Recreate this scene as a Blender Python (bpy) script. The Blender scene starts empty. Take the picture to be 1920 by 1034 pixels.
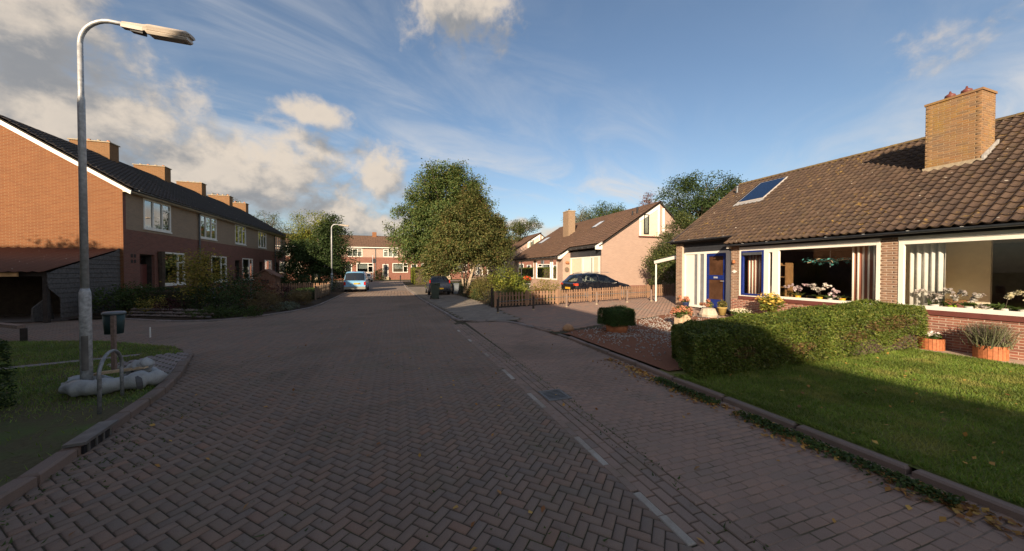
import bpy, math, random
import numpy as np
from mathutils import Vector, Matrix

random.seed(7)
RNG = np.random.default_rng(7)
scene = bpy.context.scene
COL = scene.collection
R = math.radians

# ------------------------------------------------------------------ camera
cam_data = bpy.data.cameras.new('camera')
cam_data.sensor_width = 36.0
cam_data.lens = 12.0
cam_data.clip_start = 0.05
cam_data.clip_end = 3000
cam = bpy.data.objects.new('camera', cam_data)
COL.objects.link(cam)
cam.location = (0, 0, 1.95)
cam.rotation_euler = (R(90 - 0.9), 0, R(-18.8))
scene.camera = cam

# ------------------------------------------------------------------ light
SUN_AZ, SUN_EL = R(35), R(20)      # direction the light travels to, height of the sun
travel = Vector((math.sin(SUN_AZ) * math.cos(SUN_EL), math.cos(SUN_AZ) * math.cos(SUN_EL), -math.sin(SUN_EL)))
sd = bpy.data.lights.new('sun', 'SUN')
sd.energy = 5.0
sd.angle = R(0.6)
sd.color = (1.0, 0.80, 0.57)
sun = bpy.data.objects.new('sun', sd)
COL.objects.link(sun)
sun.rotation_euler = travel.to_track_quat('-Z', 'Y').to_euler()
sun.location = (-20, -30, 30)

scene.view_settings.view_transform = 'Standard'
scene.view_settings.look = 'None'
scene.view_settings.gamma = 1.0
scene.view_settings.exposure = 0.8
scene.view_settings.use_curve_mapping = False
scene.cycles.max_bounces = 6
scene.cycles.transparent_max_bounces = 8
scene.cycles.sample_clamp_indirect = 6

# ------------------------------------------------------------------ node helpers
class NT:
    def __init__(s, tree):
        s.t = tree; s.n = tree.nodes; s.l = tree.links
    def node(s, typ, **kw):
        nd = s.n.new(typ)
        for k, v in kw.items():
            setattr(nd, k, v)
        return nd
    def put(s, sock, v):
        if isinstance(v, bpy.types.NodeSocket): s.l.new(v, sock)
        elif v is not None: sock.default_value = v
    def math(s, op, a, b=None, c=None, clamp=False):
        nd = s.node('ShaderNodeMath', operation=op); nd.use_clamp = clamp
        s.put(nd.inputs[0], a); s.put(nd.inputs[1], b); s.put(nd.inputs[2], c)
        return nd.outputs[0]
    def vmath(s, op, a, b=None, scale=None):
        nd = s.node('ShaderNodeVectorMath', operation=op)
        s.put(nd.inputs[0], a); s.put(nd.inputs[1], b)
        if scale is not None: s.put(nd.inputs['Scale'], scale)
        return nd.outputs['Value'] if op in ('LENGTH', 'DOT_PRODUCT', 'DISTANCE') else nd.outputs['Vector']
    def noise(s, vec, scale, detail=3, rough=0.55, dist=0.0):
        nd = s.node('ShaderNodeTexNoise')
        s.put(nd.inputs['Vector'], vec)
        nd.inputs['Scale'].default_value = scale; nd.inputs['Detail'].default_value = detail
        nd.inputs['Roughness'].default_value = rough; nd.inputs['Distortion'].default_value = dist
        return nd.outputs['Fac']
    def ramp(s, fac, stops, interp='LINEAR'):
        nd = s.node('ShaderNodeValToRGB'); e = nd.color_ramp.elements
        nd.color_ramp.interpolation = interp
        while len(e) < len(stops): e.new(0.5)
        for el, (p, c) in zip(e, stops):
            el.position = p; el.color = (c[0], c[1], c[2], 1) if not isinstance(c, (int, float)) else (c, c, c, 1)
        s.put(nd.inputs[0], fac)
        return nd.outputs[0]
    def mix(s, fac, a, b, blend='MIX'):
        nd = s.node('ShaderNodeMix', data_type='RGBA', blend_type=blend)
        s.put(nd.inputs[0], fac)
        for i, v in ((6, a), (7, b)):
            s.put(nd.inputs[i], v if not isinstance(v, tuple) else (v[0], v[1], v[2], 1))
        return nd.outputs[2]
    def mapr(s, v, a, b, c=0.0, d=1.0, smooth=False):
        nd = s.node('ShaderNodeMapRange'); nd.clamp = True
        if smooth: nd.interpolation_type = 'SMOOTHSTEP'
        s.put(nd.inputs[0], v)
        for i, x in ((1, a), (2, b), (3, c), (4, d)): s.put(nd.inputs[i], x)
        return nd.outputs[0]
    def comb(s, x, y, z):
        nd = s.node('ShaderNodeCombineXYZ')
        for i, v in enumerate((x, y, z)): s.put(nd.inputs[i], v)
        return nd.outputs[0]
    def sep(s, v):
        nd = s.node('ShaderNodeSeparateXYZ'); s.put(nd.inputs[0], v)
        return nd.outputs

# ------------------------------------------------------------------ world: sky with clouds
world = bpy.data.worlds.new('World'); scene.world = world
world.use_nodes = True
w = NT(world.node_tree)
w.n.clear()
out = w.node('ShaderNodeOutputWorld'); bg = w.node('ShaderNodeBackground')
w.l.new(bg.outputs[0], out.inputs[0])
SKY_STRENGTH = 0.086
bg.inputs['Strength'].default_value = SKY_STRENGTH
sky = w.node('ShaderNodeTexSky'); sky.sky_type = 'NISHITA'
sky.sun_disc = False
sky.sun_elevation = SUN_EL
sky.sun_rotation = R(180) + SUN_AZ
sky.altitude = 0; sky.air_density = 1.0; sky.dust_density = 1.6; sky.ozone_density = 1.6
dirv = w.vmath('NORMALIZE', w.node('ShaderNodeTexCoord').outputs['Generated'])
dx, dy, dz = w.sep(dirv)[:3]
az = w.math('ARCTAN2', dx, dy)
el = w.math('ARCSINE', dz)
P = w.comb(az, el, 0.0)
# cumulus bank: soft patches given by compass bearing and height, broken up by noise
PATCH = [  # bearing, height, half width, half height (degrees)
    (-33, 15, 14, 11), (-40, 24, 12, 13), (-24, 11.5, 12, 8.5), (-52, 20, 18, 18), (-15, 13.5, 8.5, 7.0), (-8.5, 9.0, 8.0, 5.5), (-10.6, 21.5, 4.6, 2.0),
    (-2.2, 14.6, 5.0, 5.0), (9.5, 37.5, 10.5, 6.0), (-3, 6.5, 10, 3.2), (-74, 24, 22, 16), (20.5, 7.4, 4.5, 1.2), (32, 6, 12, 1.4), (120, 24, 40, 12), (-130, 24, 40, 14), (178, 22, 30, 10)]
def cumulus(pvec):
    best = None
    for a, e, ra, re in PATCH:
        v = w.vmath('SUBTRACT', pvec, (R(a), R(e), 0)); v = w.vmath('MULTIPLY', v, (1 / R(ra), 1 / R(re), 0))
        q = w.math('SUBTRACT', 1.0, w.vmath('LENGTH', v))
        best = q if best is None else w.math('MAXIMUM', best, q)
    best = w.math('MAXIMUM', best, -1.6)
    warp = w.vmath('MULTIPLY', pvec, (1.0, 1.2, 1.0))
    n1 = w.noise(warp, 7.0, 7, 0.52, 0.3)
    n2 = w.noise(warp, 24.0, 6, 0.6, 0.3)
    n = w.math('ADD', w.math('MULTIPLY', w.math('SUBTRACT', n1, 0.5), 3.1), w.math('MULTIPLY', w.math('SUBTRACT', n2, 0.5), 1.3))
    return w.math('ADD', w.math('MULTIPLY', best, 1.35), n)
d0 = cumulus(P)
toward = w.vmath('ADD', P, (-0.045, 0.060, 0.0))
d1 = cumulus(toward)
cov = w.mapr(d0, -0.16, 0.85, 0, 1, True)
lit = w.mapr(w.math('SUBTRACT', d0, d1), -0.55, 0.85, 0, 1, True)
thick = w.mapr(d0, 0.3, 1.9, 0, 1)
shade = w.math('SUBTRACT', w.math('ADD', lit, 0.12), w.math('MULTIPLY', thick, 0.30), clamp=True)
ccol = w.mix(shade, (2.0, 2.05, 2.15), (5.2, 4.5, 3.75))
# high thin streaks
u = w.math('DIVIDE', dx, w.math('ADD', w.math('ABSOLUTE', dz), 0.12)); v = w.math('DIVIDE', dy, w.math('ADD', w.math('ABSOLUTE', dz), 0.12))
rot = w.comb(w.math('ADD', w.math('MULTIPLY', u, 0.62), w.math('MULTIPLY', v, 0.30)), w.math('SUBTRACT', w.math('MULTIPLY', v, 1.0), w.math('MULTIPLY', u, 0.50)), 0.0)
s1 = w.noise(rot, 1.7, 6, 0.6, 1.1)
s2 = w.noise(rot, 0.5, 2, 0.5, 0.2)
cir = w.math('MULTIPLY', w.mapr(s1, 0.36, 0.78, 0, 0.95, True), w.mapr(s2, 0.36, 0.62, 0.05, 1, True))
band = w.math('MULTIPLY', w.mapr(el, R(3), R(9), 0.0, 1, True), w.mapr(el, R(13), R(21), 1, 0.25, True))
cir = w.math('MULTIPLY', cir, w.math('ADD', 0.42, w.math('MULTIPLY', band, 0.95)), clamp=True)
cir = w.math('MULTIPLY', cir, w.mapr(el, 0.0, R(4), 0, 1))
base = w.mix(cir, sky.outputs[0], (4.8, 4.75, 4.75))
allc = w.mix(w.math('MULTIPLY', cov, w.mapr(el, 0.0, R(3), 0.25, 0.96)), base, ccol)
w.l.new(allc, bg.inputs['Color'])

# ------------------------------------------------------------------ materials
MATS = {}
def new_mat(name):
    m = bpy.data.materials.new(name); m.use_nodes = True
    t = NT(m.node_tree); t.n.clear()
    o = t.node('ShaderNodeOutputMaterial'); b = t.node('ShaderNodeBsdfPrincipled')
    t.l.new(b.outputs[0], o.inputs[0])
    MATS[name] = m
    return m, t, b, o
def pos(t): return t.node('ShaderNodeNewGeometry').outputs['Position']
def rnd(t):
    a = t.node('ShaderNodeNewGeometry').outputs['Random Per Island']; b = t.node('ShaderNodeObjectInfo').outputs['Random']
    return t.math('FRACT', t.math('ADD', t.math('MULTIPLY', a, 7.31), t.math('MULTIPLY', b, 5.77)))
def bump(t, b, h, strength=0.3, dist=0.01):
    nd = t.node('ShaderNodeBump'); nd.inputs['Strength'].default_value = strength; nd.inputs['Distance'].default_value = dist
    t.put(nd.inputs['Height'], h); t.l.new(nd.outputs[0], b.inputs['Normal'])
def setc(t, b, c): t.put(b.inputs['Base Color'], c if not isinstance(c, tuple) else (c[0], c[1], c[2], 1))

def plain(name, col, rough=0.6, metal=0.0, var=0.12, scale=6.0, spec=0.4, bumpy=0.0):
    m, t, b, o = new_mat(name)
    n = t.noise(pos(t), scale, 4)
    lo = tuple(c * (1 - var) for c in col); hi = tuple(min(1, c * (1 + var)) for c in col)
    setc(t, b, t.mix(t.mapr(n, 0.3, 0.7), lo, hi))
    b.inputs['Roughness'].default_value = rough; b.inputs['Metallic'].default_value = metal
    b.inputs['Specular IOR Level'].default_value = spec
    if bumpy: bump(t, b, t.noise(pos(t), scale * 8, 4), bumpy, 0.01)
    return m
def pieces(name, cols, rough=0.85, dirt=None, dirt_amt=0.5, scale=3.0, fine=60.0, bumpy=0.35, spec=0.25, macro=False):
    """colour differs from piece to piece, with grain and weathering"""
    m, t, b, o = new_mat(name)
    r = rnd(t)
    c = t.ramp(r, [(i / max(1, len(cols) - 1), k) for i, k in enumerate(cols)])
    p = pos(t)
    g = t.noise(p, fine, 4, 0.65)
    c = t.mix(t.mapr(g, 0.25, 0.75, 0.0, 0.55), c, (0.02, 0.02, 0.02), 'SOFT_LIGHT')
    c = t.mix(t.mapr(g, 0.5, 0.85, 0.0, 0.35), c, (0.75, 0.72, 0.7), 'SOFT_LIGHT')
    if dirt:
        d = t.noise(p, scale, 5, 0.62)
        c = t.mix(t.mapr(d, 0.52, 0.72, 0, dirt_amt), c, dirt)
    if macro:   # worn and stained stretches of paving
        c = t.mix(t.mapr(t.noise(p, 0.42, 5, 0.6, 0.6), 0.50, 0.70, 0, 0.45), c, (0.085, 0.068, 0.052))
        c = t.mix(t.mapr(t.noise(p, 0.23, 3, 0.5), 0.55, 0.75, 0, 0.30), c, (0.40, 0.31, 0.25))
    setc(t, b, c)
    b.inputs['Roughness'].default_value = rough; b.inputs['Specular IOR Level'].default_value = spec
    bump(t, b, g, bumpy, 0.004)
    return m
def brickwall(name, c1, c2, mortar, course=0.0625, length=0.22, stain=(0.1, 0.09, 0.08), msize=0.010, bumpy=0.5):
    m, t, b, o = new_mat(name)
    g = t.node('ShaderNodeNewGeometry')
    x, y, z = t.sep(g.outputs['Position'])[:3]; nx, ny, nz = t.sep(g.outputs['Normal'])[:3]
    k = t.math('GREATER_THAN', t.math('ABSOLUTE', nx), t.math('ABSOLUTE', ny))
    u = t.math('ADD', t.math('MULTIPLY', y, k), t.math('MULTIPLY', x, t.math('SUBTRACT', 1.0, k)))
    bt = t.node('ShaderNodeTexBrick'); bt.offset = 0.5
    t.put(bt.inputs['Vector'], t.comb(u, z, 0.0))
    bt.inputs['Color1'].default_value = (*c1, 1); bt.inputs['Color2'].default_value = (*c2, 1); bt.inputs['Mortar'].default_value = (*mortar, 1)
    bt.inputs['Scale'].default_value = 1.0; bt.inputs['Mortar Size'].default_value = msize; bt.inputs['Mortar Smooth'].default_value = 0.2
    bt.inputs['Bias'].default_value = 0.0; bt.inputs['Brick Width'].default_value = length; bt.inputs['Row Height'].default_value = course
    c = bt.outputs['Color']
    n = t.noise(g.outputs['Position'], 1.2, 5, 0.6)
    c = t.mix(t.mapr(n, 0.45, 0.75, 0, 0.35), c, stain)
    n2 = t.noise(g.outputs['Position'], 40, 3)
    c = t.mix(t.mapr(n2, 0.3, 0.7, 0, 0.3), c, (0.1, 0.1, 0.1), 'SOFT_LIGHT')
    setc(t, b, c); b.inputs['Roughness'].default_value = 0.9; b.inputs['Specular IOR Level'].default_value = 0.2
    bump(t, b, t.math('SUBTRACT', t.math('MULTIPLY', n2, 0.3), bt.outputs['Fac']), bumpy, 0.008)
    return m
def leafmat(name, cols, trans=0.35, rough=0.6, patch=None):
    m, t, b, o = new_mat(name)
    r = rnd(t)
    c = t.ramp(r, [(i / max(1, len(cols) - 1), k) for i, k in enumerate(cols)])
    n = t.noise(pos(t), 1.6, 4, 0.6)
    hv = t.node('ShaderNodeHueSaturation'); t.put(hv.inputs['Value'], t.mapr(t.noise(pos(t), 1.1, 3, 0.6), 0.3, 0.7, 0.6, 1.35)); t.put(hv.inputs['Color'], c); c = hv.outputs[0]
    if patch: c = t.mix(t.mapr(n, 0.52, 0.66, 0, 0.85), c, patch)
    setc(t, b, c); b.inputs['Roughness'].default_value = rough; b.inputs['Specular IOR Level'].default_value = 0.25
    tr = t.node('ShaderNodeBsdfTranslucent'); t.put(tr.inputs[0], t.mix(0.5, c, (0.35, 0.4, 0.05), 'SOFT_LIGHT'))
    mx = t.node('ShaderNodeMixShader'); mx.inputs[0].default_value = trans
    t.l.new(b.outputs[0], mx.inputs[1]); t.l.new(tr.outputs[0], mx.inputs[2]); t.l.new(mx.outputs[0], o.inputs[0])
    return m
def glass(name, tint=(0.9, 0.95, 0.95), gain=1.9, rough=0.01):
    m, t, b, o = new_mat(name)
    t.n.remove(b)
    tr = t.node('ShaderNodeBsdfTransparent'); tr.inputs[0].default_value = (*tint, 1)
    gl = t.node('ShaderNodeBsdfGlossy'); gl.inputs['Roughness'].default_value = rough; gl.inputs[0].default_value = (0.95, 0.97, 1, 1)
    fr = t.node('ShaderNodeFresnel'); fr.inputs[0].default_value = 1.5
    wob = t.node('ShaderNodeBump'); wob.inputs['Strength'].default_value = 0.03; wob.inputs['Distance'].default_value = 0.02
    t.put(wob.inputs['Height'], t.noise(pos(t), 1.3, 1)); t.l.new(wob.outputs[0], gl.inputs['Normal'])
    mx = t.node('ShaderNodeMixShader'); t.put(mx.inputs[0], t.math('MULTIPLY', fr.outputs[0], gain, clamp=True))
    t.l.new(tr.outputs[0], mx.inputs[1]); t.l.new(gl.outputs[0], mx.inputs[2]); t.l.new(mx.outputs[0], o.inputs[0])
    return m
def mulch(name, cols, scale, patch=None, ps=1.0, lo=0.5, hi=0.6, bumpy=0.6):
    m, t, b, o = new_mat(name)
    p = pos(t)
    c = t.ramp(t.noise(p, scale, 5, 0.7), [(0.3 + 0.4 * i / max(1, len(cols) - 1), k) for i, k in enumerate(cols)])
    if patch: c = t.mix(t.mapr(t.noise(p, ps, 4, 0.6), lo, hi, 0, 1), c, patch)
    setc(t, b, c); b.inputs['Roughness'].default_value = 0.95; b.inputs['Specular IOR Level'].default_value = 0.1
    bump(t, b, t.noise(p, scale * 1.5, 4, 0.7), bumpy, 0.02)
    return m

M = MATS
pieces('paver', [(0.255, 0.187, 0.147), (0.286, 0.213, 0.168), (0.234, 0.185, 0.155), (0.296, 0.206, 0.155), (0.259, 0.203, 0.167), (0.312, 0.200, 0.145)], dirt=(0.161, 0.137, 0.098), dirt_amt=0.7, scale=0.9, fine=170, bumpy=0.6, macro=True)
pieces('parking_paver', [(0.352, 0.245, 0.191), (0.323, 0.231, 0.186), (0.376, 0.256, 0.195), (0.312, 0.231, 0.186)], dirt=(0.230, 0.176, 0.137), dirt_amt=0.75, scale=1.3, fine=170, bumpy=0.6, macro=True)
pieces('gutter_paver', [(0.30, 0.22, 0.175), (0.34, 0.245, 0.195), (0.27, 0.21, 0.175)], dirt=(0.16, 0.13, 0.09), dirt_amt=0.7, scale=2.0, fine=170, bumpy=0.6, macro=True)
pieces('driveway_paver', [(0.338, 0.231, 0.181), (0.300, 0.219, 0.181), (0.388, 0.250, 0.188), (0.263, 0.206, 0.175)], dirt=(0.213, 0.188, 0.156), dirt_amt=0.7, scale=1.1, fine=160)
pieces('white_paver', [(0.397, 0.357, 0.308), (0.497, 0.457, 0.407), (0.338, 0.288, 0.239)], dirt=(0.258, 0.208, 0.168), dirt_amt=0.85, scale=4, fine=90)
pieces('sidewalk_slab', [(0.25, 0.215, 0.185), (0.29, 0.25, 0.21), (0.22, 0.19, 0.165), (0.27, 0.225, 0.185)], dirt=(0.16, 0.135, 0.105), dirt_amt=0.6, scale=1.6, fine=140)
plain('foot_path', (0.42, 0.33, 0.25), 0.9, var=0.25, scale=6, bumpy=0.2)
pieces('kerb_dark', [(0.27, 0.20, 0.165), (0.23, 0.18, 0.155), (0.30, 0.22, 0.18)], dirt=(0.13, 0.11, 0.08), dirt_amt=0.8, scale=2.2, fine=150, bumpy=0.6, macro=True)
pieces('kerb_stone', [(0.300, 0.247, 0.232), (0.247, 0.217, 0.210), (0.330, 0.285, 0.270)], dirt=(0.135, 0.128, 0.105), dirt_amt=0.7, scale=2.2, fine=150)
mulch('joint_sand', [(0.062, 0.052, 0.036), (0.10, 0.08, 0.06)], 30, patch=(0.06, 0.062, 0.026), ps=1.4, lo=0.5, hi=0.66)
mulch('strip_sand', [(0.24, 0.18, 0.14), (0.30, 0.225, 0.18)], 30, patch=(0.11, 0.09, 0.06), ps=1.6, lo=0.46, hi=0.60)
mulch('verge_soil', [(0.085, 0.071, 0.040), (0.130, 0.115, 0.065)], 18, patch=(0.100, 0.127, 0.045), ps=1.2, lo=0.48, hi=0.62)
mulch('road_far', [(0.218, 0.172, 0.148), (0.299, 0.231, 0.194)], 6, patch=(0.196, 0.168, 0.133), ps=0.5, lo=0.45, hi=0.7, bumpy=0.2)
mulch('far_earth', [(0.05, 0.055, 0.025), (0.075, 0.08, 0.035)], 1.5)
mulch('garden_soil', [(0.035, 0.026, 0.018), (0.07, 0.05, 0.035)], 14)
mulch('turf_soil', [(0.099, 0.120, 0.030), (0.165, 0.170, 0.049)], 22, patch=(0.198, 0.160, 0.067), ps=1.1, lo=0.55, hi=0.75)
mulch('bark_mulch', [(0.121, 0.050, 0.031), (0.242, 0.110, 0.066), (0.176, 0.077, 0.050)], 45)
leafmat('grass_blade', [(0.121, 0.200, 0.030), (0.187, 0.260, 0.042), (0.099, 0.170, 0.028), (0.264, 0.280, 0.067)], 0.3, 0.5, patch=(0.286, 0.270, 0.076))
leafmat('grass_worn', [(0.110, 0.230, 0.037), (0.198, 0.270, 0.063), (0.286, 0.297, 0.105)], 0.3, 0.6, patch=(0.264, 0.243, 0.084))
pieces('gravel', [(0.396, 0.374, 0.346), (0.490, 0.461, 0.432), (0.302, 0.274, 0.252), (0.432, 0.360, 0.317)], fine=90)
brickwall('brick_orange', (0.263, 0.104, 0.043), (0.213, 0.078, 0.034), (0.291, 0.177, 0.099), stain=(0.202, 0.088, 0.041))
brickwall('brick_brown', (0.279, 0.112, 0.081), (0.207, 0.090, 0.068), (0.234, 0.153, 0.126), stain=(0.162, 0.090, 0.072))
brickwall('brick_grey', (0.40, 0.29, 0.20), (0.33, 0.25, 0.18), (0.37, 0.29, 0.22), stain=(0.26, 0.2, 0.15))
brickwall('brick_pink', (0.460, 0.304, 0.231), (0.396, 0.257, 0.200), (0.460, 0.378, 0.325), stain=(0.368, 0.263, 0.213))
brickwall('brick_red', (0.270, 0.090, 0.059), (0.216, 0.077, 0.054), (0.270, 0.180, 0.144), stain=(0.180, 0.081, 0.063))
brickwall('brick_tan', (0.340, 0.221, 0.140), (0.289, 0.196, 0.128), (0.306, 0.238, 0.170), stain=(0.238, 0.170, 0.119))
brickwall('brick_chimney', (0.27, 0.135, 0.06), (0.22, 0.11, 0.05), (0.26, 0.17, 0.10), stain=(0.2, 0.13, 0.05))
pieces('front_brick', [(0.288, 0.172, 0.112), (0.344, 0.212, 0.136), (0.240, 0.156, 0.112), (0.368, 0.240, 0.160), (0.304, 0.176, 0.120)], dirt=(0.208, 0.136, 0.096), dirt_amt=0.4, scale=4)
pieces('low_brick', [(0.36, 0.15, 0.105), (0.31, 0.13, 0.095), (0.42, 0.19, 0.13), (0.27, 0.125, 0.095), (0.40, 0.2, 0.145)], dirt=(0.3, 0.19, 0.145), dirt_amt=0.4, scale=4)
pieces('chimney_brick', [(0.343, 0.187, 0.094), (0.281, 0.172, 0.094), (0.390, 0.226, 0.109), (0.234, 0.156, 0.101), (0.359, 0.195, 0.078)], dirt=(0.312, 0.187, 0.039), dirt_amt=0.75, scale=2.2)
plain('chimney_mortar', (0.32, 0.23, 0.14), 0.95, var=0.2, scale=30)
plain('mortar', (0.50, 0.40, 0.32), 0.95, var=0.2, scale=30)
def rooftile(name, cols, lichen, amt=1.0):
    m, t, b, o = new_mat(name)
    r = rnd(t); p = pos(t)
    c = t.ramp(r, [(i / (len(cols) - 1), k) for i, k in enumerate(cols)])
    g = t.noise(p, 26, 5, 0.65)
    c = t.mix(t.mapr(g, 0.3, 0.75, 0, 0.4), c, (0.03, 0.022, 0.018))
    l1 = t.math('MULTIPLY', t.mapr(t.noise(p, 7, 5, 0.7), 0.56, 0.68, 0, 1), t.mapr(t.noise(p, 0.55, 4, 0.6), 0.42, 0.66, 0.12, amt))
    c = t.mix(l1, c, lichen)
    l2 = t.mapr(t.noise(p, 9.5, 2, 0.4), 0.735, 0.76, 0, 0.8)
    c = t.mix(l2, c, (0.42, 0.38, 0.32))
    setc(t, b, c); b.inputs['Roughness'].default_value = 0.82; b.inputs['Specular IOR Level'].default_value = 0.3
    bump(t, b, g, 0.3, 0.006)
rooftile('tile_brown', [(0.076, 0.050, 0.036), (0.093, 0.059, 0.042), (0.065, 0.044, 0.034), (0.110, 0.071, 0.050), (0.084, 0.058, 0.040)], (0.298, 0.185, 0.042))
rooftile('tile_mossy', [(0.15, 0.10, 0.05), (0.18, 0.125, 0.055), (0.12, 0.085, 0.05)], (0.34, 0.24, 0.06), 1.6)
rooftile('tile_brown_far', [(0.116, 0.068, 0.048), (0.136, 0.080, 0.056), (0.100, 0.062, 0.045)], (0.208, 0.128, 0.048), 0.6)
rooftile('tile_dark', [(0.05, 0.043, 0.04), (0.065, 0.055, 0.05), (0.04, 0.035, 0.033)], (0.10, 0.085, 0.04), 0.6)
rooftile('tile_red', [(0.136, 0.060, 0.040), (0.160, 0.072, 0.048), (0.112, 0.052, 0.036)], (0.128, 0.096, 0.048), 0.7)
plain('roof_underlay', (0.03, 0.025, 0.022), 0.9)
plain('white_paint', (0.80, 0.77, 0.70), 0.45, var=0.05, scale=2.5)
plain('white_plastic', (0.72, 0.72, 0.70), 0.5, var=0.05)
plain('cream_panel', (0.66, 0.58, 0.44), 0.6, var=0.06)
plain('blue_paint', (0.012, 0.028, 0.17), 0.3, var=0.15)
plain('dark_paint', (0.035, 0.037, 0.045), 0.45, var=0.15)
plain('dark_frame', (0.02, 0.02, 0.022), 0.4)
plain('zinc', (0.12, 0.13, 0.145), 0.45, metal=0.5, var=0.2)
plain('gutter_metal', (0.045, 0.052, 0.065), 0.35, metal=0.3, var=0.25)
plain('lead', (0.36, 0.35, 0.34), 0.6, var=0.3, scale=12)
plain('cement', (0.368, 0.304, 0.216), 0.9, var=0.2, scale=14, bumpy=0.3)
plain('galvanised', (0.46, 0.47, 0.48), 0.5, metal=0.25, var=0.25, scale=18, bumpy=0.12)
plain('galvanised_worn', (0.44, 0.45, 0.46), 0.65, metal=0.1, var=0.35, scale=22, bumpy=0.2)
plain('hoop_steel', (0.24, 0.25, 0.26), 0.55, metal=0.3, var=0.35, scale=22, bumpy=0.2)
plain('lamp_housing', (0.42, 0.36, 0.30), 0.5, var=0.15)
plain('lamp_lens', (0.55, 0.48, 0.40), 0.25, var=0.1)
plain('bin_green', (0.018, 0.045, 0.047), 0.55, var=0.2)
plain('bin_lid', (0.16, 0.18, 0.20), 0.5)
plain('wheelie_green', (0.045, 0.06, 0.045), 0.55, var=0.1)
plain('post_wood', (0.22, 0.155, 0.125), 0.85, var=0.3, scale=25, bumpy=0.3)
plain('sack_white', (0.336, 0.352, 0.360), 0.55, var=0.18, scale=7, bumpy=0.5)
plain('sack_band', (0.09, 0.09, 0.095), 0.7)
plain('board_grey', (0.11, 0.10, 0.095), 0.9, var=0.35, scale=14, bumpy=0.4)
plain('frosted', (0.20, 0.21, 0.225), 0.25, var=0.12)
plain('brown_glass', (0.085, 0.042, 0.024), 0.12, var=0.3, scale=3)
pieces('picket_wood', [(0.33, 0.20, 0.125), (0.28, 0.175, 0.115), (0.38, 0.235, 0.15), (0.25, 0.165, 0.11)], dirt=(0.2, 0.13, 0.09), dirt_amt=0.5, scale=6, fine=60)
pieces('picket_grey', [(0.20, 0.155, 0.115), (0.17, 0.135, 0.105), (0.24, 0.18, 0.13)], fine=60)
plain('rail_metal', (0.16, 0.15, 0.14), 0.6, metal=0.3, var=0.3)
plain('bark', (0.16, 0.12, 0.085), 0.95, var=0.4, scale=14, bumpy=0.6)
plain('bark_pale', (0.36, 0.28, 0.2), 0.9, var=0.35, scale=12, bumpy=0.5)
plain('twig', (0.08, 0.058, 0.042), 0.95, var=0.3)
plain('terracotta', (0.46, 0.175, 0.075), 0.8, var=0.2, scale=10)
plain('tub_wood', (0.40, 0.135, 0.055), 0.7, var=0.25, scale=20)
plain('ochre_pot', (0.42, 0.30, 0.10), 0.6)
plain('yellow_pot', (0.62, 0.36, 0.03), 0.4)
plain('green_pot', (0.30, 0.42, 0.03), 0.4)
plain('blue_pot', (0.03, 0.045, 0.12), 0.35)
plain('white_pot', (0.66, 0.62, 0.56), 0.5)
plain('stone', (0.45, 0.38, 0.29), 0.9, var=0.25, scale=9, bumpy=0.4)
plain('orange_stone', (0.42, 0.24, 0.13), 0.9, var=0.25, scale=9, bumpy=0.4)
pieces('rockery', [(0.17, 0.14, 0.125), (0.22, 0.17, 0.15), (0.13, 0.115, 0.105)], fine=30, bumpy=0.6)
plain('planter_wood', (0.50, 0.38, 0.25), 0.85, var=0.25, scale=16, bumpy=0.2)
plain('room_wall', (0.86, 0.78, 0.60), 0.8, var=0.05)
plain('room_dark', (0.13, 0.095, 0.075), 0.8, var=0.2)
plain('room_floor', (0.32, 0.21, 0.13), 0.5)
plain('room_ceiling', (0.75, 0.70, 0.62), 0.8)
plain('furniture_wood', (0.22, 0.12, 0.05), 0.5, var=0.3)
plain('net_curtain', (0.62, 0.60, 0.55), 0.8, var=0.06)
plain('tyre', (0.012, 0.012, 0.012), 0.8)
plain('rim_metal', (0.4, 0.4, 0.42), 0.35, metal=0.7)
plain('car_trim', (0.015, 0.015, 0.017), 0.5)
plain('van_bumper', (0.24, 0.23, 0.20), 0.6, var=0.1)
plain('plate_yellow', (0.62, 0.36, 0.03), 0.5, var=0.06)
plain('plate_ink', (0.02, 0.02, 0.02), 0.5)
plain('tail_red', (0.42, 0.015, 0.012), 0.25)
plain('tail_bright', (0.75, 0.07, 0.03), 0.25)
plain('headlamp', (0.6, 0.62, 0.65), 0.15)
plain('seat_cloth', (0.03, 0.03, 0.035), 0.9)
plain('lily_yellow', (0.60, 0.40, 0.08), 0.7)
plain('clay_pot_cap', (0.150, 0.048, 0.040), 0.5)
plain('solar_glass', (0.006, 0.018, 0.06), 0.15, var=0.1, spec=0.4)
plain('roof_panel_frame', (0.5, 0.46, 0.42), 0.5)
plain('plaque', (0.75, 0.72, 0.66), 0.5)
plain('slate_step', (0.18, 0.17, 0.16), 0.85, var=0.2, scale=8)
plain('timber_dark', (0.045, 0.035, 0.03), 0.9, var=0.3)
plain('fascia_orange', (0.62, 0.36, 0.16), 0.7, var=0.2)
plain('playhouse_wood', (0.20, 0.105, 0.07), 0.9, var=0.2)
plain('blue_board', (0.16, 0.19, 0.24), 0.6)
plain('teal_glass', (0.10, 0.32, 0.30), 0.15, var=0.3, scale=40)
plain('red_flower', (0.75, 0.07, 0.02), 0.6)
def carpaint(name, col, coat=0.6, rough=0.25, metal=0.2):
    m, t, b, o = new_mat(name)
    n = t.noise(pos(t), 8, 4)
    setc(t, b, t.mix(t.mapr(n, 0.4, 0.8, 0, 0.14), col, (0.2, 0.18, 0.15)))
    b.inputs['Roughness'].default_value = rough; b.inputs['Metallic'].default_value = metal; b.inputs['Coat Weight'].default_value = coat
    b.inputs['Coat Roughness'].default_value = 0.06
carpaint('paint_lightblue', (0.19, 0.42, 0.66), 0.3, 0.4, 0.0)
carpaint('paint_black', (0.006, 0.008, 0.016))
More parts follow.
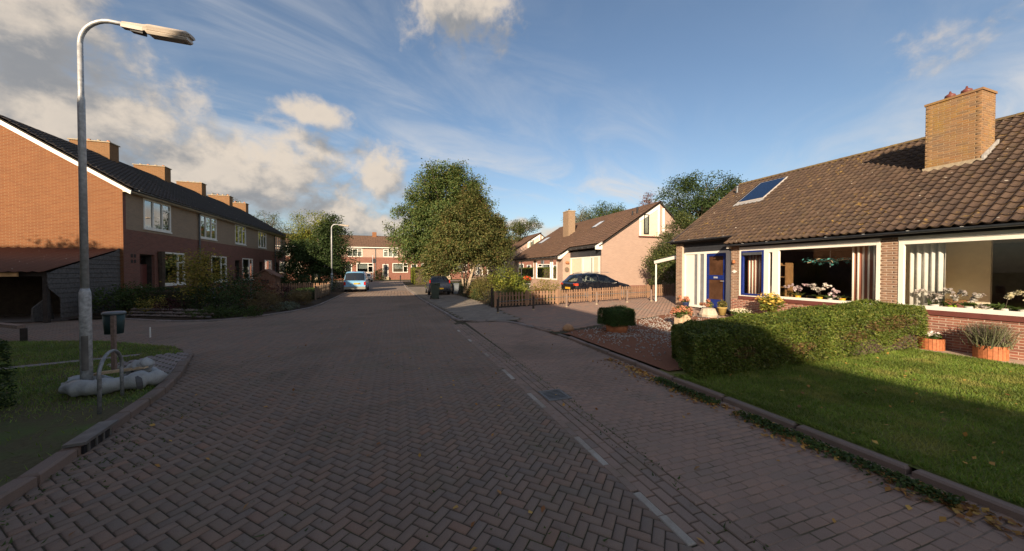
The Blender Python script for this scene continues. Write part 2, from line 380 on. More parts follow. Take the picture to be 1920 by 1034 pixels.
carpaint('paint_darkblue', (0.018, 0.026, 0.05))
carpaint('paint_white', (0.7, 0.7, 0.7))
glass('window_glass', (0.97, 0.98, 0.98), 1.35); glass('window_reflective', (0.75, 0.82, 0.82), 3.2); glass('car_glass', (0.66, 0.72, 0.70), 1.5); glass('dark_car_glass', (0.10, 0.12, 0.13), 2.0)
leafmat('hedge_leaf', [(0.063, 0.102, 0.019), (0.135, 0.172, 0.028), (0.090, 0.139, 0.023), (0.225, 0.213, 0.047)], 0.28, 0.5)
leafmat('hedge_brown', [(0.20, 0.12, 0.05), (0.15, 0.10, 0.04), (0.10, 0.10, 0.03)], 0.25)
leafmat('box_leaf', [(0.034, 0.069, 0.019), (0.069, 0.116, 0.028), (0.046, 0.089, 0.022)], 0.25, 0.45)
leafmat('birch_leaf', [(0.066, 0.110, 0.034), (0.113, 0.161, 0.048), (0.085, 0.133, 0.038), (0.208, 0.189, 0.057)], 0.3)
leafmat('rowan_leaf', [(0.087, 0.116, 0.035), (0.139, 0.146, 0.044), (0.183, 0.146, 0.052), (0.102, 0.124, 0.037), (0.073, 0.110, 0.032)], 0.3)
leafmat('dark_leaf', [(0.027, 0.050, 0.019), (0.055, 0.086, 0.025), (0.039, 0.066, 0.020)], 0.25)
leafmat('mid_leaf', [(0.041, 0.074, 0.019), (0.081, 0.115, 0.027), (0.054, 0.088, 0.020)], 0.3)
leafmat('lime_leaf', [(0.162, 0.203, 0.034), (0.270, 0.284, 0.047), (0.115, 0.162, 0.027), (0.365, 0.324, 0.068)], 0.4)
leafmat('yellow_leaf', [(0.145, 0.162, 0.032), (0.308, 0.268, 0.056), (0.454, 0.324, 0.082), (0.097, 0.121, 0.029)], 0.4)
leafmat('grey_leaf', [(0.12, 0.145, 0.10), (0.17, 0.19, 0.14), (0.09, 0.11, 0.075)], 0.2)
leafmat('red_leaf', [(0.14, 0.04, 0.025), (0.22, 0.07, 0.03), (0.08, 0.045, 0.02)], 0.3)
leafmat('purple_leaf', [(0.045, 0.014, 0.018), (0.07, 0.02, 0.022)], 0.2)
leafmat('olive_leaf', [(0.115, 0.115, 0.034), (0.189, 0.155, 0.047), (0.081, 0.095, 0.027)], 0.3)
leafmat('conifer_leaf', [(0.041, 0.068, 0.024), (0.081, 0.101, 0.030), (0.135, 0.142, 0.041)], 0.25)
leafmat('straw', [(0.22, 0.16, 0.08), (0.15, 0.105, 0.05), (0.12, 0.10, 0.04)], 0.3)
leafmat('hydrangea', [(0.58, 0.22, 0.14), (0.66, 0.30, 0.20), (0.48, 0.18, 0.10), (0.40, 0.25, 0.10)], 0.25)
leafmat('white_petal', [(0.74, 0.70, 0.64), (0.82, 0.76, 0.70), (0.66, 0.55, 0.56)], 0.3)
leafmat('cream_petal', [(0.78, 0.70, 0.48), (0.84, 0.78, 0.60)], 0.3)
leafmat('pink_petal', [(0.72, 0.55, 0.58), (0.80, 0.68, 0.68), (0.60, 0.40, 0.46)], 0.3)
leafmat('fallen_leaf', [(0.432, 0.204, 0.048), (0.528, 0.324, 0.084), (0.312, 0.132, 0.048), (0.216, 0.108, 0.048)], 0.2)
leafmat('rowan_berry', [(0.24, 0.13, 0.06), (0.2, 0.11, 0.05), (0.15, 0.10, 0.045)], 0.2)
leafmat('lavender', [(0.16, 0.18, 0.09), (0.22, 0.23, 0.12), (0.2, 0.13, 0.15), (0.12, 0.15, 0.07)], 0.25)
def stripes(name, ca, cb, period):
    m, t, b, o = new_mat(name)
    y = t.sep(pos(t))[1]
    k = t.mapr(t.math('SINE', t.math('MULTIPLY', y, 2 * math.pi / period)), 0.0, 0.3, 0, 1)
    setc(t, b, t.mix(k, ca, cb)); b.inputs['Roughness'].default_value = 0.8
stripes('striped_curtain', (0.92, 0.86, 0.74), (0.26, 0.095, 0.06), 0.115)

# ------------------------------------------------------------------ mesh helpers
def npmesh(name, verts, faces_n, idx):
    """verts (N,3); every face has faces_n corners; idx flat"""
    me = bpy.data.meshes.new(name)
    verts = np.ascontiguousarray(verts, dtype=np.float32); idx = np.ascontiguousarray(idx, dtype=np.int32)
    nf = len(idx) // faces_n
    me.vertices.add(len(verts)); me.vertices.foreach_set('co', verts.ravel())
    me.loops.add(len(idx)); me.loops.foreach_set('vertex_index', idx)
    me.polygons.add(nf); me.polygons.foreach_set('loop_start', np.arange(0, len(idx), faces_n, dtype=np.int32))
    try: me.polygons.foreach_set('loop_total', np.full(nf, faces_n, dtype=np.int32))
    except Exception: pass
    me.update(calc_edges=True)
    return me
def mesh(name, verts, faces, smooth=False):
    me = bpy.data.meshes.new(name)
    me.from_pydata([tuple(map(float, v)) for v in verts], [], faces); me.update()
    if smooth: me.polygons.foreach_set('use_smooth', [True] * len(me.polygons))
    return me
def link(name, me, mat, parent=None):
    o = bpy.data.objects.new(name, me)
    if me is not None and mat is not None and not me.materials: me.materials.append(M[mat] if isinstance(mat, str) else mat)
    COL.objects.link(o)
    if parent is not None:
        o.parent = parent
        o.matrix_parent_inverse = Matrix.Translation(-parent.location) if parent.type == 'EMPTY' else Matrix.Identity(4)
    return o
def tag(o, label=None, cat=None, group=None, kind=None):
    for k, v in (('label', label), ('category', cat), ('group', group), ('kind', kind)):
        if v: o[k] = v
    return o
def thing(name, label, cat, loc=(0, 0, 0), group=None):
    e = bpy.data.objects.new(name, None); e.empty_display_size = 0.2
    COL.objects.link(e); e.location = loc
    return tag(e, label, cat, group)
class S:
    """collects shapes that belong to one part"""
    def __init__(s): s.v = []; s.f = []
    def add(s, v, f):
        k = len(s.v); s.v += [tuple(p) for p in v]; s.f += [tuple(i + k for i in q) for q in f]; return s
    def box(s, x0, x1, y0, y1, z0, z1):
        v = [(x, y, z) for z in (z0, z1) for y in (y0, y1) for x in (x0, x1)]
        return s.add(v, [(0, 2, 3, 1), (4, 5, 7, 6), (0, 1, 5, 4), (2, 6, 7, 3), (0, 4, 6, 2), (1, 3, 7, 5)])
    def obox(s, c, size, rz=0.0, ry=0.0, rx=0.0):
        m = Matrix.Translation(c) @ Matrix.Rotation(rz, 4, 'Z') @ Matrix.Rotation(ry, 4, 'Y') @ Matrix.Rotation(rx, 4, 'X')
        a, b, d = size[0] / 2, size[1] / 2, size[2] / 2
        v = [m @ Vector((x, y, z)) for z in (-d, d) for y in (-b, b) for x in (-a, a)]
        return s.add(v, [(0, 2, 3, 1), (4, 5, 7, 6), (0, 1, 5, 4), (2, 6, 7, 3), (0, 4, 6, 2), (1, 3, 7, 5)])
    def prism(s, poly, axis, a, b):
        """poly of 2-D points swept along axis x, y or z from a to b"""
        n = len(poly)
        def P(p, h): return {'x': (h, p[0], p[1]), 'y': (p[0], h, p[1]), 'z': (p[0], p[1], h)}[axis]
        v = [P(p, a) for p in poly] + [P(p, b) for p in poly]
        f = [tuple(range(n)), tuple(range(2 * n - 1, n - 1, -1))] + [(i, i + n, (i + 1) % n + n, (i + 1) % n) for i in range(n)]
        return s.add(v, f)
    def tube(s, pts, rad, n=8, cap=True):
        pts = [Vector(p) for p in pts]
        rad = [rad] * len(pts) if isinstance(rad, (int, float)) else rad
        v = []; f = []
        for i, p in enumerate(pts):
            d = (pts[min(i + 1, len(pts) - 1)] - pts[max(i - 1, 0)]).normalized()
            a = d.orthogonal().normalized() if i == 0 else (pa - d * pa.dot(d)).normalized()
            pa = a; b = d.cross(a)
            v += [p + (a * math.cos(2 * math.pi * k / n) + b * math.sin(2 * math.pi * k / n)) * rad[i] for k in range(n)]
        for i in range(len(pts) - 1):
            for k in range(n):
                f.append((i * n + k, i * n + (k + 1) % n, (i + 1) * n + (k + 1) % n, (i + 1) * n + k))
        if cap: f += [tuple(range(n - 1, -1, -1)), tuple(range((len(pts) - 1) * n, len(pts) * n))]
        return s.add(v, f)
    def lathe(s, prof, c=(0, 0, 0), n=16, axis='z'):
        v = []; f = []
        for r, h in prof:
            for k in range(n):
                a = 2 * math.pi * k / n
                q = {'z': (r * math.cos(a), r * math.sin(a), h), 'y': (r * math.cos(a), h, r * math.sin(a)), 'x': (h, r * math.cos(a), r * math.sin(a))}[axis]
                v.append((c[0] + q[0], c[1] + q[1], c[2] + q[2]))
        for i in range(len(prof) - 1):
            for k in range(n): f.append((i * n + k, i * n + (k + 1) % n, (i + 1) * n + (k + 1) % n, (i + 1) * n + k))
        f += [tuple(range(n - 1, -1, -1)), tuple(range((len(prof) - 1) * n, len(prof) * n))]
        return s.add(v, f)
    def go(s, name, mat, parent=None, smooth=False): return link(name, mesh(name, s.v, s.f, smooth), mat, parent)
def box(name, mat, parent, *b): return S().box(*b).go(name, mat, parent)
def strip_mesh(name, mat, parent, xs, ys, zf):
    """ground sheet over a grid, height zf(x, y)"""
    xs = list(xs); ys = list(ys)
    v = [(x, y, zf(x, y)) for y in ys for x in xs]; n = len(xs)
    f = [(j * n + i, j * n + i + 1, (j + 1) * n + i + 1, (j + 1) * n + i) for j in range(len(ys) - 1) for i in range(n - 1)]
    return link(name, mesh(name, v, f), mat, parent)
def inside(poly, x, y):
    """numpy point-in-polygon"""
    x = np.asarray(x); y = np.asarray(y); r = np.zeros(x.shape, bool); n = len(poly)
    for i in range(n):
        (x0, y0), (x1, y1) = poly[i], poly[(i + 1) % n]
        if y0 == y1: continue
        c = ((y0 > y) != (y1 > y)) & (x < (x1 - x0) * (y - y0) / (y1 - y0) + x0)
        r ^= c
    return r
def replicate(name, bv, bf, mats, mat, parent):
    """one mesh out of many placed copies: bv (k,3), bf quads, mats list of (3x3, offset)"""
    bv = np.asarray(bv, float); bf = np.asarray(bf, int); n = len(mats)
    Rm = np.array([m[0] for m in mats]); T = np.array([m[1] for m in mats])
    v = np.einsum('nij,kj->nki', Rm, bv) + T[:, None, :]
    idx = (bf[None] + (np.arange(n) * len(bv))[:, None, None]).reshape(-1)
    return link(name, npmesh(name, v.reshape(-1, 3), bf.shape[1], idx), mat, parent)
def rotz(a): return np.array([[math.cos(a), -math.sin(a), 0], [math.sin(a), math.cos(a), 0], [0, 0, 1]])
def roty(a): return np.array([[math.cos(a), 0, math.sin(a)], [0, 1, 0], [-math.sin(a), 0, math.cos(a)]])
def rotx(a): return np.array([[1, 0, 0], [0, math.cos(a), -math.sin(a)], [0, math.sin(a), math.cos(a)]])

def leaves(name, pts, size, mat, parent, up=0.35, out=None, aspect=0.5, jitter=0.3, rng=RNG, droop=0.0):
    """leaf-sized rhombs at pts"""
    pts = np.asarray(pts, float); n = len(pts)
    d = rng.normal(size=(n, 3)); d[:, 2] = d[:, 2] * 0.6 - droop
    if out is not None: d += np.asarray(out) * 0.5
    d /= np.linalg.norm(d, axis=1, keepdims=True) + 1e-9
    nr = rng.normal(size=(n, 3)); nr[:, 2] += up * 2
    if out is not None: nr += np.asarray(out) * 1.1
    s = np.cross(d, nr); s /= np.linalg.norm(s, axis=1, keepdims=True) + 1e-9
    nn = np.cross(s, d)
    L = size * (1 + jitter * rng.uniform(-1, 1, n))[:, None]; W = L * aspect
    a = pts - d * L * 0.5; b = pts + d * L * 0.5
    c1 = pts + s * W * 0.5 + nn * L * 0.08 - d * L * 0.05; c2 = pts - s * W * 0.5 + nn * L * 0.08 - d * L * 0.05
    v = np.stack([a, c1, b, c2], 1).reshape(-1, 3)
    return link(name, npmesh(name, v, 4, np.arange(4 * n)), mat, parent)
def blades(name, pts, h, wd, mat, parent, lean=0.35, rng=RNG):
    pts = np.asarray(pts, float); n = len(pts)
    a = rng.uniform(0, 2 * math.pi, n); hh = h * rng.uniform(0.55, 1.25, n)
    t = np.stack([np.cos(a), np.sin(a), np.zeros(n)], 1) * wd * 0.5
    ln = rng.normal(size=(n, 2)) * lean
    tip = pts + np.stack([ln[:, 0] * hh, ln[:, 1] * hh, hh], 1)
    v = np.stack([pts - t, pts + t, tip], 1).reshape(-1, 3)
    return link(name, npmesh(name, v, 3, np.arange(3 * n)), mat, parent)
def ellipsoid_pts(n, c, r, shell=2.4, rng=RNG, zmin=None):
    d = rng.normal(size=(n, 3)); d /= np.linalg.norm(d, axis=1, keepdims=True)
    q = rng.uniform(0, 1, n) ** (1 / shell)
    p = d * q[:, None]
    o = np.array(c) + p * np.array(r)
    if zmin is not None: o[:, 2] = np.where(o[:, 2] < zmin, zmin + np.abs(o[:, 2] - zmin) * 0.3, o[:, 2])
    return o, d

# ================================================================== SETTING
def ss(a, b, x):
    t = min(1, max(0, (x - a) / (b - a))); return t * t * (3 - 2 * t)
def zg(x, y):
    """height of the plots on the house side of the road"""
    if x < 4.7: return 0.06
    return 0.08 + ss(7, 13, y) * (-0.02 + 0.03 * min(x - 4.8, 10))
zgv = np.vectorize(zg)
def struct(o): o['kind'] = 'structure'; return o

ground = struct(strip_mesh('ground', 'far_earth', None, (-400, -60, -18, 0, 30, 80, 400), (-300, -60, 0, 40, 90, 200, 700), lambda x, y: -0.09))

def sheet(name, mat, parent, poly, z):
    return link(name, mesh(name, [(x, y, z(x, y) if callable(z) else z) for x, y in poly], [tuple(range(len(poly)))]), mat, parent)

# ---- road
road = struct(sheet('road', 'joint_sand', None, [(-17, -6), (4.6, -6), (4.6, 13), (2.6, 14), (1.75, 34.3), (-4.2, 34.3), (-4.2, 21), (-17, 19)], -0.009))
sheet('road_surface', 'road_far', road, [(-4.2, 34.25), (1.75, 34.25), (0.9, 60), (24, 60), (24, 66.6), (-50, 66.6), (-50, 60), (-4.4, 60)], -0.002)
ROAD_POLY = [(-3.2, -6), (-3.14, 4.2), (-3.32, 5.45), (-3.52, 6.8), (-4.0, 8.5), (-4.4, 9.6), (-5.1, 10.75), (-7.4, 12.25), (-12, 13.7), (-16.5, 14.2), (-16.5, 18.2), (-13.2, 18.2),
             (-10.5, 17.95), (-8.5, 16.55), (-6.6, 15.9), (-5.5, 16.8), (-4.65, 18.1), (-3.95, 21.3), (-3.95, 34.2), (1.1, 34.2), (1.5, 24.3), (2.15, 14), (2.03, 12), (1.99, 9), (2.03, -6)]
def paver_base(l, w_, h=0.03, ch=0.007):
    a, b = l / 2, w_ / 2
    v = [(x, y, -h) for x, y in ((-a, -b), (a, -b), (a, b), (-a, b))] + [(x, y, -ch) for x, y in ((-a, -b), (a, -b), (a, b), (-a, b))] + \
        [(x, y, 0.0) for x, y in ((-a + ch, -b + ch), (a - ch, -b + ch), (a - ch, b - ch), (-a + ch, b - ch))]
    f = [(8, 9, 10, 11)] + [(i, (i + 1) % 4, 4 + (i + 1) % 4, 4 + i) for i in range(4)] + [(4 + i, 4 + (i + 1) % 4, 8 + (i + 1) % 4, 8 + i) for i in range(4)]
    return v, f
def lay(place, base, name, stuffname, mat, parent, single=300, tilt=0.006, dz=0.0025, rng=RNG):
    """place: list of (x, y, z, angle); the pieces that show largest become objects, the rest one mesh"""
    def visible(p):
        k = p[0] * 0.322 + p[1] * 0.947; l = p[0] * 0.947 - p[1] * 0.322
        return k > 0.75 and abs(l) < k * 1.52 and k < 60
    place = sorted(place, key=lambda p: (0 if visible(p) else 1, p[0] ** 2 + p[1] ** 2 + (p[2] - 1.95) ** 2))
    bm = mesh(name, base[0], base[1]); bm.materials.append(M[mat])
    for (x, y, z, a) in place[:single]:
        o = link(name, bm, None, parent)
        o.location = (x, y, z + rng.uniform(-dz, dz)); o.rotation_euler = (rng.normal() * tilt, rng.normal() * tilt, a + rng.normal() * 0.008)
    rest = place[single:]
    if rest:
        mats = [(rotz(a + rng.normal() * 0.008) @ rotx(rng.normal() * tilt) @ roty(rng.normal() * tilt), (x, y, z + rng.uniform(-dz, dz))) for x, y, z, a in rest]
        replicate(stuffname, base[0], base[1], mats, mat, parent)['kind'] = 'stuff'
def herring(poly, wd=0.088, ang=R(45)):
    xs = [p[0] for p in poly]; ys = [p[1] for p in poly]; c, s = math.cos(ang), math.sin(ang)
    cx, cy = (min(xs) + max(xs)) / 2, (min(ys) + max(ys)) / 2; rad = int(math.hypot(max(xs) - min(xs), max(ys) - min(ys)) / 2 / wd) + 3
    i, j = np.meshgrid(np.arange(-rad, rad), np.arange(-rad, rad))
    k = (i - j) % 4
    out_ = []
    for sel, dx_, dy_, a in ((k == 0, 1.0, 0.5, ang), (k == 3, 0.5, 1.0, ang + math.pi / 2)):
        u = (i[sel] + dx_) * wd; v = (j[sel] + dy_) * wd
        x = cx + u * c - v * s; y = cy + u * s + v * c
        ok = inside(poly, x, y)
        out_ += [(px, py, 0.0, a) for px, py in zip(x[ok], y[ok])]
    return out_
lay(herring(ROAD_POLY), paver_base(0.1675, 0.0795, 0.03, 0.008), 'paver', 'paver_field', 'paver', road, tilt=0.008, dz=0.002)
# gutter rows, parking strip, white dash stones
gut = []
for r_, x in enumerate((2.07, 2.18, 2.29, 2.40)):
    y = -6 + 0.07 * r_
    while y < 12.2:
        gut.append((x - 0.10 * max(0, y - 7) / 5, y, 0.004, math.pi / 2)); y += 0.212
lay(gut, paver_base(0.203, 0.1), 'gutter_paver', 'gutter_paver_field', 'gutter_paver', road, single=110)
park = []
sheet('parking_bed', 'strip_sand', road, [(2.46, -6), (4.68, -6), (4.7, 9.4), (4.4, 10.9), (4.0, 12.4), (2.46, 12.8)], -0.0045)
for r_ in range(0, 212):
    y = -5.9 + r_ * 0.0865
    x = 2.55 + (0.088 if r_ % 2 else 0)
    while x < 4.64:
        if inside([(2.45, -6), (4.62, -6), (4.63, 9.2), (4.35, 10.8), (4.0, 12.2), (2.45, 12.7)], np.array([x]), np.array([y]))[0]: park.append((x, y, 0.0, 0.0))
        x += 0.1755
half = [(2.505, -5.9 + r_ * 0.0865, 0.0, 0.0) for r_ in range(1, 212, 2)]
lay(half, paver_base(0.08, 0.0805, 0.03, 0.006), 'half_paver', 'half_paver_field', 'parking_paver', road, single=60)
lay(park, paver_base(0.169, 0.0805, 0.03, 0.006), 'parking_paver', 'parking_paver_field', 'parking_paver', road, single=240, tilt=0.01)
dash = []
for y0 in (1.1, 2.0, 3.05, 4.55, 5.9, 7.6, 9.3, 10.9, -0.4):
    for k in range(2 if y0 < 6 else 1):
        dash.append((1.985 - 0.10 * max(0, y0 - 7) / 5, y0 + k * 0.305, 0.007, math.pi / 2))
y = -5.9
edge = []
while y < 12.1:
    if all(abs(y - d[1]) > 0.25 for d in dash): edge.append((1.985 - 0.10 * max(0, y - 7) / 5, y, 0.0065, math.pi / 2))
    y += 0.212
lay(edge, paver_base(0.203, 0.085), 'edge_paver', 'edge_paver_field', 'gutter_paver', road, single=80)
lay(dash, paver_base(0.297, 0.075), 'white_dash_stone', 'x', 'white_paver', road, single=100)

# ---- sidewalk with slabs
sidewalk = struct(sheet('sidewalk', 'joint_sand', None, [(2.35, 12.75), (4.6, 12.0), (4.75, 16.6), (4.75, 28), (3.5, 60), (1.0, 60), (1.62, 24.3), (2.3, 14)], 0.04))
slab = []
for j in range(0, 110):
    y = 12.5 + j * 0.304
    x0 = 2.45 + (1.62 - 2.35) * max(0, y - 13) / 11
    for i in range(9):
        x = x0 + 0.1 + i * 0.304 + (0.15 if j % 2 else 0)
        if inside([(2.4, 12.85), (4.5, 12.1), (4.68, 16.6), (4.7, 40), (1.0, 40), (1.68, 24.3), (2.4, 14)], np.array([x]), np.array([y]))[0]: slab.append((x, y, 0.06, 0.0))
lay(slab, paver_base(0.298, 0.298, 0.03, 0.006), 'slab', 'slab_field', 'sidewalk_slab', sidewalk)

# ---- kerbs
def kerb_run(name, pts, top, width, seg, mat='kerb_stone'):
    root = None
    L = [0]
    for a, b in zip(pts, pts[1:]): L.append(L[-1] + math.hypot(b[0] - a[0], b[1] - a[1]))
    n = int(L[-1] / seg)
    def at(s):
        for i in range(len(pts) - 1):
            if s <= L[i + 1] or i == len(pts) - 2:
                t = (s - L[i]) / (L[i + 1] - L[i]); return [pts[i][k] + t * (pts[i + 1][k] - pts[i][k]) for k in range(2)]
    bed = []
    for s_ in np.linspace(0, L[-1], n + 1): bed.append(at(s_))
    b = S()
    for p, q in zip(bed, bed[1:]):
        b.obox(((p[0] + q[0]) / 2, (p[1] + q[1]) / 2, -0.045), (math.hypot(q[0] - p[0], q[1] - p[1]), width * 0.8, 0.08), math.atan2(q[1] - p[1], q[0] - p[0]))
    root = struct(b.go(name, 'joint_sand'))
    h = 0.14; a = seg * 0.985 / 2; wv = width / 2; ch = 0.018
    v, f = paver_base(seg * 0.985, width, h, ch)
    bm = mesh('kerb_stone', v, f); bm.materials.append(M[mat])
    for k, (p, q) in enumerate(zip(bed, bed[1:])):
        z = top(k / max(1, n - 1)) if callable(top) else top
        o = link('kerb_stone', bm, None, root)
        o.location = ((p[0] + q[0]) / 2, (p[1] + q[1]) / 2, z + random.uniform(-0.004, 0.004))
        o.rotation_euler = (random.gauss(0, 0.008), random.gauss(0, 0.004), math.atan2(q[1] - p[1], q[0] - p[0]) + random.gauss(0, 0.004))
    return root
kerb_run('kerb_by_lawn', [(4.63, -6), (4.65, 5), (4.68, 9.1), (4.43, 10.6)], lambda t: 0.07 if t < 0.9 else 0.045, 0.115, 0.95, 'kerb_dark')
kerb_run('kerb_by_driveway', [(4.4, 10.65), (4.2, 11.6), (3.9, 12.3), (2.55, 12.75), (2.25, 13.3), (2.2, 14)], 0.055, 0.13, 0.4)
kerb_run('kerb_by_sidewalk', [(2.2, 14.05), (1.56, 24.3), (1.15, 34), (0.95, 60)], 0.065, 0.12, 0.9)
kerb_run('kerb_by_lamp', [(-3.2, -6), (-3.14, 4.2), (-3.32, 5.45), (-3.52, 6.8), (-3.75, 7.7), (-4.03, 8.5), (-4.25, 9.05), (-4.42, 9.6), (-4.75, 10.2)], lambda t: 0.1 if t < 0.93 else 0.06, 0.15, 0.5, 'kerb_dark')
kerb_run('kerb_by_border', [(-10.6, 18.05), (-8.6, 16.68), (-7.6, 16.2), (-6.65, 16.03), (-6.0, 16.3), (-5.6, 16.95), (-4.75, 18.2), (-4.3, 19.6), (-4.06, 21.3), (-4.06, 34), (-4.5, 60)], 0.05, 0.10, 0.6)

# ---- plots
drive = struct(strip_mesh('driveway', 'joint_sand', None, np.linspace(4.5, 17.2, 14), np.linspace(9.2, 16.35, 10), lambda x, y: zg(x, y) - 0.016))
dp = []
for r_ in range(0, 72):
    y = 9.25 + r_ * 0.099
    x = 4.4 + (0.1 if r_ % 2 else 0)
    while x < 17:
        if inside([(4.45, 10.7), (4.7, 9.5), (10.25, 11.0), (11.6, 9.7), (12.3, 9.6), (12.6, 9.75), (12.6, 13.0), (17, 13.0), (17, 16.3), (4.75, 16.3), (4.6, 12.1), (4.05, 12.2)], np.array([x]), np.array([y]))[0]:
            dp.append((x, y, zg(x, y), 0.0))
        x += 0.206
lay(dp, paver_base(0.2, 0.093), 'driveway_paver', 'driveway_paver_field', 'driveway_paver', drive, single=300)
bed = struct(strip_mesh('gravel_bed', 'bark_mulch', None, np.linspace(4.74, 12.3, 16), np.linspace(5.0, 11.2, 14), lambda x, y: zg(x, y) + (0.012 if y < 9.25 + (x - 4.7) * 0.3 and (x < 10.3 or y < 10.95 - (x - 10.3) * 1.15) else -0.05)))
rg = np.random.default_rng(3)
gx = rg.uniform(4.9, 11.3, 14000); gy = rg.uniform(5.6, 10.9, 14000)
dens = np.exp(-((gx - 6.9 - 0.25 * (gy - 8)) / 1.5) ** 2 - ((gy - 8.3) / 1.25) ** 2) + 0.75 * np.exp(-((gx - 8.9) / 1.0) ** 2 - ((gy - 9.5) / 0.7) ** 2) + 0.12
patchy = 0.5 + 0.5 * np.sin(gx * 3.1 + 1.3 * np.sin(gy * 2.2)) * np.sin(gy * 3.7 + np.sin(gx * 1.7))
ok = (rg.uniform(0, 1, 14000) < 0.62 * dens * (0.15 + 1.0 * patchy)) & (gy < 9.15 + (gx - 4.7) * 0.3)
gx, gy = gx[ok], gy[ok]
octa_v = [(1, 0, 0), (0, 1, 0), (-1, 0, 0), (0, -1, 0), (0, 0, 0.8), (0.1, 0.1, -0.4)]
octa_f = [(0, 1, 4), (1, 2, 4), (2, 3, 4), (3, 0, 4), (1, 0, 5), (2, 1, 5), (3, 2, 5), (0, 3, 5)]
mats = [(rotz(rg.uniform(0, 6)) @ rotx(rg.normal() * 0.5) @ np.diag(rg.uniform(0.016, 0.038, 3)), (x, y, zg(x, y) + 0.018)) for x, y in zip(gx, gy)]
tag(replicate('white_gravel', octa_v, octa_f, mats, 'gravel', None), 'white gravel scattered over red bark in the front bed', 'gravel', kind='stuff')

lawn = struct(strip_mesh('lawn', 'turf_soil', None, np.linspace(4.66, 11.7, 10), np.linspace(-6, 5.2, 10), lambda x, y: 0.068))
strip = struct(sheet('wall_foot_path', 'foot_path', None, [(11.65, -6), (12.4, -6), (12.4, 5.4), (11.65, 5.4)], 0.082))
gp = np.concatenate([np.stack([rg.uniform(4.69, 4.78, 3500), rg.uniform(-1, 4.8, 3500), np.full(3500, 0.08)], 1), np.stack([rg.uniform(4.75, 11.66, 110000), rg.uniform(-1.0, 4.75, 110000), np.full(110000, 0.075)], 1)])
tag(blades('grass', gp, 0.042, 0.011, 'grass_blade', None, 0.5, rg), 'short mown grass of the front lawn', 'grass', kind='stuff')

left_poly = [(-17, -6), (-17, 13.9), (-12, 13.55), (-7.4, 12.1), (-5.15, 10.6), (-4.5, 9.6), (-4.1, 8.5), (-3.6, 6.8), (-3.4, 5.4), (-3.22, 4.2), (-3.28, -6)]
verge = struct(sheet('grass_verge', 'verge_soil', None, left_poly, 0.06))
vx = rg.uniform(-10.5, -3.3, 90000); vy = rg.uniform(4.0, 13.6, 90000)
paths = [[(-8.5, 8.75), (-5.4, 9.72), (-5.4, 9.95), (-8.5, 9.0)], [(-5.45, 9.0), (-4.9, 9.75), (-4.45, 9.7), (-3.65, 7.2), (-4.05, 7.05), (-4.7, 8.3)]]
ok = inside([(a, b) for a, b in left_poly], vx, vy) & ~inside(paths[0], vx, vy) & ~inside(paths[1], vx, vy) & (rg.uniform(0, 1, 90000) < np.clip((vy - 5.9) * 0.9 + 0.15 * np.sin(vx * 3) * np.sin(vy * 4), 0.05, 1))
vp = np.stack([vx, vy, np.full(len(vx), 0.06)], 1)[ok]
tag(blades('verge_grass', vp, 0.05, 0.012, 'grass_worn', None, 0.5, rg), 'worn grass on the verge round the lamp post', 'grass', kind='stuff')
sheet('path_strip', 'kerb_stone', verge, paths[0], 0.07)
patch_p = []
for r_ in range(0, 40):
    for c_ in range(0, 30):
        x = -5.6 + c_ * 0.106; y = 6.9 + r_ * 0.208 * 0.5 * 2 + (0.1 if c_ % 2 else 0)
        if inside(paths[1], np.array([x]), np.array([y]))[0]: patch_p.append((x, y, 0.078, math.pi / 2 + 0.35))
lay(patch_p, paver_base(0.196, 0.096), 'brick_paver', 'x', 'kerb_stone', verge, single=300)

border_poly = [(-12.0, 17.9), (-10.5, 18.12), (-8.56, 16.78), (-7.6, 16.3), (-6.65, 16.13), (-6.05, 16.4), (-5.68, 17.0), (-4.85, 18.25), (-4.4, 19.6), (-4.14, 21.3), (-4.14, 60), (-12, 60)]
struct(sheet('garden_border', 'garden_soil', None, border_poly, 0.05))
struct(sheet('carport_floor', 'kerb_stone', None, [(-30, 17.6), (-12.02, 17.85), (-12.02, 21), (-30, 21)], 0.03))
struct(strip_mesh('shrub_garden', 'garden_soil', None, np.linspace(4.72, 9.3, 6), np.linspace(16.3, 40, 8), lambda x, y: zg(x, y) - 0.01))
struct(strip_mesh('neighbour_driveway', 'driveway_paver', None, np.linspace(9.25, 24, 6), np.linspace(16.32, 40, 8), lambda x, y: zg(x, y) - 0.012))
struct(sheet('far_verge', 'turf_soil', None, [(-50, 66.6), (30, 66.6), (30, 69.2), (-50, 69.2)], 0.12))

# ---- fallen leaves and weeds in the gutter by the lawn
lx = np.concatenate([4.5 - np.abs(rg.normal(size=2200)) * 0.17, rg.uniform(4.8, 11, 110), rg.uniform(-3, 4, 160)])
ly = np.concatenate([rg.uniform(0.2, 6.4, 2200), rg.uniform(0.5, 5, 110), rg.uniform(1.5, 16, 160)])
keep = rg.uniform(0, 1, len(lx)) < np.where(np.arange(len(lx)) < 2200, 0.35 + 0.5 * (np.sin(ly * 5) > 0), 1)
lz = np.where(lx > 4.75, 0.105, 0.016)
lp = np.stack([lx, ly, lz], 1)[keep]
tag(leaves('fallen_leaves', lp, 0.055, 'fallen_leaf', None, up=2.0, aspect=0.7, rng=rg), 'orange and yellow fallen leaves along the lawn kerb', 'leaves', kind='stuff')
wx = 4.46 - np.abs(rg.normal(size=5200)) * 0.10; wy = rg.uniform(0.0, 4.9, 5200)
ok = (np.sin(wy * 3.3) + np.sin(wy * 8.1 + 1) > -0.9) & (wx > 4.1)
tag(leaves('gutter_weeds', np.stack([wx, wy, 0.008 + rg.uniform(0, 0.05, 5200)], 1)[ok], 0.04, 'mid_leaf', None, up=1.0, aspect=0.55, rng=rg), 'small green weeds growing along the lawn kerb', 'weeds', kind='stuff')
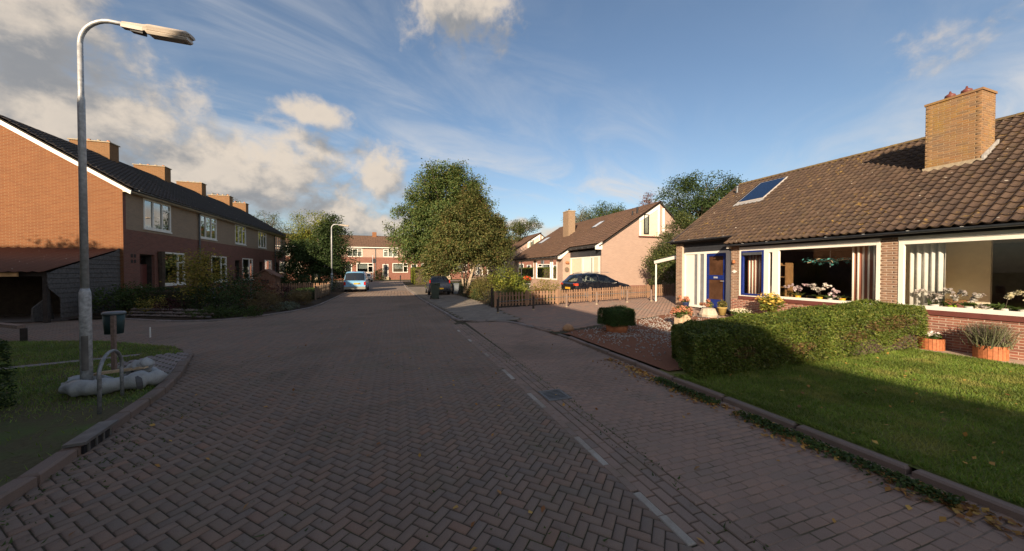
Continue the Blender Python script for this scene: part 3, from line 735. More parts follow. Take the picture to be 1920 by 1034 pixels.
mx_ = np.concatenate([rg.uniform(-3.2, 1.9, 500), 2.5 - np.abs(rg.normal(size=350)) * 0.15, -3.1 + np.abs(rg.normal(size=500)) * 0.35]); my_ = np.concatenate([rg.uniform(1.2, 9, 500), rg.uniform(1, 9, 350), rg.uniform(1, 6.2, 500)])
mp = np.stack([mx_, my_, np.full(len(mx_), 0.004)], 1)
tag(blades('joint_moss', mp, 0.018, 0.02, 'mid_leaf', None, 1.2, rg), 'tufts of moss and grass in the paving joints', 'moss', kind='stuff')

# ================================================================== BUILDINGS
TILE_Y = (0.0, 0.035, 0.085, 0.15, 0.195, 0.235, 0.27, 0.30)
TILE_Z = (0.026, 0.006, 0.0, 0.004, 0.022, 0.046, 0.046, 0.026)
def tile_base(len_=0.40, lift=0.030, coarse=False):
    ys, zs = (TILE_Y, TILE_Z) if not coarse else ((0.0, 0.10, 0.19, 0.25, 0.30), (0.02, 0.0, 0.012, 0.046, 0.02))
    n = len(ys)
    v = [(0, y - 0.15, z + lift) for y, z in zip(ys, zs)] + [(len_, y - 0.15, z) for y, z in zip(ys, zs)] + [(0.006, y - 0.15, z + lift - 0.04) for y, z in zip(ys, zs)]
    f = [(i, i + n, i + 1 + n, i + 1)[::-1] for i in range(n - 1)] + [(i, i + 1, i + 1 + 2 * n, i + 2 * n)[::-1] for i in range(n - 1)]
    return v, f
def place_pieces(place, base, name, stuffname, mat, parent, single=300, cam_=(0, 0, 1.95), weight=None):
    """place: list of (position, 3x3 numpy)"""
    def key(p):
        x, y = p[0][0], p[0][1]
        k = x * 0.322 + y * 0.947; l = x * 0.947 - y * 0.322
        vis = k > 0.3 and abs(l) < k * 1.56
        return (0 if vis else 1, k)
    place = sorted(place, key=key)
    bm = mesh(name, base[0], base[1]); bm.materials.append(M[mat])
    for p, m in place[:single]:
        o = link(name, bm, None, parent)
        mm = Matrix([[*m[0], p[0]], [*m[1], p[1]], [*m[2], p[2]], [0, 0, 0, 1]])
        o.location = p; o.rotation_euler = mm.to_euler()
    if place[single:]:
        replicate(stuffname, base[0], base[1], [(m, p) for p, m in place[single:]], mat, parent)['kind'] = 'stuff'
def tile_roof(parent, O, u, s, length, rise, mat, single=0, skip=None, start=None, coarse=False, tw=0.30, tl=0.335, name='roof_tile'):
    """O: eave corner, u: unit vector along the eave, s: unit vector up the slope"""
    O = np.array(O, float); u = np.array(u, float); s = np.array(s, float); n = np.cross(s, u)
    if n[2] < 0: n = -n
    base3 = np.stack([s, u, n], 1)
    if np.linalg.det(base3) < 0: base3 = np.stack([s, -u, n], 1)
    pl = []
    nr = int(rise / tl + 0.5); nc = int(length / tw)
    for r_ in range(nr):
        for c_ in range(nc):
            a = (c_ + 0.5) * tw; b = r_ * tl
            if start is not None and b < start(a) - 0.02: continue
            p = O + u * a + s * b + n * (0.02 + RNG.uniform(-0.003, 0.003))
            if skip is not None and skip(p): continue
            pl.append((tuple(p), base3 @ rotz(RNG.normal() * 0.008)))
    tb = tile_base(tl + 0.06, 0.042, coarse)
    tb = ([(x, y * tw / 0.30, z * (1 if tw > 0.25 else 0.9)) for x, y, z in tb[0]], tb[1])
    place_pieces(pl, tb, name, 'tile_field', mat, parent, single)
def slope_sheet(parent, poly3, mat='roof_underlay', name='roof_deck', t=0.06):
    """thick slab under the tiles"""
    p = [Vector(q) for q in poly3]; n = (p[1] - p[0]).cross(p[2] - p[0]).normalized()
    if n.z < 0: n = -n
    k = len(p); v = [q - n * 0.005 for q in p] + [q - n * t for q in p]
    f = [tuple(range(k)), tuple(range(2 * k - 1, k - 1, -1))] + [(i, i + k, (i + 1) % k + k, (i + 1) % k) for i in range(k)]
    return link(name, mesh(name, v, f), mat, parent)
def ridge_caps(parent, a, b, mat, step=0.38, name='ridge_tile', r=0.12):
    a = np.array(a, float); b = np.array(b, float); L = np.linalg.norm(b - a); d = (b - a) / L
    side = np.cross(d, (0, 0, 1)); m = np.stack([d, side, np.array([0, 0, 1.0])], 1)
    v = []; f = []
    for x, k in ((0, 1.08), (step + 0.03, 1.0)):
        for q in range(6):
            an = math.pi * q / 5; v.append((x, math.cos(an) * r * k, math.sin(an) * r * 0.75 * k - 0.04))
    f = [(q, q + 1, q + 7, q + 6) for q in range(5)] + [(0, 1, 2, 3), (0, 3, 4, 5)]
    f = f[:5]
    pl = [(tuple(a + d * i * step), m) for i in range(int(L / step))]
    place_pieces(pl, (v, f), name, name + '_row', mat, parent, 60)
def brick_face(parent, regions, mat, name, single, axis='x', depth=0.003, lx=0.21, hz=0.051, j=0.0115, out=-1):
    """bricks standing proud of a mortar backing; regions: (fixed, a0, a1, z0, z1); axis x: face normal along x, bricks run along y"""
    pl = []
    full = []
    for (fx, a0, a1, z0, z1) in regions:
        nc = int(round((z1 - z0) / (hz + j)))
        if nc < 1: continue
        ch = (z1 - z0) / nc
        for c_ in range(nc):
            z = z0 + (c_ + 0.5) * ch
            a = a0 - (0 if c_ % 2 else (lx + j) / 2)
            while a < a1 - 0.02:
                b0, b1 = max(a, a0), min(a + lx, a1)
                if b1 - b0 > 0.008:
                    full.append((fx, (b0 + b1) / 2, z, b1 - b0))
                a += lx + j
    for fx, a, z, L in full:
        k = L / lx; jit = RNG.uniform(-0.0015, 0.0015)
        if axis == 'x': pl.append(((fx + out * jit, a, z), np.diag([1.0 if out > 0 else -1.0, k, 1.0]) if False else np.stack([np.array([out, 0, 0.0]), np.array([0, k * out, 0.0]), np.array([0, 0, 1.0])], 1)))
        else: pl.append(((a, fx + out * jit, z), np.stack([np.array([0, out, 0.0]), np.array([-k * out, 0, 0.0]), np.array([0, 0, 1.0])], 1)))
    a, b, c = depth, lx / 2, hz / 2
    v = [(0, -b, -c), (0, b, -c), (0, b, c), (0, -b, c), (a, -b + 0.003, -c + 0.003), (a, b - 0.003, -c + 0.003), (a, b - 0.003, c - 0.003), (a, -b + 0.003, c - 0.003)]
    f = [(4, 5, 6, 7), (0, 1, 5, 4), (1, 2, 6, 5), (2, 3, 7, 6), (3, 0, 4, 7)]
    # singles only for whole bricks, cut ones go to the joined mesh
    whole = [q for q, r_ in zip(pl, full) if abs(r_[3] - lx) < 1e-6]; cut = [q for q, r_ in zip(pl, full) if abs(r_[3] - lx) >= 1e-6]
    place_pieces(whole, (v, f), name, name + '_field', mat, parent, single)
    if cut: replicate('cut_' + name, v, f, [(m, p) for p, m in cut], mat, parent)['kind'] = 'stuff'

def frame_x(parent, x, y0, y1, z0, z1, mull=(), trans=(), mat='white_paint', fw=0.07, depth=0.09, gl='window_glass', name='window', panes=True, gx=0.0):
    """window in a wall whose face looks along -x or +x at x (depth centred on x)"""
    s = S(); d = depth / 2
    s.box(x - d, x + d, y0, y0 + fw, z0, z1); s.box(x - d, x + d, y1 - fw, y1, z0, z1)
    s.box(x - d + 0.003, x + d - 0.003, y0 + fw, y1 - fw, z0, z0 + fw); s.box(x - d + 0.003, x + d - 0.003, y0 + fw, y1 - fw, z1 - fw, z1)
    ys = [y0 + fw] + list(mull) + [y1 - fw]
    for m in mull: s.box(x - d + 0.006, x + d - 0.006, m - fw / 2, m + fw / 2, z0 + fw, z1 - fw)
    w_ = s.go(name, mat, parent)
    for i in range(len(ys) - 1):
        a = ys[i] + (fw / 2 if i else 0); b = ys[i + 1] - (fw / 2 if i < len(ys) - 2 else 0)
        zz = [z0 + fw]
        for (k, zt) in trans:
            if k == i:
                box('transom', mat, w_, x - d + 0.008, x + d - 0.008, a, b, zt - fw / 2, zt + fw / 2)
        link('pane', mesh('pane', [(x + gx, a, z0 + fw), (x + gx, b, z0 + fw), (x + gx, b, z1 - fw), (x + gx, a, z1 - fw)], [(0, 1, 2, 3)]), gl, w_)
    return w_
def frame_y(parent, y, x0, x1, z0, z1, mull=(), trans=(), mat='white_paint', fw=0.07, depth=0.09, gl='window_glass', name='window'):
    s = S(); d = depth / 2
    s.box(x0, x0 + fw, y - d, y + d, z0, z1); s.box(x1 - fw, x1, y - d, y + d, z0, z1)
    s.box(x0 + fw, x1 - fw, y - d + 0.003, y + d - 0.003, z0, z0 + fw); s.box(x0 + fw, x1 - fw, y - d + 0.003, y + d - 0.003, z1 - fw, z1)
    for m in mull: s.box(m - fw / 2, m + fw / 2, y - d + 0.006, y + d - 0.006, z0 + fw, z1 - fw)
    w_ = s.go(name, mat, parent)
    xs = [x0 + fw] + list(mull) + [x1 - fw]
    for i in range(len(xs) - 1):
        a = xs[i] + (fw / 2 if i else 0); b = xs[i + 1] - (fw / 2 if i < len(xs) - 2 else 0)
        for (k, zt) in trans:
            if k == i: box('transom', mat, w_, a, b, y - d + 0.008, y + d - 0.008, zt - fw / 2, zt + fw / 2)
        link('pane', mesh('pane', [(a, y, z0 + fw), (b, y, z0 + fw), (b, y, z1 - fw), (a, y, z1 - fw)], [(0, 1, 2, 3)]), gl, w_)
    return w_
def gutter_y(parent, x, z, y0, y1, r=0.065, mat='gutter_metal'):
    s = S(); n = 7
    v = []; f = []
    for y in (y0, y1):
        for k in range(n): a = math.pi + math.pi * k / (n - 1); v.append((x + math.cos(a) * r, y, z + math.sin(a) * r))
        for k in range(n): a = math.pi + math.pi * k / (n - 1); v.append((x + math.cos(a) * (r - 0.008), y, z + math.sin(a) * (r - 0.008)))
    m = 2 * n
    for k in range(n - 1): f += [(k, k + 1, m + k + 1, m + k), (n + k + 1, n + k, m + n + k, m + n + k + 1)]
    f += [(0, m, m + n, n), (n - 1, 2 * n - 1, m + 2 * n - 1, m + n - 1)]
    s.add(v, f)
    g_ = s.go('gutter', mat, parent)
    y = y0 + 0.35
    while y < y1:
        box('gutter_bracket', 'galvanised', g_, x - r - 0.004, x + r + 0.01, y - 0.012, y + 0.012, z + 0.0, z + 0.012); y += 0.85
    return g_
def curtain_x(label, mat, x, y0, y1, z0, z1, amp=0.035, waves=7, cat='curtain'):
    n = waves * 8
    v = []
    for i in range(n + 1):
        t = i / n; y = y0 + t * (y1 - y0); xx = x + amp * math.sin(t * waves * 2 * math.pi) + 0.01 * math.sin(t * 37)
        v += [(xx, y, z0), (xx, y, z1)]
    o = link('curtain', mesh('curtain', v, [(2 * i, 2 * i + 2, 2 * i + 3, 2 * i + 1) for i in range(n)], True), mat)
    sol = o.modifiers.new('thickness', 'SOLIDIFY'); sol.thickness = 0.006
    return tag(o, label, cat)

# ------------------------------------------------------------------ bungalow beside the lawn
RS = 0.688; RL = math.hypot(1, RS); SU = (1 / RL, 0, RS / RL)
EX, EZ, RX = 12.03, 2.945, 17.0
RZ = EZ + RS * (RX - EX)
def build_bungalow():
    h = thing('bungalow', 'tan brick bungalow with mossy brown tiled roof and broad chimney beside the lawn', 'house', (14.5, 5, 0.08))
    Y0, Y1 = -4.0, 12.95
    FX = 12.25
    # walls
    w1 = S()
    w1.box(FX, FX + 0.1, Y0, 9.75, -0.05, 0.93).go('wall', 'mortar', h)
    piers = [(5.12, 5.46), (9.42, 9.75)]
    for a, b in piers: box('wall', 'mortar', h, FX, FX + 0.1, a, b, 0.93, 2.86)
    box('return_wall', 'brick_tan', h, FX + 0.1, 13.4, 9.66, 9.75, 0, 3.1)
    box('wall', 'mortar', h, 12.62, 12.75, 12.5, 12.86, 0.1, 3.15)
    S().prism([(12.76, 0.0), (12.76, 3.3), (RX, RZ - 0.12), (2 * RX - 12.3, 3.1), (2 * RX - 12.3, 0)], 'y', 12.865, 12.93).go('gable_wall', 'brick_tan', h)
    S().prism([(12.36, 0.0), (12.36, 3.1), (RX, RZ - 0.12), (2 * RX - 12.3, 3.1), (2 * RX - 12.3, 0)], 'y', Y0, Y0 + 0.1).go('gable_wall', 'brick_tan', h)
    box('rear_wall', 'brick_tan', h, 2 * RX - 12.4, 2 * RX - 12.3, Y0 + 0.1, 12.86, 0, 3.1)
    wall_holder = h
    reg_low = [(FX, 1.2, 9.75, 0.06, 0.87)]
    brick_face(h, reg_low, 'low_brick', 'brick', 210)
    reg_up = [(FX, 5.12, 5.46, 0.99, 2.86), (FX, 9.42, 9.75, 0.87, 2.86), (12.62, 12.5, 12.86, 0.28, 3.12)]
    brick_face(h, reg_up, 'front_brick', 'brick', 60)
    # brown sill tiles below the windows
    sill = box('window_sill', 'clay_pot_cap', h, FX - 0.035, FX + 0.08, 5.47, 9.41, 0.875, 0.985)
    sill2 = box('window_sill', 'clay_pot_cap', h, FX - 0.037, FX + 0.08, Y0, 5.115, 0.875, 0.985)
    # soffit, white header boards, gutter
    box('soffit', 'dark_paint', h, EX + 0.02, FX + 0.12, Y0, 9.72, 2.865, 2.895)
    box('header_board', 'white_paint', h, FX - 0.03, FX + 0.09, 5.465, 9.40, 2.70, 2.80)
    box('header_board', 'white_paint', h, FX - 0.03, FX + 0.09, Y0, 5.115, 2.70, 2.80)
    box('header_board', 'dark_paint', h, FX - 0.01, FX + 0.08, Y0, 9.4, 2.80, 2.865)
    gutter_y(h, EX - 0.02, EZ - 0.03, Y0, 9.85)
    gutter_y(h, 12.36, 3.30, 9.8, 13.1)
    box('white_end_piece', 'white_paint', h, EX + 0.03, EX + 0.38, 9.73, 9.80, 2.78, 2.90)
    # windows
    wx = FX + 0.03
    frame_x(h, wx, 5.465, 8.09, 0.99, 2.70, fw=0.075)
    frame_x(h, wx, 8.09, 8.47, 0.99, 2.70, fw=0.13)
    blue = frame_x(h, wx - 0.015, 8.50, 9.32, 1.03, 2.66, mat='blue_paint', fw=0.065)
    box('roller_box', 'zinc', blue, wx - 0.10, wx - 0.06, 8.56, 9.25, 2.50, 2.60)
    s = S(); s.box(wx - 0.045, wx + 0.045, 9.32, 9.405, 0.99, 2.70); s.box(wx - 0.045, wx + 0.045, 8.47, 8.50, 0.99, 2.70); s.box(wx - 0.042, wx + 0.042, 8.50, 9.32, 0.99, 1.03); s.box(wx - 0.042, wx + 0.042, 8.50, 9.32, 2.66, 2.70)
    s.go('window_surround', 'white_paint', h)
    frame_x(h, wx, Y0, 5.11, 0.99, 2.70, mull=(0.9, -1.5), fw=0.095)
    # porch front
    PX = 12.75
    fz0 = 0.30
    box('boarding', 'dark_paint', h, PX - 0.03, PX + 0.03, 9.76, 12.49, 2.76, 2.90)
    box('boarding', 'dark_paint', h, PX - 0.027, PX + 0.03, 9.76, 12.49, 2.907, 3.05)
    box('boarding', 'dark_paint', h, PX - 0.03, PX + 0.03, 9.76, 12.49, 3.057, 3.2)
    box('porch_soffit', 'dark_paint', h, 12.40, 13.0, 9.76, 12.86, 3.205, 3.23)
    pf = S()
    for a, b in ((12.40, 12.49), (11.60, 11.72), (11.27, 11.38), (10.13, 10.2)): pf.box(PX - 0.05, PX + 0.05, a, b, fz0, 2.72)
    pf.box(PX - 0.048, PX + 0.048, 10.2, 12.40, 2.66, 2.755); pf.box(PX - 0.047, PX + 0.047, 11.38, 12.40, fz0, fz0 + 0.1)
    pf.go('porch_frame', 'white_paint', h)
    box('white_panel', 'white_paint', h, PX - 0.02, PX + 0.02, 11.90, 12.40, fz0 + 0.1, 2.66)
    for a, b in ((11.72, 11.90), (11.38, 11.60)):
        pn = box('side_light', 'white_paint', h, PX - 0.03, PX - 0.0, a, a + 0.02, fz0 + 0.1, 2.66)
        link('pane', mesh('pane', [(PX - 0.02, a + 0.02, fz0 + 0.1), (PX - 0.02, b, fz0 + 0.1), (PX - 0.02, b, 2.66), (PX - 0.02, a + 0.02, 2.66)], [(0, 1, 2, 3)]), 'frosted', pn)
        box('blind', 'zinc', pn, PX + 0.05, PX + 0.06, a, b, fz0 + 0.1, 2.66)
    d = S(); y0, y1 = 10.36, 11.27
    d.box(PX - 0.03, PX + 0.025, y0, y0 + 0.11, 0.36, 2.66); d.box(PX - 0.03, PX + 0.025, y1 - 0.11, y1, 0.36, 2.66)
    for a, b in ((0.36, 0.72), (1.56, 1.74), (2.54, 2.66)): d.box(PX - 0.028, PX + 0.022, y0 + 0.11, y1 - 0.11, a, b)
    door = d.go('door', 'blue_paint', h)
    for a, b in ((0.72, 1.56), (1.74, 2.54)):
        link('pane', mesh('pane', [(PX, y0 + 0.11, a), (PX, y1 - 0.11, a), (PX, y1 - 0.11, b), (PX, y0 + 0.11, b)], [(0, 1, 2, 3)]), 'brown_glass', door)
    box('letter_flap', 'galvanised', door, PX - 0.045, PX - 0.031, 10.72, 10.90, 1.61, 1.68)
    S().tube([(PX - 0.03, 10.44, 1.5), (PX - 0.09, 10.44, 1.5), (PX - 0.09, 10.54, 1.5)], 0.012, 6).go('handle', 'galvanised', door)
    box('threshold', 'slate_step', h, PX - 0.14, PX + 0.03, 10.2, 11.38, 0.26, 0.355)
    box('side_panel', 'white_paint', h, PX - 0.02, PX + 0.02, 10.2, 10.36, 0.3, 2.66)
    # rooms behind the glass
    box('room_floor', 'room_floor', h, FX + 0.1, 17.2, Y0 + 0.1, 9.66, 0.2, 0.3)
    box('hall_floor', 'room_floor', h, 12.8, 17.2, 9.76, 12.86, 0.2, 0.3)
    box('room_ceiling', 'room_ceiling', h, FX + 0.12, 17.2, Y0 + 0.1, 9.66, 2.75, 2.8)
    box('hall_ceiling', 'room_ceiling', h, 12.8, 17.2, 9.76, 12.86, 2.75, 2.8)
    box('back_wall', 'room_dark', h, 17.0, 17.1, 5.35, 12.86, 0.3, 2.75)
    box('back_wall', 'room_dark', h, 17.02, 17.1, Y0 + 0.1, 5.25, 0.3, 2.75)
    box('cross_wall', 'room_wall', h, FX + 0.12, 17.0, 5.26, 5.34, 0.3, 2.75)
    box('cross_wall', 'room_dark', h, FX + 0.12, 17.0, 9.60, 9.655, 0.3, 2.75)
    box('partition', 'room_wall', h, 14.6, 14.7, 4.38, 5.255, 0.3, 2.75)
    box('hall_wall', 'furniture_wood', h, 14.3, 14.4, 9.76, 12.86, 0.3, 2.75)
    box('inner_sill', 'white_paint', h, FX + 0.08, FX + 0.34, 5.47, 9.40, 0.955, 0.985)
    box('inner_sill', 'white_paint', h, FX + 0.08, FX + 0.34, Y0, 5.11, 0.955, 0.985)
    # roof
    deck = slope_sheet(h, [(EX + 0.02, Y0 - 0.1, EZ), (EX + 0.02, 9.78, EZ), (12.42, 9.78, EZ + RS * (12.42 - EX)), (12.42, Y1 + 0.1, EZ + RS * (12.42 - EX)), (RX, Y1 + 0.1, RZ), (RX, Y0 - 0.1, RZ)])
    slope_sheet(h, [(RX, Y0 - 0.1, RZ), (RX, Y1 + 0.1, RZ), (2 * RX - EX, Y1 + 0.1, EZ), (2 * RX - EX, Y0 - 0.1, EZ)])
    off = (12.36 - EX) * RL
    CH = (14.75, 15.47, 4.62, 5.64)     # chimney
    SK = (14.95, 16.5, 10.42, 11.62)    # panel in the roof
    def skip(p):
        return (CH[0] + 0.1 < p[0] + 0.15 < CH[1] and CH[2] < p[1] < CH[3]) or (SK[0] - 0.05 < p[0] + 0.1 < SK[1] + 0.1 and SK[2] - 0.1 < p[1] < SK[3] + 0.1)
    Lr = Y1 + 0.12 - Y0
    tile_roof(h, (EX - 0.03, Y1 + 0.12, EZ + RS * -0.03), (0, -1, 0), SU, Lr, (RX - EX) * RL + 0.05, 'tile_brown', 300, skip, lambda a: off if (Y1 + 0.12 - a) > 9.8 else 0, tw=0.19, tl=0.255)
    ridge_caps(h, (RX, Y1 + 0.1, RZ + 0.05), (RX, Y0, RZ + 0.05), 'tile_mossy')
    S().prism([(12.40, 3.16), (12.40, 3.3), (RX, RZ - 0.04), (RX, RZ - 0.2)], 'y', Y1 + 0.0, Y1 + 0.05).go('verge_board', 'dark_paint', h)
    # chimney
    c = S().box(CH[0], CH[1], CH[2], CH[3], 4.4, 6.74).go('chimney', 'chimney_mortar', h)
    brick_face(c, [(CH[0], CH[2], CH[3], 4.95, 6.74)], 'chimney_brick', 'brick', 200)
    brick_face(c, [(CH[2], CH[0], CH[1], 4.95, 6.74)], 'chimney_brick', 'brick', 60, axis='y')
    brick_face(c, [(CH[3], CH[0], CH[1], 4.95, 6.74)], 'chimney_brick', 'brick', 0, axis='y', out=1)
    box('capping', 'chimney_brick', c, CH[0] - 0.025, CH[1] + 0.025, CH[2] - 0.025, CH[3] + 0.025, 6.74, 6.80)
    box('apron', 'cement', c, CH[0] - 0.03, CH[0] + 0.02, CH[2] - 0.02, CH[3] + 0.04, 4.70, 4.93)
    S().prism([(CH[0] - 0.02, 4.78), (CH[0] - 0.02, 5.0), (CH[1] + 0.1, 5.52), (CH[1] + 0.1, 5.36)], 'y', CH[2] - 0.05, CH[2] - 0.014).go('flashing', 'lead', c)
    for y in (5.0, 5.3):
        S().lathe([(0.0, 6.8), (0.075, 6.80), (0.075, 6.88), (0.11, 6.92), (0.10, 6.97), (0.03, 7.02), (0.015, 7.08)], (15.1, y, 0), 12).go('chimney_pot', 'clay_pot_cap', c, True)
    # panel lying in the roof
    e = np.array([SU[0], 0, SU[2]]); n = np.array([-SU[2], 0, SU[0]])
    p0 = np.array([SK[0], 0, EZ + RS * (SK[0] - EX)]); Ls = (SK[1] - SK[0]) * RL
    def slab_(x0, x1, y0, y1, n0, n1):
        v = [p0 + e * a + n * c_ + np.array([0, b, 0]) for c_ in (n0, n1) for b in (y0, y1) for a in (x0, x1)]
        return S().add(v, [(0, 2, 3, 1), (4, 5, 7, 6), (0, 1, 5, 4), (2, 6, 7, 3), (0, 4, 6, 2), (1, 3, 7, 5)])
    pf = slab_(0, Ls, SK[2], SK[3], 0.0, 0.10).go('roof_window', 'roof_panel_frame', h)
    slab_(0.07, Ls - 0.05, SK[2] + 0.05, SK[3] - 0.05, 0.101, 0.112).go('pane', 'solar_glass', pf)
    slab_(-0.22, -0.0, SK[2] - 0.05, SK[3] + 0.05, 0.06, 0.085).go('flashing', 'lead', pf)
    S().lathe([(0.055, 5.7), (0.055, 6.02), (0.085, 6.04), (0.085, 6.09), (0.03, 6.13)], (16.05, 12.5, 0), 10).go('vent_pipe', 'zinc', h)
    # plaque and ornament on the brick pier
    pq = S().lathe([(0.001, -0.012), (0.12, -0.012), (0.11, 0.0)], (0, 0, 0), 4, 'x').go('house_plaque', 'plaque', h)
    pq.scale = (1, 1, 0.55); pq.location = (FX - 0.014, 9.59, 1.90)
    orn = S().lathe([(0.001, -0.06), (0.05, -0.05), (0.06, 0.0), (0.035, 0.05), (0.06, 0.07)], (FX - 0.06, 9.6, 2.26), 8).go('wall_pot', 'terracotta', h, True)
    return h
build_bungalow()

# ------------------------------------------------------------------ brick terrace across the side street
def room_box(parent, x0, x1, y0, y1, z0, z1, mat='room_dark'):
    s = S(); s.box(x0, x1, y0, y1, z0, z1)
    o = s.go('room', mat, parent); return o
def build_terrace():
    X, Y0, Y1 = -12.0, 20.9, 45.65
    h = thing('terrace_row', 'orange brick gable end and shaded front of the two-storey terrace with dark tiled roof', 'house', (-15, 33, 0))
    ridx, ridz, ez = -16.1, 8.55, 5.72
    bx = 2 * ridx - X
    up_w = [(22.26, 24.47), (27.5, 29.65), (32.6, 34.65), (37.4, 39.45), (41.95, 44.1)]
    lo_w = [(23.65, 25.75), (28.87, 31.1), (33.9, 36.05), (38.9, 40.95), (43.35, 45.4)]
    doors = [(21.95, 23.05), (27.65, 28.7), (32.55, 33.6), (37.6, 38.65), (42.1, 43.15)]
    # front wall cut into strips round the openings
    def strip(y0, y1, holes, z0, z1, mat, x=X):
        ys = sorted(set([y0, y1] + [v for hh in holes for v in hh[:2]]))
        s = S()
        for a, b in zip(ys, ys[1:]):
            m = (a + b) / 2; hz = [(hh[2], hh[3]) for hh in holes if hh[0] <= m <= hh[1]]
            zz = z0
            for q0, q1 in sorted(hz):
                if q0 > zz: s.box(x - 0.12, x, a, b, zz, q0)
                zz = q1
            if zz < z1: s.box(x - 0.12, x, a, b, zz, z1)
        return s.go('wall', mat, h)
    strip(Y0, Y1, [(a, b, 1.15, 2.95) for a, b in lo_w] + [(a, b, 0.1, 2.75) for a, b in doors], 0.0, 3.88, 'brick_brown')
    strip(Y0 + 0.18, Y1, [(a, b, 4.08, 5.58) for a, b in up_w], 3.88, ez - 0.04, 'brick_grey', X - 0.006)
    box('wall', 'brick_brown', h, X - 0.12, X, Y0, Y0 + 0.18, 3.88, ez - 0.04)
    for yy, mat in ((Y0, 'brick_orange'), (Y1 - 0.1, 'brick_brown')):
        S().prism([(X - 0.004, 0), (X - 0.004, ez - 0.05), (ridx, ridz - 0.1), (bx, ez - 0.05), (bx, 0)], 'y', yy - 0.004, yy + 0.1).go('gable_wall', mat, h)
    box('rear_wall', 'brick_brown', h, bx, bx + 0.1, Y0 + 0.1, Y1 - 0.1, 0, ez - 0.05)
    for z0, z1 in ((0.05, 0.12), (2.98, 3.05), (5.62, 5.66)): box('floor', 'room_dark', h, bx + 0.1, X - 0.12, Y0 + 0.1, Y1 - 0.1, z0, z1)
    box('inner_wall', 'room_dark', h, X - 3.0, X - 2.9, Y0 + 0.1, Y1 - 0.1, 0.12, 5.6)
    # windows
    for (a, b) in up_w:
        k = (b - a) / 3
        frame_x(h, X - 0.03, a, b, 4.08, 5.58, mull=(a + k, a + 2 * k), trans=((2, 5.2),), gl='window_reflective', fw=0.085)
        box('sill', 'white_paint', h, X - 0.02, X + 0.05, a - 0.03, b + 0.03, 4.0, 4.075)
        box('net_curtain', 'net_curtain', h, X - 0.30, X - 0.28, a + 0.1, a + 0.75, 4.1, 5.55)
        box('net_curtain', 'net_curtain', h, X - 0.32, X - 0.30, b - 0.6, b - 0.1, 4.1, 5.55)
    for i, (a, b) in enumerate(lo_w):
        frame_x(h, X - 0.03, a, b, 1.15, 2.95, mull=(a + 1.45,), trans=((1, 2.4),), gl='window_reflective', fw=0.085)
        box('sill', 'white_paint', h, X - 0.02, X + 0.06, a - 0.03, b + 0.03, 1.07, 1.145)
        box('net_curtain', 'net_curtain', h, X - 0.42, X - 0.40, a + 0.1, a + 0.5, 1.2, 2.9)
    for a, b in doors:
        d = box('door', 'clay_pot_cap', h, X - 0.34, X - 0.29, a + 0.06, b - 0.06, 0.12, 2.25)
        box('letter_flap', 'galvanised', d, X - 0.288, X - 0.283, (a + b) / 2 - 0.12, (a + b) / 2 + 0.12, 1.05, 1.12)
        S().box(X - 0.36, X - 0.121, a, a + 0.05, 0.1, 2.75).box(X - 0.36, X - 0.121, b - 0.05, b, 0.1, 2.75).box(X - 0.36, X - 0.121, a + 0.05, b - 0.05, 2.7, 2.75).go('door_surround', 'timber_dark', h)
        box('fanlight', 'window_reflective', h, X - 0.33, X - 0.32, a + 0.06, b - 0.06, 2.27, 2.68)
    for y in (27.3, 41.8):
        S().tube([(X + 0.07, y, 0.1), (X + 0.07, y, 5.55), (X + 0.25, y, 5.66)], 0.045, 8).go('downpipe', 'zinc', h)
    v4 = S()
    for dy in (0, 0.2):
        for dz in (0, 0.26): v4.box(X + 0.002, X + 0.012, 21.35 + dy, 21.48 + dy, 2.3 + dz, 2.46 + dz)
    v4.go('vent_block', 'timber_dark', h)
    S().tube([(X + 0.1, 23.42, 0.05), (X + 0.09, 23.45, 1.5), (X + 0.1, 23.4, 2.95)], [0.05, 0.14, 0.16], 7).go('climbing_plant_stem', 'twig', h)
    # eaves and roof
    box('fascia', 'cream_panel', h, X + 0.0, X + 0.30, Y0, Y1, 5.60, 5.68)
    gutter_y(h, X + 0.38, 5.72, Y0 - 0.05, Y1, 0.07, 'zinc')
    sl = (ridz - ez) / (X + 0.35 - ridx); q = math.hypot(1, sl)
    slope_sheet(h, [(X + 0.36, Y0 - 0.12, ez), (ridx, Y0 - 0.12, ridz), (ridx, Y1 + 0.12, ridz), (X + 0.36, Y1 + 0.12, ez)])
    slope_sheet(h, [(bx - 0.36, Y0 - 0.12, ez), (ridx, Y0 - 0.12, ridz), (ridx, Y1 + 0.12, ridz), (bx - 0.36, Y1 + 0.12, ez)])
    tile_roof(h, (X + 0.38, Y0 - 0.14, ez), (0, 1, 0), (-1 / q, 0, sl / q), Y1 - Y0 + 0.28, (X + 0.36 - ridx) * q, 'tile_dark', 300, coarse=True)
    ridge_caps(h, (ridx, Y0 - 0.1, ridz + 0.04), (ridx, Y1, ridz + 0.04), 'tile_dark')
    S().prism([(X + 0.33, ez - 0.23), (X + 0.36, ez - 0.02), (ridx, ridz - 0.02), (bx - 0.36, ez - 0.02), (bx - 0.33, ez - 0.23), (ridx, ridz - 0.27)], 'y', Y0 - 0.10, Y0 - 0.05).go('verge_board', 'white_paint', h)
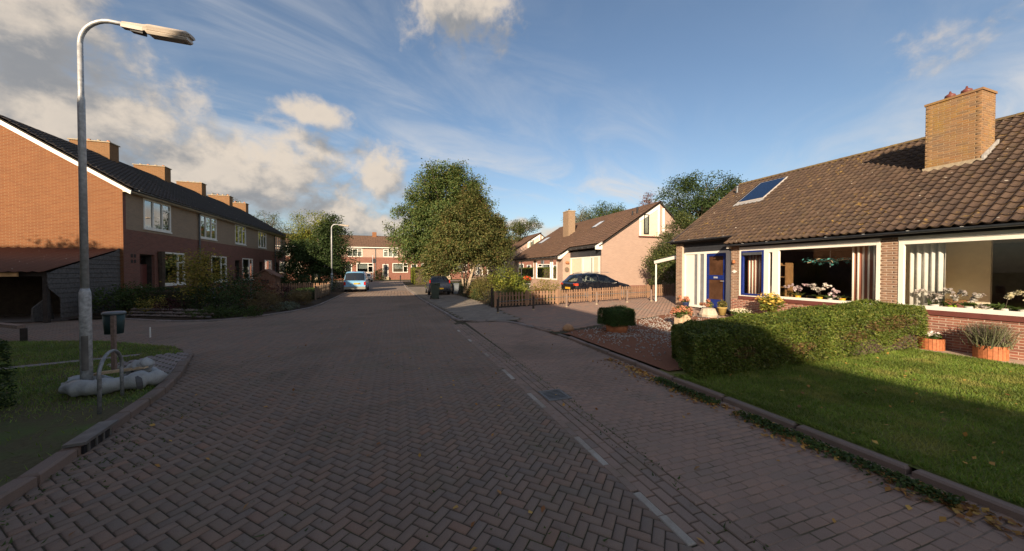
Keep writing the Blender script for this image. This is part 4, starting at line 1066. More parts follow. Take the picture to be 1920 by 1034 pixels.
    for k, y in enumerate((26.15, 31.1, 36.0, 41.1, 45.0)):
        c = box('chimney', 'brick_chimney', h, ridx - 1.15, ridx + 0.55, y, y + 0.7, ridz - 0.7, ridz + (0.72, 0.75, 0.78, 0.72, 0.72)[k])
        box('capping', 'cement', c, ridx - 1.2, ridx + 0.6, y - 0.05, y + 0.75, ridz + (0.72, 0.75, 0.78, 0.72, 0.72)[k], ridz + (0.72, 0.75, 0.78, 0.72, 0.72)[k] + 0.05)
        for i in range(4):
            S().lathe([(0.08, ridz + 0.74), (0.07, ridz + 0.93)], (ridx - 0.95 + 0.42 * i, y + 0.35, 0), 8).go('chimney_pot', 'terracotta' if i % 2 else 'cement', c)
build_terrace()

# ------------------------------------------------------------------ open-fronted lean-to against the gable
def build_leanto():
    h = thing('lean_to_carport', 'open-fronted lean-to carport with brown corrugated roof and weatherboard side', 'carport', (-16, 19, 0.03))
    x1, x0, ya, yb, za, zb = -12.1, -25.0, 17.35, 20.86, 1.93, 2.93
    sl = math.atan2(zb - za, yb - ya); L = math.hypot(zb - za, yb - ya)
    n = int((x1 - x0) / 0.076); v = []; f = []
    for i in range(n + 1):
        x = x1 - i * 0.076; d = 0.022 * math.cos(i * math.pi / 2)
        v += [(x, ya - 0.12, za - 0.03 + d), (x, yb, zb + d)]
    f = [(2 * i, 2 * i + 1, 2 * i + 3, 2 * i + 2) for i in range(n)]
    o = link('corrugated_roof', mesh('corrugated_roof', v, f, True), 'tile_red', h); md = o.modifiers.new('t', 'SOLIDIFY'); md.thickness = 0.012
    box('fascia', 'fascia_orange', h, x0, x1 - 0.75, ya - 0.04, ya, za - 0.21, za - 0.07)
    yr = lambda z: max(ya + 0.02 + min(0.5, max(0, 1.3 - z) * 1.2), ya + max(0, z - za + 0.06) * (yb - ya) / (zb - za))
    for i in range(16):
        z0, z1 = 0.12 + i * 0.19, 0.12 + (i + 1) * 0.19 - 0.006
        if yr(z0) > yb - 0.1: break
        q = S().prism([(yr(z0), z0), (yb, z0), (yb, z1), (min(yb - 0.02, yr(z1)), z1)], 'x', x1 - 0.045, x1 - 0.02)
        q.v = [(x + (0.02 if abs(z - z0) < 1e-6 else 0), y, z) for x, y, z in q.v]
        q.go('weatherboard', 'board_grey', h)
    for x in (x1 - 0.12, x1 - 4.2, x1 - 8.4): box('post', 'timber_dark', h, x - 0.06, x + 0.06, ya + 0.05, ya + 0.17, 0, za - 0.06)
    box('beam', 'timber_dark', h, x0, x1 - 0.05, ya + 0.04, ya + 0.18, za - 0.2, za - 0.06)
    box('dark_back', 'timber_dark', h, x0, x1 - 0.1, yb - 0.1, yb - 0.06, 0, zb - 0.1)  # added dark sheet: the carport's deep shade given as colour before the gable
    S().prism([(17.42, 0.05), (17.42, 0.55), (18.1, 1.0), (18.25, 0.05)], 'x', x1 - 0.5, x1 - 0.46).go('white_board', 'board_grey', h)
build_leanto()

# ------------------------------------------------------------------ terrace closing the end of the street
def build_far_terrace():
    Y = 69.0
    h = thing('terrace_row', 'sunlit red and buff brick terrace with brown roof closing the end of the street', 'house', (-4, 73, 0.3))
    x0, x1, zb, ez, rz = -32.0, 22.0, 0.1, 6.15, 8.62
    wins_up = []; wins_lo = []; doors = []
    for k in range(-4, 3):
        b = k * 11.6
        wins_up += [(b - 8.35, b - 5.87), (b - 2.2, b + 0.31)]
        wins_lo += [(b - 6.85, b - 3.96), (b - 0.59, b + 2.2)]
        doors += [(b - 8.8, b - 7.65), (b - 2.36, b - 1.34)]
    ok = lambda a: a[0] > x0 + 0.5 and a[1] < x1 - 0.5
    def strip(holes, z0, z1, mat, y):
        holes = [q for q in holes if ok(q)]
        xs = sorted(set([x0, x1] + [v for q in holes for v in q[:2]])); s = S()
        for a, b in zip(xs, xs[1:]):
            m = (a + b) / 2; hz = sorted((q[2], q[3]) for q in holes if q[0] <= m <= q[1]); zz = z0
            for q0, q1 in hz:
                if q0 > zz: s.box(a, b, y, y + 0.12, zz, q0)
                zz = q1
            if zz < z1: s.box(a, b, y, y + 0.12, zz, z1)
        s.go('wall', mat, h)
    strip([(a, b, 1.5, 3.28) for a, b in wins_lo] + [(a, b, 0.72, 3.08) for a, b in doors], zb, 4.35, 'brick_red', Y)
    strip([(a, b, 4.43, 5.92) for a, b in wins_up], 4.35, ez - 0.05, 'brick_pink', Y + 0.006)
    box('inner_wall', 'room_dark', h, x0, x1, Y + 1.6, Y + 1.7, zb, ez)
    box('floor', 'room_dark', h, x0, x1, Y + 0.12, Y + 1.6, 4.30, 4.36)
    for a, b in wins_up:
        if ok((a, b)):
            k = (b - a) / 3
            frame_y(h, Y + 0.04, a, b, 4.43, 5.92, mull=(a + k, a + 2 * k), trans=((0, 5.5), (2, 5.5)), gl='window_reflective', fw=0.11)
            box('net_curtain', 'net_curtain', h, a + 0.1, b - 0.1, Y + 0.35, Y + 0.37, 4.45, 5.5)
    for a, b in wins_lo:
        if ok((a, b)):
            frame_y(h, Y + 0.04, a, b, 1.5, 3.28, mull=(a + 1.95,), trans=((1, 2.7),), gl='window_reflective', fw=0.11)
            box('net_curtain', 'net_curtain', h, a + 0.1, a + 1.9, Y + 0.35, Y + 0.37, 2.2, 3.25)
    for a, b in doors:
        if ok((a, b)):
            d = S().box(a, a + 0.12, Y, Y + 0.1, 0.72, 3.08).box(b - 0.12, b, Y, Y + 0.1, 0.72, 3.08).box(a + 0.12, b - 0.12, Y, Y + 0.1, 2.98, 3.08).go('door_frame', 'white_paint', h)
            dd = box('door', 'dark_paint', d, a + 0.12, b - 0.12, Y + 0.05, Y + 0.09, 0.72, 2.98)
            box('doorstep', 'cement', h, a - 0.1, b + 0.1, Y - 0.5, Y - 0.002, 0.1, 0.7)
    box('gutter', 'white_paint', h, x0, x1, Y - 0.42, Y - 0.28, ez - 0.06, ez + 0.08)
    S().tube([(-3.6, Y - 0.06, 0.2), (-3.6, Y - 0.06, ez - 0.1)], 0.06, 8).go('downpipe', 'zinc', h)
    s_ = (rz - ez) / 4.0; q = math.hypot(1, s_)
    slope_sheet(h, [(x0, Y - 0.35, ez), (x1, Y - 0.35, ez), (x1, Y + 3.65, rz), (x0, Y + 3.65, rz)])
    slope_sheet(h, [(x0, Y + 7.7, ez), (x1, Y + 7.7, ez), (x1, Y + 3.65, rz), (x0, Y + 3.65, rz)])
    tile_roof(h, (x0, Y - 0.38, ez), (1, 0, 0), (0, 1 / q, s_ / q), x1 - x0, 4.0 * q, 'tile_brown_far', 0, coarse=True)
    ridge_caps(h, (x0, Y + 3.65, rz + 0.05), (x1, Y + 3.65, rz + 0.05), 'tile_brown')
    for xx in (x0, x1 - 0.1): S().prism([(Y + 0.13, zb), (Y + 0.13, ez), (Y + 3.65, rz - 0.1), (Y + 7.4, ez), (Y + 7.4, zb)], 'x', xx, xx + 0.1).go('gable_wall', 'brick_red', h)
    for x in (-3.95, -15.5, 7.6): c = box('chimney', 'brick_orange', h, x - 0.38, x + 0.38, Y + 3.2, Y + 3.9, rz - 0.5, rz + 0.78)
build_far_terrace()

# ------------------------------------------------------------------ detached houses further along
def build_gabled(name, label, Y0, Y1, jog, simple=False, dxx=0.0):
    """long low house: main front at x=12.75, entrance part (y < jog) set back"""
    h = thing(name, label, 'house', (16 + dxx, (Y0 + Y1) / 2, 0.3))
    ex, ez, rx = 12.3 + dxx, 3.07, 18.45 + dxx
    sl = 0.628; rz = ez + sl * (rx - ex); q = math.hypot(1, sl)
    px = 13.2 + dxx; fx = 12.75 + dxx; gx = 13.45 + dxx
    br = 20.6 + dxx; bz = rz - 0.86 * (br - rx)
    zg0 = 0.2
    S().prism([(gx, zg0), (gx, ez + sl * (gx - ex) - 0.1), (rx, rz - 0.12), (br, bz - 0.1), (br, zg0)], 'y', Y0, Y0 + 0.12).go('gable_wall', 'brick_pink', h)
    box('plinth', 'brick_red', h, gx - 0.012, br, Y0 - 0.012, Y0 - 0.002, zg0 - 0.2, 0.86)
    S().prism([(fx, zg0), (fx, ez + sl * (fx - ex) - 0.1), (rx, rz - 0.12), (br, bz - 0.1), (br, zg0)], 'y', Y1 - 0.12, Y1).go('gable_wall', 'brick_pink', h)
    box('rear_wall', 'brick_pink', h, br, br + 0.1, Y0, Y1, zg0, bz)
    # gable glazing under the ridge
    wa, wb = rx - 1.86, rx - 0.12
    zt = lambda x: ez + sl * (x - ex)
    S().prism([(wa, 4.42), (wa, zt(wa) - 0.32), (wb, zt(wb) - 0.32), (wb, 4.42)], 'y', Y0 - 0.05, Y0 - 0.002).go('gable_panel', 'cream_panel', h)
    S().prism([(wa - 0.05, zt(wa) - 0.36), (wa - 0.05, zt(wa) - 0.06), (wb + 0.02, zt(wb) - 0.06), (wb + 0.02, zt(wb) - 0.36)], 'y', Y0 - 0.09, Y0 - 0.052).go('white_board', 'white_paint', h)
    box('white_board', 'white_paint', h, wb - 0.13, wb + 0.02, Y0 - 0.088, Y0 - 0.051, 4.42, zt(wb) - 0.37)
    box('white_board', 'white_paint', h, wa - 0.04, wa + 0.12, Y0 - 0.088, Y0 - 0.051, 4.42, zt(wa) - 0.37)
    box('sill', 'clay_pot_cap', h, wa - 0.06, wb + 0.04, Y0 - 0.10, Y0 - 0.003, 4.34, 4.415)
    frame_y(h, Y0 - 0.075, wa + 0.36, wa + 0.80, 4.55, 5.98, mat='dark_frame', gl='window_reflective', fw=0.07, depth=0.05)
    box('white_vent_pipe', 'white_paint', h, rx + 0.18, rx + 0.36, Y0 - 0.08, Y0 - 0.004, 4.75, 6.5)
    # fronts
    box('return_wall', 'brick_pink', h, fx, gx + 0.1, jog, jog + 0.1, zg0, 3.35)
    s = S()
    s.box(fx, fx + 0.1, jog + 0.1, Y1 - 0.12, zg0, 1.12); s.box(fx, fx + 0.1, jog + 0.1, jog + 1.0, 1.12, 3.0)
    for a, b in ((jog + 5.55, jog + 6.1), (Y1 - 1.2, Y1 - 0.12)): s.box(fx, fx + 0.1, a, b, 1.12, 3.0)
    s.go('wall', 'brick_pink', h)
    box('header_board', 'white_paint', h, fx - 0.03, fx + 0.08, jog + 1.0, Y1 - 1.2, 2.95, 3.05)
    w1 = frame_x(h, fx + 0.03, jog + 1.0, jog + 5.55, 1.12, 2.95, mull=(jog + 2.0, jog + 2.35), fw=0.12)
    frame_x(h, fx + 0.03, jog + 6.1, Y1 - 1.2, 1.12, 2.95, mull=(Y1 - 2.2,), fw=0.12)
    box('roller_blind', 'blind_green', h, fx + 0.13, fx + 0.14, jog + 2.45, jog + 5.4, 2.05, 2.95)
    box('room', 'room_dark', h, fx + 2.5, fx + 2.6, jog, Y1 - 0.2, zg0, 3.0)
    box('room_floor', 'room_floor', h, fx + 0.1, fx + 2.5, jog + 0.1, Y1 - 0.2, zg0, 0.4)
    box('ceiling', 'room_ceiling', h, fx + 0.1, fx + 2.5, jog + 0.1, Y1 - 0.2, 3.0, 3.04)
    # entrance part
    pf = S()
    for a, b in ((Y0 + 0.12, Y0 + 0.42), (Y0 + 1.0, Y0 + 1.18), (Y0 + 1.3, Y0 + 1.5), (Y0 + 2.45, Y0 + 2.65), (jog - 0.16, jog)): pf.box(gx, gx + 0.08, a, b, 0.35, 2.95)
    pf.box(gx + 0.003, gx + 0.077, Y0 + 0.42, jog - 0.16, 2.85, 2.95)
    pf.go('porch_frame', 'white_paint', h)
    box('door', 'white_paint', h, gx + 0.02, gx + 0.05, Y0 + 1.5, Y0 + 2.45, 0.4, 2.85)
    box('cream_panel', 'cream_panel', h, gx + 0.02, gx + 0.05, Y0 + 2.65, jog - 0.16, 0.4, 2.85)
    box('cream_panel', 'cream_panel', h, gx + 0.02, gx + 0.05, Y0 + 0.42, Y0 + 1.0, 0.4, 2.85)
    box('side_light', 'dark_frame', h, gx + 0.02, gx + 0.05, Y0 + 1.18, Y0 + 1.3, 0.4, 2.85)
    box('boarding', 'dark_paint', h, gx - 0.02, gx + 0.06, Y0 + 0.01, jog - 0.003, 2.96, 3.4)
    zp = ez + sl * (px - ex)
    S().prism([(gx - 0.5, zp - 0.26), (gx - 0.5, zp - 0.02), (gx + 0.04, zp + 0.28), (gx + 0.04, zp - 0.26)], 'y', Y0 - 0.05, Y0 - 0.003).go('eave_end', 'white_paint', h)
    S().prism([(ex, ez - 0.22), (ex, ez), (px + 0.1, zp + 0.04), (px + 0.1, zp - 0.16), (ex + 0.25, ez - 0.22)], 'y', jog - 0.06, jog - 0.005).go('verge_board', 'white_paint', h)
    box('soffit', 'dark_paint', h, ex, fx + 0.1, jog, Y1, ez - 0.07, ez - 0.04)
    box('porch_soffit', 'dark_paint', h, px, gx + 0.1, Y0 + 0.01, jog - 0.07, zp - 0.12, zp - 0.09)
    gutter_y(h, ex - 0.03, ez - 0.03, jog - 0.05, Y1 + 0.05); gutter_y(h, px - 0.05, zp - 0.04, Y0 - 0.02, jog - 0.1)
    slope_sheet(h, [(ex, jog - 0.06, ez), (px, jog - 0.06, zp), (px, Y0 - 0.1, zp), (rx, Y0 - 0.1, rz), (rx, Y1 + 0.1, rz), (ex, Y1 + 0.1, ez)])
    slope_sheet(h, [(rx, Y0 - 0.1, rz), (br + 0.3, Y0 - 0.1, bz - 0.2), (br + 0.3, Y1 + 0.1, bz - 0.2), (rx, Y1 + 0.1, rz)])
    off = (px - ex) * q
    tile_roof(h, (ex - 0.03, Y0 - 0.1, ez), (0, 1, 0), (1 / q, 0, sl / q), Y1 - Y0 + 0.2, (rx - ex) * q, 'tile_brown_far', 0 if simple else 300, None, lambda a: off if Y0 - 0.1 + a < jog - 0.1 else 0, coarse=True)
    ridge_caps(h, (rx, Y0 - 0.1, rz + 0.04), (rx, Y1, rz + 0.04), 'tile_brown_far')
    cx = 15.5 + dxx; cy = 28.95 if not simple else (jog + 5); zc = ez + sl * (cx - ex)
    c = box('chimney', 'brick_tan', h, cx, cx + 0.72, cy, cy + 1.1, zc - 0.4, 7.55)
    box('capping', 'cement', c, cx - 0.03, cx + 0.75, cy - 0.03, cy + 1.13, 7.55, 7.62)
    S().prism([(cx - 0.02, zc - 0.1), (cx - 0.02, zc + 0.12), (cx + 0.76, zc + 0.6), (cx + 0.76, zc + 0.38)], 'y', cy - 0.03, cy - 0.002).go('flashing', 'cement', c)
    S().lathe([(0.09, 7.62), (0.08, 7.75), (0.12, 7.78), (0.03, 7.88)], (cx + 0.35, cy + 0.5, 0), 8).go('chimney_pot', 'zinc', c)
    if not simple:
        e = np.array([1 / q, 0, sl / q]); n = np.array([-sl / q, 0, 1 / q])
        for (xa, ya, ln, wd) in ((15.0, 34.0, 1.3, 1.0), (16.2, 25.3, 1.1, 0.7)):
            p0 = np.array([xa, ya, ez + sl * (xa - ex)])
            def slab_(a0, a1, b0, b1, n0, n1):
                v = [p0 + e * a + n * c_ + np.array([0, b, 0]) for c_ in (n0, n1) for b in (b0, b1) for a in (a0, a1)]
                return S().add(v, [(0, 2, 3, 1), (4, 5, 7, 6), (0, 1, 5, 4), (2, 6, 7, 3), (0, 4, 6, 2), (1, 3, 7, 5)])
            rw = slab_(0, ln, 0, wd, 0.05, 0.14).go('roof_window', 'zinc', h)
            slab_(0.07, ln - 0.07, 0.07, wd - 0.07, 0.141, 0.15).go('pane', 'headlamp', rw)
        vp = S()
        vp.tube([(17.2, 21.3, ez + sl * 4.9), (17.2, 21.3, ez + sl * 4.9 + 0.55)], 0.07, 8); vp.go('vent_pipe', 'dark_frame', h)
        S().tube([(17.0, 21.6, ez + sl * 4.7), (17.0, 21.6, ez + sl * 4.7 + 0.4)], 0.06, 8).go('vent_pipe', 'dark_frame', h)
        orn = S().lathe([(0.001, -0.1), (0.13, -0.06), (0.16, 0.02), (0.12, 0.1), (0.001, 0.14)], (fx + 0.35, jog - 0.1, 2.55), 10).go('wall_ornament', 'terracotta', h, True)
        S().lathe([(0.001, -0.02), (0.2, -0.02), (0.2, 0.02), (0.001, 0.02)], (fx + 0.35, jog - 0.06, 2.0), 14, 'y').go('wall_ornament', 'bark', h)
    return h
plain('blind_green', (0.42, 0.50, 0.44), 0.7, var=0.04)
build_gabled('gabled_house', 'pink brick house with sunlit blank gable behind the black car', 20.35, 36.6, 24.75)
build_gabled('gabled_house', 'shaded house with white framed gable just past the tall broadleaf trees', 42.5, 58.0, 46.9, True, 0.1)

# ------------------------------------------------------------------ unseen house behind the camera, shaped and added to shade the street
def build_shading_house():
    h = thing('unseen_shade_house', 'unseen tall brick house added behind the camera to shade the street', 'house', (-9, -15, 0))
    x0, x1, rx, rz, ez, ya, yb = -11.8, -4.2, -8.0, 10.1, 7.3, -38.0, -1.6
    S().prism([(x0, 0), (x0, ez), (rx, rz), (x1, ez), (x1, 0)], 'y', ya, yb).go('wall', 'brick_brown', h)
    slope_sheet(h, [(x1 + 0.35, ya - 0.1, ez - 0.2), (rx, ya - 0.1, rz + 0.06), (rx, yb + 0.1, rz + 0.06), (x1 + 0.35, yb + 0.1, ez - 0.2)], 'tile_dark', 'roof')
    slope_sheet(h, [(x0 - 0.35, ya - 0.1, ez - 0.2), (rx, ya - 0.1, rz + 0.06), (rx, yb + 0.1, rz + 0.06), (x0 - 0.35, yb + 0.1, ez - 0.2)], 'tile_dark', 'roof')
build_shading_house()
def build_added_shade_house():  # unseen block, added and sized to keep sun off the side street
    h = thing('added_shade_house', 'unseen tall brick house added to shade the side street', 'house', (-18, 4.5, 0))
    y0, y1, ry, rz, ez, xa, xb = 0.5, 8.5, 4.5, 10.2, 7.2, -28.0, -9.2
    S().prism([(y0, 0), (y0, ez), (ry, rz), (y1, ez), (y1, 0)], 'x', xa, xb).go('wall', 'brick_brown', h)
    for ye in (y0 - 0.35, y1 + 0.35):
        slope_sheet(h, [(xa - 0.1, ye, ez - 0.2), (xa - 0.1, ry, rz + 0.06), (xb + 0.1, ry, rz + 0.06), (xb + 0.1, ye, ez - 0.2)], 'tile_dark', 'roof')
build_added_shade_house()

# ================================================================== STREET FURNITURE
def arc(c, r, a0, a1, n, ax1, ax2):
    return [tuple(c[i] + r * (math.cos(a) * ax1[i] + math.sin(a) * ax2[i]) for i in range(3)) for a in np.linspace(a0, a1, n)]
def street_lamp(label, x, y, z0, ztop, dirv_, reach, thick=1.0):
    h = thing('street_lamp', label, 'street lamp', (x, y, z0), 'street lamps')
    d = Vector((dirv_[0], dirv_[1], 0)).normalized(); t = thick
    S().lathe([(0.095 * t, z0), (0.092 * t, z0 + 1.50), (0.088 * t, z0 + 1.56), (0.066 * t, z0 + 1.62)], (x, y, 0), 16).go('lower_pole', 'galvanised_worn', h, True)
    S().lathe([(0.064 * t, z0 + 1.6), (0.058 * t, ztop - 1.22), (0.055 * t, ztop - 1.20), (0.046 * t, ztop - 1.17), (0.044 * t, ztop - 0.38)], (x, y, 0), 14).go('upper_pole', 'galvanised', h, True)
    r = 0.38
    c = (x + d.x * r, y + d.y * r, ztop - r)
    pts = [(x, y, ztop - 0.42)] + arc(c, r, math.pi, math.pi / 2 + 0.04, 9, (d.x, d.y, 0), (0, 0, 1)) + [(x + d.x * reach, y + d.y * reach, ztop - 0.03)]
    S().tube(pts, 0.043 * t, 12).go('arm', 'galvanised', h, True)
    # lamp head
    m = Matrix(((d.x, -d.y, 0, x + d.x * reach), (d.y, d.x, 0, y + d.y * reach), (0, 0, 1, ztop - 0.04), (0, 0, 0, 1))) @ Matrix.Rotation(R(4), 4, 'Y')
    def tr(pts_): return [m @ Vector(p) for p in pts_]
    def hull(sec):
        v = []; f = []
        for (xx, w0, w1, zb, zt) in sec: w0 *= 0.8; w1 *= 0.8; zb *= 0.75; zt *= 0.75; v += [(xx, -w0, zb), (xx, w0, zb), (xx, w1, (zb + zt) / 2), (xx, w1 * 0.6, zt), (xx, -w1 * 0.6, zt), (xx, -w1, (zb + zt) / 2)]
        n = 6
        for i in range(len(sec) - 1):
            for k in range(n): f.append((i * n + k, i * n + (k + 1) % n, (i + 1) * n + (k + 1) % n, (i + 1) * n + k))
        f += [tuple(range(n)), tuple(range(len(v) - 1, len(v) - n - 1, -1))]
        return tr(v), f
    v, f = hull([(-0.12, 0.05, 0.055, -0.06, 0.06), (0.16, 0.055, 0.06, -0.075, 0.07), (0.24, 0.085, 0.11, -0.05, 0.075), (0.74, 0.085, 0.11, -0.05, 0.07), (0.80, 0.06, 0.09, -0.03, 0.03)])
    hd = S().add(v, f).go('lamp_head', 'lamp_housing', h)
    v, f = hull([(0.20, 0.10, 0.10, -0.06, -0.045), (0.25, 0.085, 0.11, -0.13, -0.045), (0.74, 0.085, 0.11, -0.13, -0.045), (0.77, 0.08, 0.10, -0.11, -0.045)])
    S().add(v, f).go('lens', 'lamp_lens', hd)
    v, f = hull([(0.0, 0.04, 0.045, -0.11, -0.07), (0.17, 0.05, 0.055, -0.13, -0.07)])
    S().add(v, f).go('ballast_box', 'car_trim', hd)
    return h
lamp = street_lamp('tall galvanised street lamp standing on the verge above the white sacks', -4.5, 7.04, 0.05, 5.76, (0.95, -0.12), 0.66, 0.70)
v = [( -4.5 + 0.0685 * math.sin(a), 7.04 - 0.0685 * math.cos(a), z) for z in (0.42, 0.95) for a in np.linspace(-0.2, 0.9, 7)]
link('access_door', mesh('access_door', v, [(i, i + 1, i + 8, i + 7) for i in range(6)]), 'rail_metal', lamp)
street_lamp('slender street lamp in front of the dark leafy tree', -5.75, 36.2, 0.05, 6.3, (0.95, -0.1), 0.75, 1.0)

# litter bin on its post
b = thing('litter_bin', 'dark green litter bin hung on a wooden post', 'litter bin', (-5.02, 8.55, 0.06))
S().lathe([(0.0, 0.74), (0.125, 0.74), (0.15, 1.12), (0.135, 1.12), (0.11, 0.80), (0, 0.80)], (-5.095, 8.60, 0), 18).go('bin_body', 'bin_green', b, True)
S().lathe([(0.0, 1.16), (0.14, 1.16), (0.162, 1.14), (0.162, 1.11), (0.15, 1.115)], (-5.095, 8.60, 0), 18).go('rim', 'bin_lid', b, True)
box('post', 'post_wood', b, -5.03, -4.975, 8.40, 8.455, 0.0, 1.10)
# metal hoop
b = thing('metal_hoop', 'arched steel tube hoop set in the verge before the lamp post', 'bike stand', (-3.8, 6.35, 0.06))
S().tube([(-3.7, 5.97, -0.05), (-3.705, 5.99, 0.5)] + arc((-3.80, 6.345, 0.5), 0.38, math.pi, 0, 13, (-0.27, 0.963, 0), (0, 0, 0.85))[0:0] +
         [(-3.80 + 0.1 * math.cos(a), 6.345 - 0.375 * math.cos(a), 0.52 + 0.29 * math.sin(a)) for a in np.linspace(0.05, math.pi - 0.05, 13)] + [(-3.895, 6.70, 0.5), (-3.9, 6.72, -0.05)], 0.021, 10).go('tube', 'hoop_steel', b, True)
# white sacks
def sack(label, pts, rad, seed, group='white sacks'):
    """filled sack: resampled path, creased and slumped skin"""
    rs = np.random.default_rng(seed); P0 = np.array(pts, float); n = 34
    t = np.linspace(0, len(P0) - 1, n); Q = np.stack([np.interp(t, np.arange(len(P0)), P0[:, k]) for k in range(3)], 1)
    for _ in range(3): Q[1:-1] = (Q[:-2] + 2 * Q[1:-1] + Q[2:]) / 4
    rr_ = np.interp(t, np.arange(len(rad)), rad) * (1 + 0.10 * np.sin(t * 5 + seed) + 0.06 * rs.normal(size=n))
    s = S().tube([tuple(q) for q in Q], list(rr_), 18)
    v = np.array(s.v)
    for k in range(7):
        d = rs.normal(size=3) * (10 + 6 * k); ph = v @ d + k
        v += np.stack([np.sin(ph), np.cos(ph * 1.3), np.abs(np.sin(ph * 0.7))], 1) * 0.016 / (1 + 0.6 * k)
    v[:, 2] = np.maximum(v[:, 2], 0.066)
    s.v = [tuple(q) for q in v]
    return tag(s.go('sack', 'sack_white', None, True), label, 'sack', group)
s1 = sack('long white sack lying along the kerb before the lamp post', [(-4.72, 6.93, 0.15), (-4.58, 6.88, 0.16), (-4.35, 6.84, 0.16), (-4.1, 6.90, 0.16), (-3.86, 7.04, 0.17), (-3.72, 7.16, 0.17), (-3.68, 7.28, 0.16)], [0.05, 0.105, 0.115, 0.11, 0.125, 0.13, 0.06], 1)
S().tube([(-3.90, 6.98, 0.165), (-3.85, 7.02, 0.17)], 0.134, 14).go('strap', 'sack_band', s1)
s2 = sack('slumped white sack with a dark band on top of the heap', [(-4.16, 7.40, 0.22), (-4.08, 7.36, 0.25), (-4.0, 7.3, 0.30), (-3.93, 7.27, 0.36), (-3.86, 7.25, 0.41)], [0.06, 0.11, 0.12, 0.10, 0.07], 2)
S().tube([(-4.02, 7.31, 0.29), (-3.98, 7.29, 0.32)], 0.118, 14).go('strap', 'sack_band', s2)
sack('small crumpled white sack behind the lamp pole', [(-4.86, 7.15, 0.13), (-4.72, 7.2, 0.17), (-4.55, 7.26, 0.17), (-4.4, 7.32, 0.13)], [0.05, 0.1, 0.11, 0.05], 3)
sack('white sack under the slumped one at the brick patch', [(-4.3, 7.42, 0.13), (-4.15, 7.44, 0.15), (-3.95, 7.42, 0.16), (-3.8, 7.38, 0.14)], [0.05, 0.10, 0.11, 0.06], 4)
tag(S().obox((-4.22, 7.2, 0.33), (0.75, 0.09, 0.025), R(-8), R(-6)).obox((-4.22, 7.2, 0.35), (0.6, 0.05, 0.015), R(-8), R(-6)).go('plank', 'planter_wood'), 'loose wooden plank lying across the white sacks', 'plank')
# low timber rail by the side street
b = thing('timber_rail', 'low weathered timber rail beside the side street', 'rail', (-10.2, 13.4, 0.05))
S().obox((-11.2, 14.1, 0.44), (4.4, 0.14, 0.09), math.atan2(0.9, -1.2)).go('top_rail', 'post_wood', b)
for x, y in ((-9.35, 12.72), (-10.9, 13.88), (-12.4, 15.0)): S().obox((x, y, 0.2), (0.12, 0.12, 0.42), 0.6).go('post', 'timber_dark', b)
tag(S().lathe([(0.02, 0.0), (0.02, 0.27), (0.012, 0.29)], (-6.58, 12.4, 0.05), 8).go('marker_stake', 'white_plastic'), 'short white marker stake at the edge of the grass', 'stake')
# kerb inlet
b = thing('kerb_inlet', 'rusty iron drain inlet set into the kerb below the metal hoop', 'drain', (-3.2, 5.1, 0.0))
for k in range(4): S().obox((-3.155 - 0.02 * k, 4.92 + 0.13 * k, 0.06), (0.045, 0.03, 0.11), R(10)).go('bar', 'rail_metal', b)
S().obox((-3.23, 5.12, 0.125), (0.17, 0.62, 0.03), R(8)).go('cover', 'rail_metal', b)
S().obox((-3.2, 5.1, 0.03), (0.06, 0.5, 0.1), R(8)).go('opening', 'car_trim', b)
# gully grate in the gutter
b = thing('gully_grate', 'square iron gully grate in the gutter by the dashed line', 'drain', (2.33, 4.75, 0.0))
S().box(2.14, 2.52, 4.58, 4.62, 0.0, 0.015).box(2.14, 2.52, 4.96, 5.0, 0.0, 0.015).box(2.14, 2.18, 4.62, 4.96, 0.0, 0.015).box(2.48, 2.52, 4.62, 4.96, 0.0, 0.015).go('frame', 'rail_metal', b)
for k in range(6): box('bar', 'rail_metal', b, 2.18, 2.48, 4.64 + 0.055 * k, 4.665 + 0.055 * k, 0.001, 0.013)
box('sump', 'car_trim', b, 2.17, 2.49, 4.61, 4.97, 0.0055, 0.0075)

